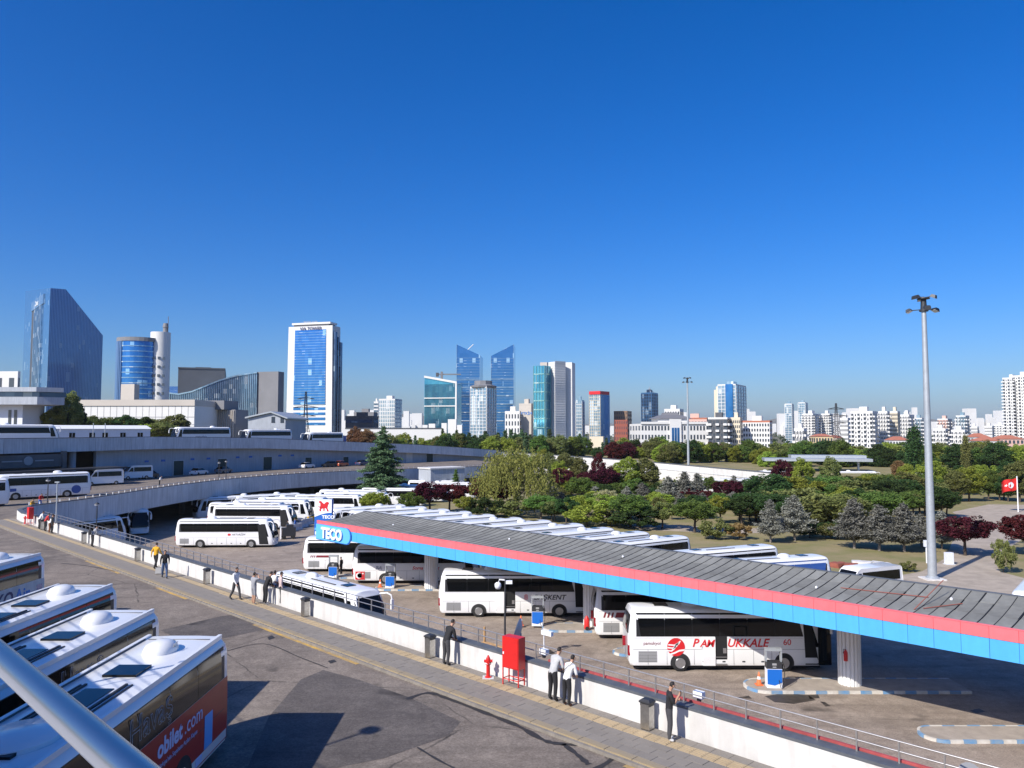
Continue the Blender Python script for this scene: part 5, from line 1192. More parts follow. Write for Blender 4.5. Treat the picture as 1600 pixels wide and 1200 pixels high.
T(725, 808, 775, 'round', 'ygreen', 'fresh green ball shaped tree in front of the plum clump', wide=1.05)
T(757, 809, 778, 'shrub', 'dark', 'dark green rounded bush right of the fresh green ball tree', wide=1.3)
T(712, 776, 734, 'conifer', 'green', 'small pointed conifer before the pale service block')
for px, b, tp, lf, fm, w in ((800, 808, 778, 'olive', 'shrub', 1.7), (845, 812, 770, 'green', 'round', 1.4), (862, 816, 784, 'dark', 'round', 1.3), (885, 818, 780, 'dark', 'round', 1.3), (908, 812, 772, 'ygreen', 'round', 1.3), (918, 822, 790, 'ygreen', 'shrub', 1.6), (955, 822, 796, 'olive', 'shrub', 1.6), (985, 824, 772, 'green', 'round', 1.5), (1000, 826, 795, 'dark', 'shrub', 1.9), (1035, 826, 782, 'olive', 'round', 1.2), (1030, 806, 776, 'olive', 'round', 1.0), (1085, 832, 778, 'green', 'round', 1.45), (1125, 818, 778, 'ygreen', 'round', 1.3), (1160, 822, 778, 'dark', 'round', 1.55), (1050, 812, 786, 'ygreen', 'round', 1.0)):
    T(px, b, tp, fm, lf, {'olive': 'olive green', 'green': 'mid green', 'dark': 'dark green', 'ygreen': 'yellow green'}[lf] + (' bush' if fm == 'shrub' else ' round headed tree') + ' between the slanted coaches and the park lawn', 'planting along the lot edge', w)
T(948, 812, 764, 'round', 'pale', 'pale cream flowering tree beside the blue grey cedars', wide=1.0)
for px, b, tp in ((865, 793, 757), (878, 800, 770), (930, 802, 762), (980, 796, 760), (1004, 790, 752), (1045, 796, 744), (1070, 796, 740), (1090, 790, 742)):
    T(px, b, tp, 'bluecedar', 'blue', 'blue grey cedar in the thicket around the far floodlight mast', 'blue cedars round the mast', 1.15, bark='barkpale')
for px, b, tp in ((1204, 848, 784), (1242, 845, 769)):
    T(px, b, tp, 'bluecedar', 'blue', 'silvery blue cedar on a bare trunk beside the leafy shrub', 'pair of silvery cedars', .95, bark='barkpale')
for px, b, tp in ((1335, 857, 778), (1374, 861, 784), (1413, 862, 786), (1440, 855, 800), (1472, 858, 795)):
    T(px, b, tp, 'bluecedar', 'blue', 'silvery blue cedar in the dense row along the lawn before the mast', 'row of silvery cedars', 1.1, bark='barkpale')
T(1508, 868, 801, 'round', 'plum', 'wide dark plum tree beside the paved path right of the mast', wide=1.25)
T(1603, 868, 801, 'round', 'plum', 'dark plum tree at the far side of the paved path', wide=1.15)
for px, b, tp in ((1075, 796, 762), (1100, 792, 766), (1133, 788, 752), (1150, 786, 754)):
    T(px, b, tp, 'round', 'plum', 'red purple plum tree among the blue cedars in the park', 'plum trees in the park', 1.35)
for px, b, tp, lf in ((1118, 842, 812, 'olive'), (1155, 843, 818, 'rust'), (1265, 840, 812, 'dark'), (1298, 842, 818, 'olive'), (1310, 842, 815, 'dark'), (1418, 893, 877, 'olive'), (1568, 895, 845, 'olive')):
    T(px, b, tp, 'shrub', lf, {'olive': 'olive', 'rust': 'brownish', 'dark': 'dark green'}[lf] + ' shrub at the edge of the dry lawn', 'shrubs on the lawn', 1.2 if px != 1568 else .5)
# park trees further back, filled in by rows
def fill(x0, x1, n, Y0, Y1, t0, t1, mix, label, group, z=0.0, wide=1.15):
    n = int(n * 1.6)
    for i in range(n):
        px = x0 + (x1 - x0) * (i + RNG.uniform(.1, .9)) / n; Y = RNG.uniform(Y0, Y1); fm, lf = RNG.choice(mix)
        nm = {'plum': 'purple', 'green': 'mid green', 'ygreen': 'yellow green', 'olive': 'olive green', 'dark': 'dark green', 'blue': 'blue grey', 'cedar': 'dark', 'rust': 'rust brown', 'willow': 'pale green', 'pale': 'pale'}[lf]
        fn = {'round': 'round tree', 'tall': 'tall leafy tree', 'conifer': 'conifer', 'poplar': 'columnar poplar', 'bluecedar': 'cedar', 'shrub': 'shrub'}[fm]
        TD(px, Y, RNG.uniform(t0, t1), fm, lf, f'{nm} {fn} {label}', group, wide, z)
G_ = [('round', 'green'), ('round', 'ygreen'), ('round', 'olive'), ('round', 'dark')]
TG = [('tall', 'green'), ('tall', 'olive'), ('tall', 'ygreen'), ('tall', 'dark')]
fill(865, 960, 5, 165, 190, 716, 735, [('tall', 'olive'), ('tall', 'ygreen'), ('round', 'plum')], 'in front of the sunlit ramp wall', 'trees before the ramp wall', wide=1.0)
TD(905, 178, 712, 'tall', 'olive', 'loose olive tree half covering the ramp wall left of the mast', wide=.9); TD(978, 170, 713, 'tall', 'ygreen', 'full yellow green tree before the ramp wall', wide=1.2); TD(1012, 172, 710, 'tall', 'olive', 'tall olive tree before the ramp wall next to the yellow green one', wide=1.1)
TD(935, 185, 706, 'tall', 'plum', 'thin purple tree before the ramp wall', wide=.7)
fill(850, 1060, 12, 150, 172, 742, 762, G_, 'in the thicket below the ramp wall', 'thicket below the ramp wall', wide=1.3)
fill(1050, 1200, 7, 165, 185, 742, 756, G_ + [('bluecedar', 'blue')], 'in the park before the shelter', 'park trees before the shelter', wide=1.2)
fill(1160, 1330, 14, 112, 136, 764, 790, G_ + [('shrub', 'olive')], 'in the planting behind the silvery cedars', 'planting behind the silvery cedars', wide=1.35)
fill(1320, 1480, 12, 116, 140, 760, 788, G_, 'in the planting behind the silvery cedars', 'planting behind the silvery cedars', wide=1.35)
fill(860, 1170, 18, 122, 145, 764, 786, G_ + [('round', 'plum'), ('bluecedar', 'blue')], 'in the thick planting past the coaches', 'thick planting past the coaches', wide=1.3)
fill(1195, 1330, 12, 140, 165, 738, 760, G_, 'between the silvery cedars and the shelter', 'park trees below the shelter', wide=1.5)
fill(1320, 1460, 12, 142, 172, 738, 765, G_, 'behind the row of silvery cedars', 'park trees behind the silvery cedars', wide=1.5)
fill(1450, 1620, 14, 155, 190, 715, 742, TG, 'behind the plaza with the flag', 'park trees behind the plaza', wide=1.15)
TD(1222, 170, 714, 'tall', 'plum', 'tall dark purple tree at the left end of the shelter', wide=.85)
for px, Y, tp, lf in ((1255, 168, 714, 'ygreen'), (1298, 172, 712, 'olive'), (1418, 180, 722, 'ygreen'), (1408, 190, 716, 'rust')): TD(px, Y, tp, 'tall', lf, {'ygreen': 'yellow green', 'olive': 'olive', 'rust': 'rust red'}[lf] + ' tree at the posts of the grey shelter', 'trees at the shelter', .95)
TD(1430, 215, 668, 'poplar', 'dark', 'dark columnar poplar standing above the trees left of the mast', wide=1.3)
TD(1510, 225, 682, 'poplar', 'olive', 'thin pale poplar right of the mast', wide=.8)
# trees on the bank and the ground behind the ramp
fill(860, 1040, 16, 268, 300, 678, 700, TG + [('conifer', 'cedar')], 'on the bank above the ramp wall', 'trees above the ramp wall', 3.0, 1.2)
fill(960, 1120, 9, 262, 285, 686, 702, [('tall', 'plum')], 'in the dark row above the ramp wall', 'purple trees above the ramp wall', 2.0, 1.25)
fill(1030, 1200, 16, 240, 290, 682, 700, TG, 'on the bank above the ramp wall', 'trees above the ramp wall', 2.0, 1.2)
fill(1190, 1420, 26, 235, 300, 684, 704, TG, 'behind the grey shelter', 'trees behind the shelter', 0, 1.25)
fill(1400, 1640, 30, 230, 300, 686, 706, TG + [('tall', 'willow')], 'in the belt below the distant flats', 'tree belt below the flats', 0, 1.25)
fill(690, 870, 22, 262, 300, 674, 694, TG + [('conifer', 'cedar'), ('conifer', 'cedar')], 'behind the viaduct end', 'trees behind the viaduct end', 2.0, 1.1)
fill(560, 720, 16, 262, 300, 672, 690, TG + [('conifer', 'cedar'), ('conifer', 'cedar')], 'along the viaduct behind the cedar', 'trees along the viaduct', 4.0, 1.0)
fill(552, 580, 4, 258, 270, 664, 676, [('tall', 'rust')], 'at the end of the coach line on the viaduct', 'rust trees on the viaduct', 5.0, .9)
fill(690, 870, 12, 320, 360, 672, 684, [('conifer', 'cedar'), ('tall', 'dark')], 'in front of the glass towers', 'trees below the towers', 0, 1.2)
fill(780, 900, 8, 225, 245, 700, 716, TG, 'behind the willow', 'trees behind the willow', 1.0, 1.1)
# by the site cabin on the viaduct
for px, Y, tp, lf, w in ((105, 205, 610, 'olive', .85), (80, 203, 630, 'willow', .9), (45, 215, 638, 'dark', 1.0), (120, 212, 625, 'dark', .7)): TD(px, Y, tp, 'tall', lf, 'tall ' + {'olive': 'olive', 'willow': 'yellowish', 'dark': 'dark'}[lf] + ' tree behind the cabin on the viaduct', 'trees behind the cabin', w, 10.0)
fill(130, 275, 15, 222, 240, 648, 662, [('round', 'olive'), ('round', 'dark'), ('round', 'green')], 'in the hedge between cabin and congress hall', 'hedge before the hall', 10.0, 1.4)
fill(232, 262, 3, 205, 212, 652, 664, [('round', 'ygreen'), ('round', 'olive')], 'at the right end of the cabin', 'bushes at the cabin end', 10.5, 1.3)
# low undergrowth that nobody could count
rngu = np.random.default_rng(5); Cc = []
for _ in range(900):
    px = rngu.uniform(840, 1620); Y = rngu.uniform(172, 330); Cc.append(np.array([(px - 800) / F * Y, Y, 0.2]) + rngu.normal(size=(16, 3)) * np.array([1.1, 1.1, .45]))
O('undergrowth', mesh_np('undergrowth', leaves(np.concatenate(Cc), .5, rngu, .2)), LEAF['olive'], kind='stuff')
bpy.data.objects['undergrowth']['label'] = 'low mixed undergrowth beneath the park trees'; bpy.data.objects['undergrowth']['category'] = 'undergrowth'
# ------------------------------------------------------------------ the city behind
M['cream'] = P('cream_render', (.66, .58, .44), .8, var=.06, vscale=.05); M['offwhite'] = P('offwhite_render', (.70, .69, .66), .8, var=.06, vscale=.05)
M['beige'] = P('beige_stone', (.52, .47, .41), .8, var=.10, vscale=.08); M['greyclad'] = P('grey_cladding', (.20, .20, .21), .7, var=.15, vscale=.08)
M['darkclad'] = P('dark_cladding', (.075, .08, .09), .6, var=.15, vscale=.1); M['brown'] = P('brown_stone', (.26, .16, .10), .8, var=.12, vscale=.05)
M['roofred'] = P('red_roof', (.42, .15, .09), .8, var=.15, vscale=.3); M['roofgrey'] = P('grey_roof', (.16, .16, .17), .7)
M['pinkish'] = P('pink_render', (.62, .40, .33), .8); M['win'] = P('far_window', (.05, .065, .085), .15, spec=.7); M['yellowish'] = P('yellow_render', (.66, .52, .30), .8)
M['g_blue'] = glassfront('glass_blue', (.025, .16, .44), (.04, .21, .52), (2.4, 2.4, 3.5), .08, .6, 0.045, (.25, .48, .72))
M['g_sail'] = glassfront('glass_steel', (.08, .21, .40), (.10, .25, .46), (2.0, 2.0, 3.6), .10, .45, 0.027, (.30, .42, .55))
M['g_teal'] = glassfront('glass_teal', (.05, .26, .40), (.10, .38, .50), (2.5, 2.5, 3.6), .10, .6, 0.045, (.35, .55, .62))
M['g_green'] = glassfront('glass_green', (.18, .40, .40), (.28, .50, .48), (2.0, 2.0, 3.6), .14, .5, 0.068, (.45, .58, .55))
M['g_pale'] = glassfront('glass_pale', (.22, .36, .48), (.38, .50, .60), (2.2, 2.2, 3.4), .12, .6, 0.068, (.55, .62, .66))
M['g_dark'] = glassfront('glass_dark', (.04, .07, .13), (.09, .14, .22), (2.2, 2.2, 3.4), .10, .6, 0.063, (.22, .28, .34))
M['g_twin'] = glassfront('glass_twin', (.045, .18, .40), (.06, .21, .45), (2.6, 2.6, 3.8), .08, .6, 0.032, (.32, .50, .66))

M['g_finblue'] = P('fin_blue', (.16, .28, .46), .3, metal=.5)
def xz(px, Y, z=30): return xat(px, Y, z)
def footprint(px0, pxm, px1, Y, th=0.0, dep=None):
    # nearest corner in photo column pxm at depth Y; front face runs left to px0, side face right to px1
    k = lambda px: (px - 800) / F
    if dep is None: th = max(th, math.degrees(math.atan(k(px1))) + 12)
    th = math.radians(th)
    p = Vector((k(pxm) * Y, Y, 0)); a = Vector((-math.cos(th), math.sin(th), 0)); b = Vector((math.sin(th), math.cos(th), 0))
    ta = (k(px0) * p.y - p.x) / (a.x - k(px0) * a.y)
    tb = (k(px1) * p.y - p.x) / (b.x - k(px1) * b.y) if dep is None else dep
    tb = min(tb, 45) if tb > 0 else 20
    return [p + a * ta, p, p + b * tb, p + a * ta + b * tb]       # left front, corner, right back, back
def wall_strip(b, A, B, z0, z1, out, t0=0.0, t1=1.0, th=.3):       # slab lying on wall A-B (left to right seen from outside)
    d = (B - A); n = Vector((d.y, -d.x, 0)).normalized(); p, q = A + d * t0, A + d * t1
    b.add([p + Vector((0, 0, z0)), q + Vector((0, 0, z0)), q + Vector((0, 0, z1)), p + Vector((0, 0, z1)),
           p + n * out + Vector((0, 0, z0)), q + n * out + Vector((0, 0, z0)), q + n * out + Vector((0, 0, z1)), p + n * out + Vector((0, 0, z1))],
          [(4, 5, 6, 7), (0, 4, 7, 3), (5, 1, 2, 6), (3, 7, 6, 2), (0, 1, 5, 4)])
def mesh_at(mb, c): mb.v = [(x - c[0], y - c[1], z - c[2]) for x, y, z in mb.v]; return mb
def building(name, label, fp, ztop, wall, style='punched', floors=10, bays=(8, 4), win=None, trim=None, zb=-3.0, cat='building', base=None, wf=(.55, .55), roof=True, out=.12, group=None, faces=(0, 1, 3)):
    c = (fp[0] + fp[2]) / 2; c.z = zb; t = thing(name, label, cat, c, 0, group)
    O('wall', mesh_at(MB().prism([(p.x, p.y) for p in fp], zb, ztop), c).mesh('wall'), wall, t)
    win = win or M['win']; W_, Tm = MB(), MB(); fh = (ztop - zb) / floors
    segs = [(fp[0], fp[1]), (fp[1], fp[2]), (fp[2], fp[3]), (fp[3], fp[0])]
    for i in faces:
        A, B = segs[i]; nb = bays[0] if i in (0, 2) else bays[1]
        for f in range(floors):
            z0 = zb + f * fh
            if style == 'punched':
                for k in range(nb): wall_strip(W_, A, B, z0 + fh * (1 - wf[1]) / 2, z0 + fh * (1 + wf[1]) / 2, out, (k + .5 - wf[0] / 2) / nb, (k + .5 + wf[0] / 2) / nb)
            elif style == 'strip': wall_strip(W_, A, B, z0 + fh * (1 - wf[1]) / 2, z0 + fh * (1 + wf[1]) / 2, out, .03, .97)
            elif style == 'curtain': wall_strip(Tm, A, B, z0, z0 + fh * .13, .25, 0, 1)
            elif style == 'balcony':
                for k in range(nb):
                    if (k % 2 == 0): wall_strip(W_, A, B, z0 + fh * .15, z0 + fh * .85, out, (k + .12) / nb, (k + .88) / nb); wall_strip(Tm, A, B, z0, z0 + fh * .34, 1.1, (k + .05) / nb, (k + .95) / nb)
                    else: wall_strip(W_, A, B, z0 + fh * .3, z0 + fh * .75, out, (k + .3) / nb, (k + .7) / nb)
        if style in ('curtain',):
            for k in range(nb + 1): wall_strip(Tm, A, B, zb, ztop, .3, max(0, k / nb - .012), min(1, k / nb + .012))
    if W_.f: O('windows', mesh_at(W_, c).mesh('windows', fix=False), win, t, kind='stuff')
    if Tm.f: O('facade_bands', mesh_at(Tm, c).mesh('facade_bands', fix=False), trim or M['offwhite'], t, kind='stuff')
    if roof:
        cx = sum((p for p in fp), Vector()) / 4
        O('parapet', mesh_at(MB().prism([((p.x - cx.x) * 1.012 + cx.x, (p.y - cx.y) * 1.012 + cx.y) for p in fp], ztop + .02, ztop + 1.0), c).mesh('parapet'), trim or wall, t)
        O('roof_house', mesh_at(MB().prism([((p.x - cx.x) * .35 + cx.x, (p.y - cx.y) * .35 + cx.y) for p in fp], ztop + 1.0, ztop + 3.6), c).mesh('roof_house'), wall, t)
    return t, c
def part(t, c, nm, mb, mat, kind=None): return O(nm, mesh_at(mb, c).mesh(nm), mat, t, kind=kind)
def H(py, Y): return zat(py, Y)

# sail shaped glass tower
Y = 570; fp = footprint(33, 72, 157, Y, 50); c = (fp[0] + fp[2]) / 2; c.z = -3
t = thing('sail_tower', 'tall steel blue glass tower with a long slanted roof line', 'tower', c)
A, B, C_, D = fp; zA0 = H(455, A.y); zt0, zt1, zt2 = H(450, B.y), H(452, B.lerp(C_, .28).y), H(524, C_.y); zD0 = zt2
k = .28; B2 = B.lerp(C_, k); A2 = A.lerp(D, k)
def poly_wall(m, pts): m.add(pts, [tuple(range(len(pts)))])
m = MB(); lo = [Vector((p.x, p.y, -3)) for p in (A, B, C_, D)]
hi = lambda p, z: Vector((p.x, p.y, z))
poly_wall(m, [lo[0], lo[1], hi(B, zt0), hi(A, zA0)]); poly_wall(m, [lo[1], lo[2], hi(C_, zt2), hi(B2, zt1), hi(B, zt0)]); poly_wall(m, [lo[2], lo[3], hi(D, zt2), hi(C_, zt2)]); poly_wall(m, [lo[3], lo[0], hi(A, zA0), hi(A2, zt1), hi(D, zt2)])
poly_wall(m, [hi(A, zA0), hi(B, zt0), hi(B2, zt1), hi(A2, zt1)]); poly_wall(m, [hi(A2, zt1), hi(B2, zt1), hi(C_, zt2), hi(D, zt2)])
part(t, c, 'curtain_wall', m, M['g_sail'])
m = MB()
for i in range(37):
    s = i / 36; z = np.interp(s, [0, k, 1], [zt0, zt1, zt2]); wall_strip(m, B, C_, -3, float(z), .45, max(0, s - .004), min(1, s + .004))
part(t, c, 'fins', m, M['g_finblue'], 'stuff')
m = MB(); wall_strip(m, A, B, -3, zt0 - 9, .25, .34, .44); part(t, c, 'dark_slot', m, M['darkclad'])
m = MB()
for i in range(6): wall_strip(m, A, B, -3, zt0 - 9, .9, .46 + i * .052, .485 + i * .052)
part(t, c, 'front_fins', m, M['g_pale'])
m = MB(); wall_strip(m, A, B, zt0 - 8.5, zt0 - 1.0, .8, .33, .80); part(t, c, 'sign_board', m, M['g_pale'])
def wall_text(t, c, s, size, A, B, tpos, z, mat, out=.9, bold=.0):
    d = (B - A); p = A + d * tpos; n = Vector((d.y, -d.x, 0)).normalized(); p = p + n * out
    O('lettering', text_mesh(s, size, .05, align='CENTER', bold=bold), mat, t, (p.x - c.x, p.y - c.y, z - c.z), rot=(math.pi / 2, 0, math.atan2(d.y, d.x)))
wall_text(t, c, 'Ziraat', 5.2, A, B, .56, zt0 - 6.6, M['swhite'], 1.0, .1)
# round blue tower with white stair cylinder
Y = 470; cx = xz(187, Y); t = thing('round_tower', 'rounded blue glass tower joined to a white stair cylinder with antenna', 'tower', (cx, Y + 20, -3))
zt = H(529, Y) + 3; r_ = (215 - 155) / 2 / F * Y; n = 28
def ringz(r, z, n=28, a0=0, a1=2 * math.pi): return [(r * math.cos(a), r * .8 * math.sin(a), z) for a in np.linspace(a0, a1, n, endpoint=False)]
O('curtain_wall', MB().loft([ringz(r_, 0), ringz(r_, zt)]).mesh('curtain_wall', smooth=40), M['g_blue'], t)
m = MB()
for f in range(22): m.loft([ringz(r_ + .25, zt * f / 22), ringz(r_ + .25, zt * f / 22 + .55)])
O('floor_bands', m.mesh('floor_bands'), M['g_pale'], t, kind='stuff'); O('crown', MB().loft([ringz(r_ + .8, zt), ringz(r_ + .8, zt + 2.4)]).mesh('crown'), M['greyclad'], t)
m = MB()
for s in range(9): a = math.radians(180 + s * 7.5); m.bb(math.cos(a) * (r_ + .6) - .25, math.cos(a) * (r_ + .6) + .25, math.sin(a) * .8 * (r_ + .6) - .25, math.sin(a) * .8 * (r_ + .6) + .25, 0, zt)
O('sun_fins', m.mesh('sun_fins'), M['g_finblue'], t, kind='stuff')
sx = xz(220, Y) - cx; zs = H(512, Y) + 3
O('stair_cylinder', MB().lathe([(6.0, 0), (6.0, zs)], 24, (sx, 4, 0)).mesh('stair_cylinder', smooth=40), M['offwhite'], t)
m = MB()
for f in range(11):
    for s in range(4): a = math.radians(236 + s * 26); m.bb(sx + math.cos(a) * 6.05 - .7, sx + math.cos(a) * 6.05 + .7, 4 + math.sin(a) * 6.05 - .3, 4 + math.sin(a) * 6.05 + .3, zs * (.08 + f * .07), zs * (.08 + f * .07) + 1.6)
O('stair_windows', m.mesh('stair_windows'), M['win'], t, kind='stuff')
O('antenna', MB().lathe([(1.6, zs), (1.5, zs + 3), (1.9, zs + 3.4), (1.4, zs + 6)], 10, (sx + 3, 4, 0)).tube([(sx + 4.6, 4, zs), (sx + 4.6, 4, zs + 10.5)], .22, 6).mesh('antenna'), M['greyclad'], t)
# congress hall and neighbours
t, c = building('congress_hall', 'wide pale stone hall behind the cabin with plain panelled front', footprint(122, 304, 312, 300, 2, 40), H(632, 300), M['offwhite'], 'none', 3, roof=False, zb=4)
part(t, c, 'roof_band', MB().prism([(p.x, p.y) for p in footprint(122, 304, 312, 299.6, 2, 40.5)], H(634, 300), H(624.5, 300)), M['beige'])
m = MB(); A, B = footprint(122, 304, 312, 300, 2, 40)[:2]
for i in range(18): wall_strip(m, A, B, 5, H(634, 300), .06, i / 18, i / 18 + .0025)
for z in (H(652, 300), H(664, 300)): wall_strip(m, A, B, z, z + .18, .05, 0, 1)
part(t, c, 'panel_joints', m, M['greyclad'], 'stuff')
t, c = building('ribbed_hall', 'grey hall wing with vertical ribs beside the pale stone hall', footprint(306, 368, 388, 320, 14), H(640, 320), M['greyclad'], 'none', 2, roof=False, zb=4)
m = MB(); A, B = footprint(306, 368, 388, 320, 14)[:2]
for i in range(20): wall_strip(m, A, B, 5, H(641, 320), .5, i / 20, i / 20 + .02)
part(t, c, 'ribs', m, M['beige'], 'stuff'); part(t, c, 'roof_box', MB().prism([(p.x, p.y) for p in footprint(312, 350, 372, 318, 14)], H(640, 320), H(626, 320)), M['greyclad'])
building('beige_block', 'small beige block at the foot of the round blue tower', footprint(188, 209, 217, 440, 10), H(600, 440), M['beige'], 'none', 4, roof=False)
building('white_block', 'white office block with a square frame window at the far left', footprint(-12, 26, 30, 330, 4), H(580, 330), M['offwhite'], 'punched', 3, (2, 1), wf=(.4, .6), roof=False)
# curved glass hall
Y = 560; t = thing('curved_hall', 'long glass hall whose roof sweeps up to a grey slab', 'building', (xz(320, Y), Y, -3)); c = Vector((xz(320, Y), Y, -3))
xs = [(228, 603), (245, 609), (262, 614), (280, 616), (300, 612), (320, 604), (345, 594), (370, 587), (402, 582)]
front = [at(a, b, Y) for a, b in xs]
m = MB()
for i in range(len(front) - 1):
    p, q = front[i], front[i + 1]; m.quad((p.x, Y, -3), (q.x, Y, -3), q, p); m.quad(p, q, (q.x, Y + 60, q.z + 3), (p.x, Y + 60, p.z + 3))
part(t, c, 'glass_front', m, M['g_pale'])
m = MB()
for i in range(60):
    px = 228 + 174 * i / 59; z = at(px, float(np.interp(px, [q[0] for q in xs], [q[1] for q in xs])), Y); m.bb(z.x - .18, z.x + .18, Y - .5, Y, -3, z.z)
part(t, c, 'mullions', m, M['g_dark'], 'stuff')
m = MB()
for i in range(len(front) - 1): m.loft([[(p.x, Y - .8, p.z - .5), (p.x, Y + .5, p.z - .5), (p.x, Y + .5, p.z + .5), (p.x, Y - .8, p.z + .5)] for p in (front[i], front[i + 1])])
part(t, c, 'roof_edge', m, M['g_pale'])
part(t, c, 'end_slab', MB().prism([(p.x, p.y) for p in footprint(401, 434, 443, Y - 4, 16)], -3, H(581, Y)), M['greyclad'])
building('dark_block', 'dark office block rising behind the curved glass hall', footprint(277, 288, 352, 660, 70), H(588, 660), M['darkclad'], 'strip', 9, (3, 6), wf=(.8, .5), win=M['g_dark'])
Y = 300; t = thing('shed', 'pale industrial shed with a shallow pitched grey roof', 'shed', (xz(416, Y), Y, 4)); c = Vector((xz(416, Y), Y, 4)); a, b_, d_ = at(388, 654, Y), at(424, 645, Y), at(446, 655, Y)
m = MB().loft([[(a.x, y, 4), (d_.x, y, 4), (d_.x, y, d_.z), (b_.x, y, b_.z), (a.x, y, a.z)] for y in (Y, Y + 30)]); part(t, c, 'wall', m, M['conc_shade'])  # wall colour includes the darker grey of its shaded face
m = MB().loft([[(a.x - 1, y, a.z + .05), (b_.x, y, b_.z + .05), (d_.x + 1, y, d_.z + .05), (d_.x + 1, y, d_.z + .6), (b_.x, y, b_.z + .6), (a.x - 1, y, a.z + .6)] for y in (Y - 1, Y + 31)]); part(t, c, 'roof', m, M['galv'])
for px in (427, 441): p = at(px, 656, Y); part(t, c, 'window', MB().bb(p.x - .7, p.x + .7, Y - .08, Y, p.z - 1.2, p.z + 1.2), M['win'])
# terminal roof wing at the left edge
Y = 190; t = thing('terminal_wing', 'pale overhanging roof wing of the terminal with a dark glass band', 'building', (xz(20, Y), Y, 8)); c = Vector((xz(20, Y), Y, 8))
m = MB().prism([(xz(-60, Y), Y), (xz(60, Y), Y), (xz(88, Y), Y + 4), (xz(80, Y + 14), Y + 14), (xz(-60, Y), Y + 14)], H(632, Y), H(620, Y)); part(t, c, 'lower_fascia', m, M['conc_shade'])  # fascia colour carries the blue-grey shade lying on the wing
m = MB().prism([(xz(-60, Y), Y + 1), (xz(59, Y), Y + 1), (xz(87, Y), Y + 5), (xz(79, Y + 13.5), Y + 13.5), (xz(-60, Y), Y + 13.5)], H(620, Y) + .01, H(612, Y)); part(t, c, 'glass_band', m, M['g_dark'])
m = MB().prism([(xz(-60, Y), Y - .5), (xz(60, Y), Y - .5), (xz(88, Y), Y + 3.5), (xz(80, Y + 14), Y + 14), (xz(-60, Y), Y + 14)], H(612, Y) + .01, H(605, Y)); part(t, c, 'upper_fascia', m, M['conc_shade'])  # upper edge takes the same shade-tinted colour
part(t, c, 'wall', MB().prism([(xz(-60, Y), Y + 3), (xz(26, Y), Y + 3), (xz(26, Y), Y + 12), (xz(-60, Y), Y + 12)], 8, H(632, Y)), M['cabin'])
for px in (6, 15): part(t, c, 'slot_window', MB().bb(xz(px, Y) - .35, xz(px, Y) + .35, Y + 2.9, Y + 3, 10, H(640, Y)), M['win'])
# white tower with blue front
Y = 480; fp = footprint(447, 519, 532, Y, 16); zt = H(508, Y)
A0, B0, C0, D0 = fp; t = thing('white_blue_tower', 'white framed tower with a tall bright blue glass front', 'tower', ((A0 + C0) / 2).to_tuple()[:2] + (-3,)); c = (A0 + C0) / 2; c.z = -3
top = [p + (c - Vector((0, 0, -3)) - p) * .045 for p in fp]
m = MB().loft([[(p.x, p.y, -3) for p in fp], [(p.x, p.y, zt) for p in top]]); part(t, c, 'wall', m, M['offwhite'])
dA = B0 - A0; nA = Vector((dA.y, -dA.x, 0)).normalized()
def on_front(s, z): k = (z + 3) / (zt + 3); p = (A0.lerp(top[0], k)).lerp(B0.lerp(top[1], k), s); return Vector((p.x, p.y, z))
def slab(m, s0, s1, z0, z1, out): P4 = [on_front(s0, z0), on_front(s1, z0), on_front(s1, z1), on_front(s0, z1)]; o = nA * out; m.add([p for p in P4] + [p + o for p in P4], [(4, 5, 6, 7), (0, 4, 7, 3), (5, 1, 2, 6), (3, 7, 6, 2), (0, 1, 5, 4)])
zg0, zg1 = H(632, Y), H(514, Y)
m = MB(); slab(m, .155, .86, zg0, zg1, .3); part(t, c, 'blue_glass', m, M['g_blue'])
m = MB(); nfl = 28
for f in range(nfl): slab(m, .155, .86, zg0 + (zg1 - zg0) * f / nfl, zg0 + (zg1 - zg0) * (f + .16) / nfl, .42)
part(t, c, 'floor_bands', m, M['g_pale'], 'stuff')
for py in (638, 646, 654, 662): m = MB(); slab(m, .155, .86, H(py + 2.2, Y), H(py - 1.8, Y), .25); part(t, c, 'strip_window', m, M['g_blue'])
m = MB(); Bc, Cc_ = B0, C0
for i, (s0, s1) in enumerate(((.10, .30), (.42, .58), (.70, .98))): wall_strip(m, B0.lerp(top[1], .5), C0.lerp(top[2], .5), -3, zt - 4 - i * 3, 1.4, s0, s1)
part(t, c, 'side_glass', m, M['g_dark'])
part(t, c, 'roof_crown', MB().prism([((p.x - c.x) * .84 + c.x, (p.y - c.y) * .84 + c.y) for p in fp], zt + 1.2, H(502, Y)), M['offwhite']); part(t, c, 'roof_gap', MB().prism([((p.x - c.x) * .76 + c.x, (p.y - c.y) * .76 + c.y) for p in fp], zt, zt + 1.2), M['darkclad'])
p0, p1 = on_front(0, zt - 3.5), on_front(1, zt - 3.5)
wall_text(t, c, 'VIA TOWER', 2.9, p0, p1, .52, zt - 2.6, M['txt_navy'], .5, .04)
wall_text(t, c, 'REXIM AVM', 1.9, p0, p1, .47, zt + 2.2, M['grille'], -1.6)
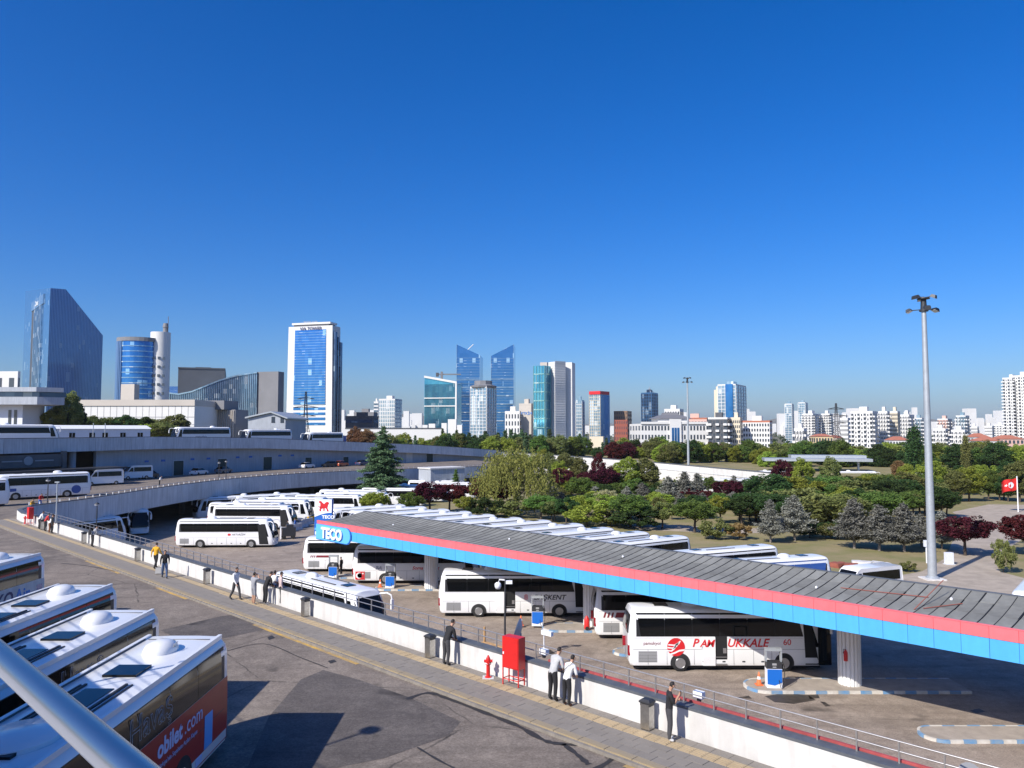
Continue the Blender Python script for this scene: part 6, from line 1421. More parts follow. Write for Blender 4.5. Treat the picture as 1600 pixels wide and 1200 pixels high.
# more blocks along the skyline, left to right
def blk(name, label, px0, pxm, px1, ytop, Y, wall, style='punched', floors=8, bays=(6, 4), th=12, **kw): return building(name, label, footprint(px0, pxm, px1, Y, th), H(ytop, Y), M[wall], style, floors, bays, **kw)
blk('dark_office', 'low dark stepped office beyond the white and blue tower', 540, 583, 592, 652, 520, 'darkclad', 'strip', 5, wf=(.9, .4), win=M['g_dark'])
blk('stepped_office', 'upper dark storey of the stepped office', 553, 584, 590, 646, 560, 'greyclad', 'strip', 5, wf=(.9, .4), win=M['g_dark'])
blk('patterned_flats', 'pale apartment block with a blue grey checkered front', 592, 617, 628, 625, 600, 'offwhite', 'punched', 14, (9, 5), win=M['g_pale'], wf=(.6, .75))
blk('slim_flats', 'slim hazy apartment block beside the checkered one', 584, 591, 593, 629, 680, 'offwhite', 'strip', 14, win=M['g_pale'])
t, c = building('slanted_office', 'teal glass office with white frame and a sloping roof edge', footprint(663, 714, 721, 520, 12), H(600, 520), M['g_teal'], 'none', 10, roof=False)
fp = footprint(663, 714, 721, 520, 12); A, B = fp[:2]; zA, zB = H(589, 520), H(599, 520); m = MB()
m.loft([[(p.x, p.y, H(601, 520)), (q.x, q.y, H(601, 520)), (q.x, q.y, z), (p.x, p.y, z)] for p, q, z in ((fp[0], fp[3], zA), (fp[1], fp[2], zB))]); part(t, c, 'roof_wedge', m, M['g_teal'])
m = MB(); n = Vector(((B - A).y, -(B - A).x, 0)).normalized() * .9
m.loft([[A + Vector((0, 0, zA - .2)), A + n + Vector((0, 0, zA - .2)), A + n + Vector((0, 0, zA + 1.2)), A + Vector((0, 0, zA + 1.2))], [B + Vector((0, 0, zB - .2)), B + n + Vector((0, 0, zB - .2)), B + n + Vector((0, 0, zB + 1.2)), B + Vector((0, 0, zB + 1.2))]])
wall_strip(m, A, B, -3, zB, .9, .955, 1.0); wall_strip(m, A, B, H(622.5, 520), H(621, 520), .8, 0, 1); wall_strip(m, A, B, H(635, 520), H(633.5, 520), .8, 0, 1); part(t, c, 'white_frame', m, M['offwhite'])
m = MB()
for i in range(26): wall_strip(m, A, B, -3, H(601, 520), .35, .02 + i / 28, .03 + i / 28)
part(t, c, 'fins', m, M['g_dark'], 'stuff')
for px0, px1, yl, yr, lab in ((713, 750, 538, 555, 'left one of the twin blue glass towers, its roof slanting down to the right'), (767, 803, 556, 538, 'right one of the twin blue glass towers, its roof slanting down to the left')):
    Y = 620; fp = footprint(px0, px1, px1 + 1, Y, 3, 26); A, B = fp[:2]; c = (fp[0] + fp[2]) / 2; c.z = -3; t = thing('twin_tower', lab, 'tower', c); zl_, zr_ = H(yl, Y), H(yr, Y)
    m = MB().loft([[(p.x, p.y, -3), (q.x, q.y, -3), (q.x, q.y, z), (p.x, p.y, z)] for p, q, z in ((fp[0], fp[3], zl_), (fp[1], fp[2], zr_))]); part(t, c, 'curtain_wall', m, M['g_twin'])
    m = MB()
    for py in (593, 606, 619, 632, 645, 658): wall_strip(m, A, B, H(py, Y), H(py - 1.1, Y), .4, 0, 1)
    zc_ = min(zl_, zr_)
    for f in range(34): wall_strip(m, A, B, -3 + (zc_ + 3) * f / 34, -3 + (zc_ + 3) * (f + .10) / 34, .15, 0, 1)
    wall_strip(m, A, B, -3, zl_, .35, 0, .014); wall_strip(m, A, B, -3, zr_, .35, .986, 1.0); part(t, c, 'floor_bands', m, M['g_pale'], 'stuff')
    part(t, c, 'roof_cranes', MB().tube([(A.x * .6 + B.x * .4, A.y + 6, zc_ + 4), (A.x * .3 + B.x * .7, A.y + 6, zc_ + 7 + (zl_ - zc_) * .3)], .4, 6), M['offwhite'])
t, c = blk('hotel_tower', 'pale glass hotel tower with dark side and crowned roof before the twin towers', 735, 760, 775, 606, 440, 'g_pale', 'curtain', 22, (5, 4), 30, trim=M['offwhite'])
cc = footprint(735, 760, 775, 440, 30); cx = (cc[0] + cc[2]) / 2
part(t, c, 'crown', MB().lathe([(7.6, H(606, 440) + .5), (7.8, H(602, 440)), (5.2, H(600, 440)), (5.2, H(594, 440))], 10, (cx.x, cx.y, 0)), M['greyclad'])
blk('white_office', 'white office block with rows of dark windows by the beige block', 789, 812, 814, 645, 425, 'offwhite', 'punched', 7, (5, 2), wf=(.42, .6))
t, c = blk('beige_office', 'plain beige block with a small blue name sign', 811, 830, 836, 633, 430, 'beige', 'none', 6, th=20); fp = footprint(811, 830, 836, 430, 20); wall_text(t, c, 'PETKİM', 2.2, fp[0], fp[1], .55, H(648, 430), M['txt_blue'], .2)
t, c = blk('teal_tower', 'teal and green glass tower attached to white tower slabs', 834, 851, 860, 571, 400, 'g_teal', 'curtain', 11, (4, 2), 28, trim=M['g_green'], roof=False)
t, c = blk('white_slab_tower', 'tall plain white slab tower beside the teal glass', 857, 867, 884, 565, 405, 'offwhite', 'strip', 40, wf=(.0, .0), th=56, roof=False)
fp = footprint(857, 867, 884, 405, 56); m = MB()
for f in range(44): wall_strip(m, fp[1], fp[2], -3 + f * 1.25, -3 + f * 1.25 + .35, .12, .02, .98)
part(t, c, 'louvre_bands', m, M['conc'], 'stuff')
blk('white_slab_tower', 'second white slab tower, right of the louvred one', 884, 894, 899, 566, 412, 'offwhite', 'none', 10, th=14, roof=False)
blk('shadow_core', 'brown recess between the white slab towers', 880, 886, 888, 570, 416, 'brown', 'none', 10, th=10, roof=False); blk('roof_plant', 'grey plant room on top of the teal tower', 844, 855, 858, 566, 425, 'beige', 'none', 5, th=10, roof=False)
blk('twisted_tower', 'small glass tower with shifted storeys right of the white slabs', 900, 909, 913, 627, 560, 'g_pale', 'curtain', 16, (3, 3), 20)
t, c = blk('red_crown_tower', 'pale striped tower with a red crown', 921, 938, 952, 616, 520, 'g_pale', 'curtain', 20, (5, 4), 38, trim=M['cream'], roof=False)
fp = footprint(920.5, 938, 952.5, 519, 38); part(t, c, 'red_crown', MB().prism([(p.x, p.y) for p in fp], H(616, 520), H(611, 520)), M['txt_red']); m = MB()
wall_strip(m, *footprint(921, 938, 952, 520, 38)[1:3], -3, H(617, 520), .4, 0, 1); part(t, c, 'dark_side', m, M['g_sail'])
blk('brown_block', 'tall brown stone office block', 959, 980, 987, 642, 540, 'brown', 'punched', 10, (6, 3), wf=(.3, .5), roof=False); blk('brown_block', 'lower dark brown block in front of the taller brown one', 960, 980, 982, 656, 500, 'rust', 'punched', 7, (6, 3), wf=(.3, .5), roof=False)
t, c = blk('spire_tower', 'dark blue glass tower with an open pyramid spire', 1002, 1018, 1028, 615, 640, 'g_dark', 'curtain', 18, (4, 4), 34, trim=M['g_sail']); fp = footprint(1002, 1018, 1028, 640, 34); cx = (fp[0] + fp[2]) / 2; zt = H(615, 640); m = MB()
for p in fp: q = cx.lerp(p, .75); m.tube([(q.x, q.y, zt), (cx.x, cx.y, H(606, 640))], .25, 5)
m.tube([(cx.x, cx.y, zt), (cx.x, cx.y, H(603, 640))], .2, 5); part(t, c, 'spire', m, M['galv'])
# court house
Y = 420; fp = footprint(1001, 1112, 1113, Y, -3, 30); zt = H(662, Y); t, c = building('court_house', 'long white public building with blue glass entrance bay and grey hipped roof', fp, zt, M['offwhite'], 'punched', 5, (22, 4), wf=(.5, .5), roof=False, zb=-6)
A, B = fp[:2]; d = B - A; m = MB(); wall_strip(m, A, B, zt - .2, zt + 1.0, .8, 0, 1); part(t, c, 'cornice', m, M['offwhite'])
cen = A + d * .48 + Vector((0, 14, 0)); m = MB()
m.bb(cen.x - 8.5, cen.x + 8.5, cen.y - 10, cen.y + 10, zt, H(654, Y)); part(t, c, 'attic', m, M['offwhite'])
m = MB(); z0 = H(654, Y); m.loft([[(cen.x - k * 10.5, cen.y - k * 11, z), (cen.x + k * 10.5, cen.y - k * 11, z), (cen.x + k * 10.5, cen.y + k * 11, z), (cen.x - k * 10.5, cen.y + k * 11, z)] for k, z in ((1, z0), (.5, H(648, Y)), (.4, H(648, Y)), (.33, H(644, Y)))]); part(t, c, 'roof', m, M['roofgrey'])
m = MB(); wall_strip(m, A, B, -6, zt + 2.5, 1.2, .40, .56); part(t, c, 'entrance_bay', m, M['offwhite'])
for k in range(3): m = MB(); wall_strip(m, A, B, -4, zt - 2.2, 1.35, .425 + k * .038, .455 + k * .038); part(t, c, 'entrance_glass', m, M['g_blue'])
blk('white_flats', 'stepped white flats rising behind the public building', 1038, 1062, 1068, 641, 520, 'offwhite', 'punched', 8, (6, 3)); blk('red_roof_block', 'pinkish block with red roof behind the public building', 1065, 1104, 1106, 655, 480, 'pinkish', 'punched', 4, (8, 3), trim=M['roofred'])
blk('dark_flats', 'dark grey flats with white balconies', 1106, 1136, 1141, 655, 400, 'darkclad', 'balcony', 8, (5, 3), trim=M['offwhite'], zb=-6); blk('cream_flats', 'narrow cream flats right of the dark ones', 1141, 1156, 1160, 655, 405, 'cream', 'punched', 9, (5, 3)); blk('white_flats', 'white flats with reddish roof trim in the row above the trees', 1160, 1202, 1206, 660, 410, 'offwhite', 'punched', 8, (10, 3), trim=M['roofred']); 
t, c = blk('sky_blue_tower', 'broad tower of pale blue glass with white verticals', 1122, 1150, 1166, 602, 560, 'g_pale', 'curtain', 20, (5, 4), 30, trim=M['offwhite'], win=M['g_blue']); fp = footprint(1122, 1150, 1166, 560, 30); m = MB(); wall_strip(m, fp[0], fp[1], -3, H(600, 560), 1.2, .45, .85); part(t, c, 'blue_bay', m, M['g_blue'])
blk('cream_side_tower', 'narrow cream tower at the left side of the pale blue one', 1116, 1124, 1126, 611, 575, 'cream', 'none', 10)
for a, b, cpx, yt, lab in ((1226, 1237, 1240, 632, 'left of two slim hazy glass towers'), (1247, 1258, 1262, 630, 'right of two slim hazy glass towers')): blk('slim_tower', lab, a, b, cpx, yt, 900, 'g_pale', 'curtain', 18, (2, 2), 20, trim=M['offwhite'])
RES = [(1253, 1270, 1282, 648, 620, 'offwhite', 14), (1283, 1296, 1301, 648, 640, 'offwhite', 14), (1312, 1324, 1328, 655, 560, 'offwhite', 8), (1329, 1363, 1371, 645, 430, 'offwhite', 11), (1372, 1386, 1390, 645, 450, 'offwhite', 12), (1390, 1402, 1406, 645, 460, 'cream', 12), (1406, 1420, 1428, 650, 480, 'offwhite', 11), (1425, 1440, 1445, 655, 600, 'g_pale', 9), (1464, 1480, 1487, 656, 640, 'pinkish', 10), (1493, 1508, 1514, 651, 620, 'g_pale', 10), (1457, 1476, 1480, 672, 520, 'offwhite', 6), (1485, 1506, 1510, 674, 500, 'offwhite', 6), (1514, 1526, 1528, 668, 720, 'offwhite', 7), (1537, 1549, 1552, 667, 760, 'offwhite', 7), (1240, 1255, 1260, 672, 420, 'offwhite', 5), (1552, 1568, 1572, 665, 820, 'offwhite', 9)]
dsc = ['tall flats with reddish sides', 'second tall flats', 'low pale flats behind the pylon', 'broad white flats with dark balconies', 'ribbed white flats', 'cream flats', 'white flats stepping down', 'glass fronted block by the poplar', 'pink grey flats right of the mast', 'pale glass block', 'small white flats above the tree belt', 'low white flats above the tree belt', 'hazy white flats', 'hazy low flats', 'low white house block by the slim towers', 'hazy flats beside the right hand tower']
for (a, b, cc_, yt, Y, wl_, fl_), ds in zip(RES, dsc): blk('apartment_block', ds + ' on the right skyline', a, b, cc_, yt, Y, wl_, 'balcony' if b - a > 12 else 'punched', fl_, (7, 3), 18, trim=M['offwhite'], group='flats on the right skyline')
t, c = blk('tall_flats', 'tall white apartment tower with banded balconies at the right edge', 1568, 1583, 1600, 592, 520, 'offwhite', 'balcony', 24, (4, 5), 35, trim=M['offwhite'])
t, c = blk('tall_flats', 'front wing of the white apartment tower at the right edge', 1584, 1612, 1620, 588, 516, 'offwhite', 'balcony', 25, (7, 3), 10, trim=M['offwhite'])
def house(label, px0, px1, ytop, yeave, Y, wall):
    fp = footprint(px0, px1, px1 + 2, Y, 8, 12); t, c = building('red_roof_house', label, fp, H(yeave, Y), M[wall], 'punched', 4, (6, 3), roof=False); z0, z1 = H(yeave, Y), H(ytop, Y); cx = (fp[0] + fp[2]) / 2
    m = MB().loft([[(cx.x + (p.x - cx.x) * 1.06, cx.y + (p.y - cx.y) * 1.06, z0 + .02) for p in fp], [(cx.x + (p.x - cx.x) * .45, cx.y + (p.y - cx.y) * .1, z1) for p in fp]]); part(t, c, 'roof', m, M['roofred'])
house('white house with red roof left of the poplar', 1393, 1420, 682, 688, 380, 'offwhite'); house('yellow house with flat red roof under the pylon', 1273, 1300, 678, 682, 390, 'yellowish'); house('cream house joined to the yellow one', 1299, 1316, 680, 684, 400, 'cream')
house('long red roofed house at the right edge', 1560, 1598, 680, 686, 420, 'pinkish'); house('white red roofed house in the right hand row', 1528, 1562, 683, 689, 415, 'offwhite'); house('white house at the start of the red roofed row', 1520, 1545, 677, 683, 450, 'offwhite')
# low white yard wall and small white sheds left of the trees
t = thing('yard_wall', 'long low white wall in front of the distant offices', 'wall', (xz(615, 310), 310, 0)); c = Vector((xz(615, 310), 310, 0)); part(t, c, 'wall_face', MB().bb(xz(540, 310), xz(690, 310), 310, 311, 0, H(670, 310)), M['offwhite']); part(t, c, 'coping', MB().bb(xz(540, 310), xz(690, 310), 309.8, 311.2, H(670, 310) + .01, H(668.5, 310)), M['darkclad'])
for a, b, yt in ((660, 668, 664), (670, 680, 662), (690, 698, 661), (700, 713, 655), (714, 722, 664)): blk('white_shed', 'small white rooftop block in the yard below the teal office', a, b, b + 1, yt, 330, 'offwhite', 'none', 3, th=8, roof=False, group='white yard blocks')
blk('low_hall', 'long low cream hall in front of the red crowned tower', 900, 942, 944, 682, 420, 'cream', 'none', 2, th=4, roof=False)
# pylons and crane
def pylon(label, px, ytop, Y):
    h = H(ytop, Y) + 2; w = 3.4; t = thing('power_pylon', label, 'pylon', (xz(px, Y), Y, -2)); m = MB()
    for sx in (-1, 1):
        for sy in (-1, 1): m.tube([(sx * w, sy * w, 0), (sx * .8, sy * .8, h * .62), (sx * .25, sy * .25, h)], .16, 4)
    O('mast', m.mesh('mast'), M['dkmetal'], t); m = MB()
    for k in range(9):
        z0, z1 = h * k / 14, h * (k + 1) / 14; f = lambda z: float(np.interp(z, [0, h * .62, h], [w, .8, .25]))
        for s in (-1, 1): m.tube([(-f(z0), s * f(z0), z0), (f(z1), s * f(z1), z1)], .10, 4); m.tube([(f(z0), s * f(z0), z0), (-f(z1), s * f(z1), z1)], .10, 4)
    O('bracing', m.mesh('bracing'), M['dkmetal'], t)
    for z, r in ((.66, 5.0), (.78, 6.2), (.90, 4.2)): O('cross_arm', MB().tube([(-r, 0, h * z), (0, 0, h * z + .9), (r, 0, h * z)], .16, 4).tube([(-r, 0, h * z), (r, 0, h * z)], .14, 4).mesh('cross_arm'), M['dkmetal'], t)
pylon('lattice power pylon before the white and blue tower', 478, 612, 380); pylon('lattice power pylon above the yellow house', 1306, 630, 400)
Y = 560; t = thing('tower_crane', 'grey tower crane jib above the slanted teal office', 'crane', (xz(690, Y), Y, 0)); z_ = H(585, Y)
O('mast', MB().bb(-.8, .8, -.8, .8, 0, z_ + 2).mesh('mast'), M['greyclad'], t); O('jib', MB().bb(-4, 14, -.5, .5, z_ - .4, z_ + .5).mesh('jib'), M['greyclad'], t); O('counterweight', MB().bb(-4.2, -2.2, -.8, .8, z_ - 1.6, z_ + 1.2).mesh('counterweight'), M['darkclad'], t)
# hazy far city below the hills: too many to count
rngc = random.Random(3); m = MB()
for _ in range(520):
    Yc = rngc.uniform(1500, 3600); px = rngc.choice([rngc.uniform(530, 660), rngc.uniform(-40, 1640), rngc.uniform(1200, 1640)]); x = (px - 800) / F * Yc; w = rngc.uniform(9, 22); h = rngc.uniform(10, 26) + (rngc.uniform(15, 45) if rngc.random() < .22 else 0) + (Yc - 1500) * .006
    m.bb(x - w / 2, x + w / 2, Yc, Yc + w, -3, h)
o = O('far_city', m.mesh('far_city', fix=False), M['offwhite'], kind='stuff'); o['label'] = 'hazy mass of distant flats below the hills'; o['category'] = 'city'
rngc = np.random.default_rng(8); C = []
for _ in range(1500):
    Yc = rngc.uniform(420, 2600); px = rngc.uniform(-60, 1680); C.append(np.array([(px - 800) / F * Yc, Yc, 2.0]) + rngc.normal(size=(10, 3)) * np.array([6, 6, 2.2]))
o = O('far_trees', mesh_np('far_trees', leaves(np.concatenate(C), 3.2, rngc, .2)), LEAF['dark'], kind='stuff'); o['label'] = 'distant mass of dark trees between the city blocks'; o['category'] = 'trees'
# ------------------------------------------------------------------ people
def bend(p, o, ang):                           # lean point p forward (towards +y) about o
    y, z = p[1] - o[1], p[2] - o[2]; c, s = math.cos(ang), math.sin(ang); return (p[0], o[1] + y * c + z * s, o[2] - y * s + z * c)
SHIRTS = {}
def cloth(col, key):
    if key not in SHIRTS: SHIRTS[key] = P('cloth_' + key, col, .85, var=.18, vscale=9)
    return SHIRTS[key]
def person(label, pos, face, pose='stand', shirt='white', trousers='black', shoes='dark', sleeves='long', h=1.74, shorts=False, extra=None, group=None, hair=True):
    CO = dict(white=(.75, .75, .74), black=(.018, .018, .02), grey=(.30, .31, .34), yellow=(.70, .38, .02), red=(.50, .03, .03), navy=(.03, .045, .10), jeans=(.07, .12, .24), pattern=(.48, .48, .48), dark=(.03, .03, .032), brown=(.16, .07, .035), pink=(.62, .48, .46), charcoal=(.06, .06, .065), blue=(.05, .16, .5))
    s = h / 1.74; J = {}
    J['pel'] = (0, 0, .96); J['sp'] = (0, .01, 1.14); J['ch'] = (0, 0, 1.34); J['nk'] = (0, 0, 1.49); J['hd0'] = (0, .02, 1.56); J['hd1'] = (0, .035, 1.65); J['hd2'] = (0, .02, 1.71)
    st = dict(stand=(.0, .0), lean=(.0, .0), walk=(.24, -.20), phone=(.03, .0), look=(.05, -.04))[pose]
    for sd, k, q in ((-1, 'L', st[0]), (1, 'R', st[1])):
        J['hip' + k] = (sd * .095, 0, .93); J['kn' + k] = (sd * .11, q * .55 + .03, .50); J['an' + k] = (sd * .115, q - .02 - (.10 if q < -.1 else 0), .085 + (.06 if q < -.1 else 0)); J['to' + k] = (sd * .125, q + .13 - (.08 if q < -.1 else 0), .035)
        J['sh' + k] = (sd * .185, -.005, 1.41)
        if pose == 'lean': J['el' + k] = (sd * .25, .16, 1.17); J['wr' + k] = (sd * .12, .38, 1.14)
        elif pose == 'phone': J['el' + k] = (sd * .22, .10, 1.16); J['wr' + k] = (sd * (.06 if sd > 0 else .12), .26, 1.36 if sd > 0 else 1.2)
        elif pose == 'look': J['el' + k] = (sd * .33, .12, 1.40); J['wr' + k] = (sd * .10, .18, 1.58)
        elif pose == 'walk': J['el' + k] = (sd * .25, -.10 * (1 if q > 0 else -1), 1.15); J['wr' + k] = (sd * .25, .10 - .22 * (1 if q > 0 else -1), .93)
        else: J['el' + k] = (sd * .25, -.03, 1.15); J['wr' + k] = (sd * .25, .05, .91)
        w, e = Vector(J['wr' + k]), Vector(J['el' + k]); d = (w - e).normalized(); J['pa' + k] = tuple(w + d * .075)
        perp = d.cross(Vector((1, 0, 0))).normalized()
        for i in range(4):
            r0 = Vector(J['pa' + k]) + perp * (.030 - .020 * i); J[f'f{i}' + k] = tuple(r0 + d * .035); J[f'g{i}' + k] = tuple(r0 + d * (.070 - .006 * abs(i - 1.4)) - Vector((sd * .018, 0, 0)))
        J['th' + k] = tuple(w + d * .04 + perp * .045 - Vector((sd * .01, 0, 0)))
    lean = dict(lean=.50, stand=.03, walk=.06, phone=.08, look=.02)[pose]
    low = ('pel', 'hip', 'kn', 'an', 'to')
    for n_ in J:
        if not n_.startswith(low) or n_ == 'sp': J[n_] = bend(J[n_], J['pel'], lean)
    if pose == 'lean':
        for k in ('pel', 'hipL', 'hipR'): J[k] = (J[k][0], J[k][1] - .0, J[k][2])
        J['hd1'] = (0, J['hd1'][1] - .01, J['hd1'][2] + .02); J['hd2'] = (0, J['hd2'][1] - .03, J['hd2'][2] + .03)
    if pose == 'phone': J['hd1'] = (0, J['hd1'][1] + .04, J['hd1'][2] - .01); J['hd2'] = (0, J['hd2'][1] + .04, J['hd2'][2] - .02)
    Rr = dict(pel=(.165, .12), sp=(.15, .115), ch=(.175, .125), nk=(.052, .052), hd0=(.066, .07), hd1=(.078, .095), hd2=(.062, .075), hip=.108, kn=.076, an=.056, to=.044, sh=.078, el=.055, wr=.036, pa=.038, th=.012)
    E_ = [('pel', 'sp'), ('sp', 'ch'), ('ch', 'nk'), ('nk', 'hd0'), ('hd0', 'hd1'), ('hd1', 'hd2')]
    for k in 'LR':
        E_ += [('pel', 'hip' + k), ('hip' + k, 'kn' + k), ('kn' + k, 'an' + k), ('an' + k, 'to' + k), ('ch', 'sh' + k), ('sh' + k, 'el' + k), ('el' + k, 'wr' + k), ('wr' + k, 'pa' + k), ('wr' + k, 'th' + k)]
        for i in range(4): E_ += [('pa' + k, f'f{i}' + k), (f'f{i}' + k, f'g{i}' + k)]
    names = list(J); idx = {n_: i for i, n_ in enumerate(names)}
    me = bpy.data.meshes.new('body'); me.from_pydata([tuple(q * s for q in J[n_]) for n_ in names], [(idx[a], idx[b]) for a, b in E_], [])
    o = bpy.data.objects.new('tmp', me); COL.objects.link(o)
    md = o.modifiers.new('skin', 'SKIN'); md.use_smooth_shade = True; md.branch_smoothing = .3
    sv = me.skin_vertices[0].data
    for n_ in names:
        key = n_ if n_ in Rr else n_[:-1]
        r = Rr.get(key, .0095); r = r if isinstance(r, tuple) else (r, r)
        if pose == 'lean' and False: pass
        sv[idx[n_]].radius = (r[0] * s, r[1] * s); sv[idx[n_]].use_root = (n_ == 'pel')
    ss = o.modifiers.new('sub', 'SUBSURF'); ss.levels = 1; ss.render_levels = 1
    dg = bpy.context.evaluated_depsgraph_get(); bm = bpy.data.meshes.new_from_object(o.evaluated_get(dg)); bpy.data.objects.remove(o)
    bm.name = 'body'; bm.materials.clear()
    for mt in (M['skin'], cloth(CO[shirt], shirt), cloth(CO[trousers], trousers), cloth(CO[shoes], shoes)): bm.materials.append(mt)
    segs = [(np.array(J[a]) * s, np.array(J[b]) * s, a, b) for a, b in E_]
    def region(a, b):
        if b.startswith(('hd',)) : return 0
        if b.startswith(('pa', 'th', 'f', 'g')): return 0
        if b.startswith('wr'): return 1 if sleeves == 'long' else 0
        if b.startswith('to'): return 3
        if b.startswith('an'): return 0 if shorts else 2
        if b.startswith(('kn', 'hip')): return 2
        return 1
    ctr = np.empty(len(bm.polygons) * 3); bm.polygons.foreach_get('center', ctr); ctr = ctr.reshape(-1, 3)
    D = []
    for a, b, na, nb in segs:
        ab = b - a; t = np.clip(((ctr - a) @ ab) / (ab @ ab + 1e-9), 0, 1); D.append(np.linalg.norm(ctr - (a + t[:, None] * ab), axis=1))
    near_ = np.argmin(np.array(D), 0); reg = np.array([region(x[2], x[3]) for x in segs])[near_]
    reg[(ctr[:, 2] < .07 * s)] = 3
    hem = bend((0, 0, .93), J['pel'], lean)[2]; reg[(reg == 2) & (ctr[:, 2] > .95 * s)] = 1
    if shorts: reg[(reg == 2) & (ctr[:, 2] < .46 * s)] = 0
    bm.polygons.foreach_set('material_index', reg.astype(np.int32)); bm.polygons.foreach_set('use_smooth', [True] * len(bm.polygons))
    t = thing('person', label, 'person', pos, face, group)
    bo = bpy.data.objects.new('body', bm); COL.objects.link(bo); bo.parent = t
    hc = Vector(J['hd1']) * s; ang = 0
    def cap():
        b = MB(); n = 14; rows = []
        for zz, rr in ((-.075, .70), (-.02, .97), (.04, 1.0), (.085, .80), (.115, .42), (.122, .05)): rows.append([(.084 * rr * math.cos(a), -.012 + .104 * rr * math.sin(a) * (1 if math.sin(a) < 0 else float(np.interp(zz, [-.08, -.02, .04, .085, .12], [.05, .12, .62, .86, 1]))), zz) for a in np.linspace(0, 2 * math.pi, n, endpoint=False)])
        b.loft(rows); return b.mesh('hair', smooth=60)
    if hair: O('hair', cached('hair', cap), M['hair'], t, tuple(hc), rot=(-lean * .3, 0, 0)).scale = (.9, .88, .93)
    O('face', cached('face', lambda: MB().bb(-.038, -.020, .080, .094, .008, .018).bb(.020, .038, .080, .094, .008, .018).bb(-.022, .022, .078, .090, -.055, -.046).mesh('face')), M['hair'], t, tuple(hc), rot=(-lean * .3, 0, 0))
    O('nose', cached('nose', lambda: MB().loft([[(-.014, .085, -.03), (.014, .085, -.03), (.006, .085, .02), (-.006, .085, .02)], [(-.008, .112, -.026), (.008, .112, -.026), (.003, .094, .015), (-.003, .094, .015)]]).bb(-.092, -.078, -.02, .015, -.03, .03).bb(.078, .092, -.02, .015, -.03, .03).mesh('nose')), M['skin'], t, tuple(hc), rot=(-lean * .3, 0, 0))
    if extra == 'backpack': O('backpack', MB().loft([[(-.14, -.13, .98), (.14, -.13, .98), (.14, -.13, 1.40), (-.14, -.13, 1.40)], [(-.12, -.30, 1.0), (.12, -.30, 1.0), (.12, -.27, 1.38), (-.12, -.27, 1.38)]]).mesh('backpack'), cloth(CO['charcoal'], 'charcoal'), t)
    if extra == 'strap': O('bag_strap', MB().tube([bend((.16, -.10, 1.46), J['pel'], lean), bend((0, -.135, 1.28), J['pel'], lean), bend((-.15, -.11, 1.08), J['pel'], lean)], .012, 6).mesh('bag_strap'), M['txt_blk'], t)
    if extra == 'phone': O('phone', MB().bb(-.04, .04, -.006, .006, -.07, .07).mesh('phone'), M['txt_blk'], t, tuple(Vector(J['paR']) * s + Vector((0, .03, .03))))
    return t, J, s
def face_to(dx, dy): return math.atan2(dy, dx) - math.pi / 2      # local +y looks along (dx, dy)
WALLF = face_to(1, 1)
ZP = ZD + .122
def at_wall(px, v=20.45): p = on_pave(px, v); p.z = ZP; return p
person('person in black leaning on the parapet beside the steel bin looking at the lot', at_wall(697, 20.30), WALLF, 'lean', 'black', 'charcoal', 'dark', h=1.82)
person('person in patterned grey shirt leaning on the parapet next to one in white', at_wall(864, 20.30), WALLF, 'lean', 'pattern', 'black', 'dark', 'short', 1.84)
person('person in white shirt with a dark strap leaning on the parapet', at_wall(886, 20.28), WALLF, 'lean', 'white', 'black', 'brown', 'short', 1.70, extra='strap')
person('person in black with grey trousers looking at a phone by the parapet', at_wall(1046, 20.25), WALLF + .5 - 1.3, 'phone', 'black', 'charcoal', 'white', 'short', 1.74, extra='phone')
person('person in white shirt and dark trousers walking toward the group at the parapet', gp(368, 937, ZP), face_to(.9, -.5), 'walk', 'white', 'charcoal', 'dark', 'long', 1.76)
person('person in grey top and shorts shading the eyes', gp(396, 944, ZP), WALLF + .2, 'look', 'grey', 'grey', 'white', 'short', 1.68, shorts=True)
person('person in long black clothes leaning at the parapet among the group', at_wall(414, 20.35), WALLF, 'lean', 'black', 'black', 'white', h=1.78)
person('person in pale pink shirt and black trousers in the group at the parapet', gp(438, 944, ZP), WALLF - .3, 'stand', 'pink', 'black', 'dark', 'long', 1.72)
person('person in white shirt and jeans beside the one in pale pink', gp(428, 940, ZP), WALLF + .3, 'stand', 'white', 'jeans', 'dark', 'short', 1.66)
person('person in black sweater and jeans striding along the pavement', gp(257, 903, ZP), face_to(.45, -.9), 'walk', 'black', 'jeans', 'dark', h=1.74)
p_ = gp(250, 893, ZD); tb = thing('carrier_bag', 'pale plaid bag carried by the striding person in black sweater', 'bag', gp(248, 897, ZP)); O('bag_body', MB().loft([[(-.2, -.1, .05), (.2, -.1, .05), (.2, .1, .05), (-.2, .1, .05)], [(-.18, -.07, .42), (.18, -.07, .42), (.18, .07, .42), (-.18, .07, .42)]]).mesh('bag_body'), M['grille'], tb); O('bag_handle', MB().tube([(-.08, 0, .42), (0, 0, .6), (.08, 0, .42)], .012, 6).mesh('bag_handle'), M['txt_blk'], tb)
person('person in yellow shirt and dark trousers walking away along the parapet', gp(243, 889, ZP), face_to(.2, 1), 'walk', 'yellow', 'black', 'dark', h=1.75)
person('person with a backpack leaning at the parapet beside the lamp', at_wall(144, 20.35), WALLF, 'lean', 'grey', 'dark', 'dark', h=1.74, extra='backpack')
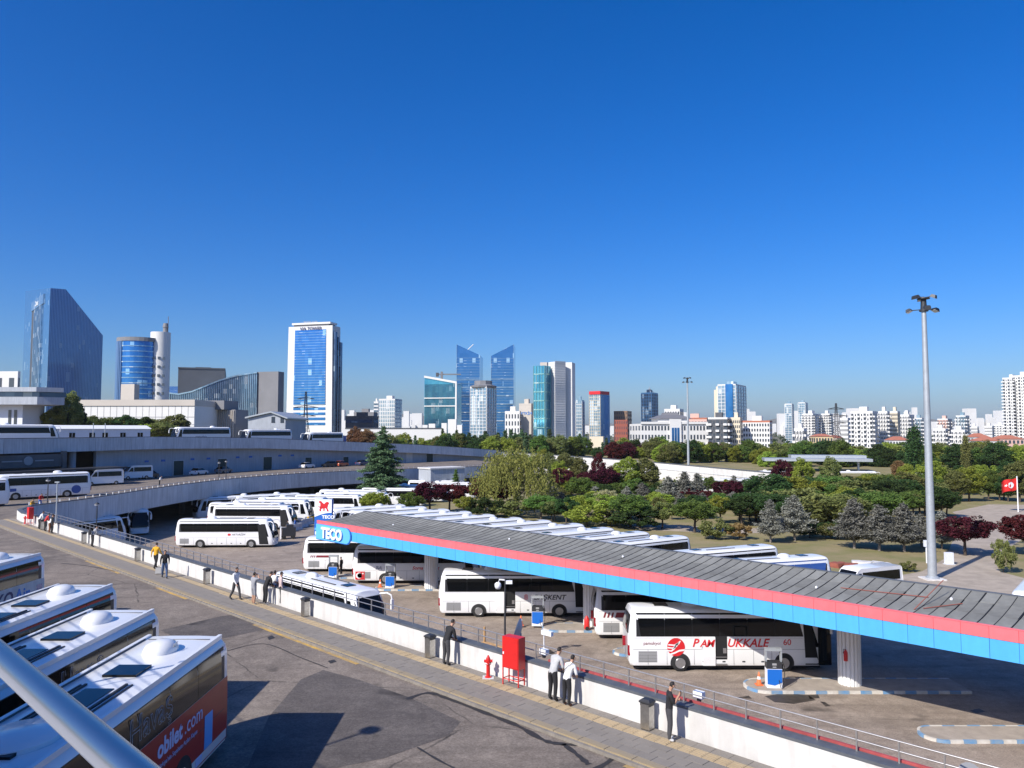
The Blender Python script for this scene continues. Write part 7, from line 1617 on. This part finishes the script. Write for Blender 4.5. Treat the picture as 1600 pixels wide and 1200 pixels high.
person('person in white leaning on the parapet in the cluster at the bend', at_wall(61, 20.35), WALLF, 'lean', 'white', 'dark', 'dark', h=1.74)
person('person with red top beside the bin in the cluster at the bend', at_wall(70, 20.35), WALLF, 'lean', 'red', 'dark', 'dark', h=1.7)
person('person in white top and brown trousers at the edge of the cluster', at_wall(77, 20.2), WALLF, 'lean', 'white', 'brown', 'white', h=1.72)
person('person in dark jacket at the edge of the cluster by the slim mast', at_wall(81, 20.35), WALLF, 'stand', 'black', 'dark', 'dark', h=1.76)
person('person in yellow jacket leaning over the curved end of the parapet', Vector((-54.9, 88.4, ZD)), face_to(1, -.1), 'lean', 'yellow', 'dark', 'dark', h=1.76)
person('person in red top and light blue trousers at the far parapet near the lamp', gp(62, 795, ZD) + Vector((-1.2, 2.0, 0)), face_to(1, -.6), 'lean', 'red', 'blue', 'dark', h=1.76)
person('driver in black at the open door of the coach by the totem', gp(532, 899, 0) + Vector((0, .3, 0)), face_to(-1, .3), 'stand', 'black', 'black', 'dark', h=1.78)
person('person in blue shirt at the front door of the coach with grey script', gp(461, 829, 0), face_to(-1, .1), 'stand', 'blue', 'navy', 'dark', h=1.76)
person('person in black stepping toward the coach with grey script', gp(449, 832, 0), face_to(.8, .6), 'walk', 'black', 'black', 'dark', h=1.74)
person('person in white standing on the far deck by the rail', gp(256, 759, ZD) + Vector((-1, .5, 0)), face_to(1, 0), 'lean', 'white', 'dark', 'dark', h=1.74)
# ------------------------------------------------------------------ haze
hz_m = bpy.data.materials.new('haze'); hz_m.use_nodes = True; nt = hz_m.node_tree
nt.nodes.remove(nt.nodes['Principled BSDF']); pvn = nt.nodes.new('ShaderNodeVolumePrincipled')
pvn.inputs['Color'].default_value = (.94, .96, 1.0, 1); pvn.inputs['Density'].default_value = .00005; pvn.inputs['Anisotropy'].default_value = 0.0
nt.links.new(pvn.outputs[0], nt.nodes['Material Output'].inputs['Volume'])
O('haze', MB().bb(-6600, 6600, -700, 6700, -8, 185).mesh('haze'), hz_m, kind='stuff')
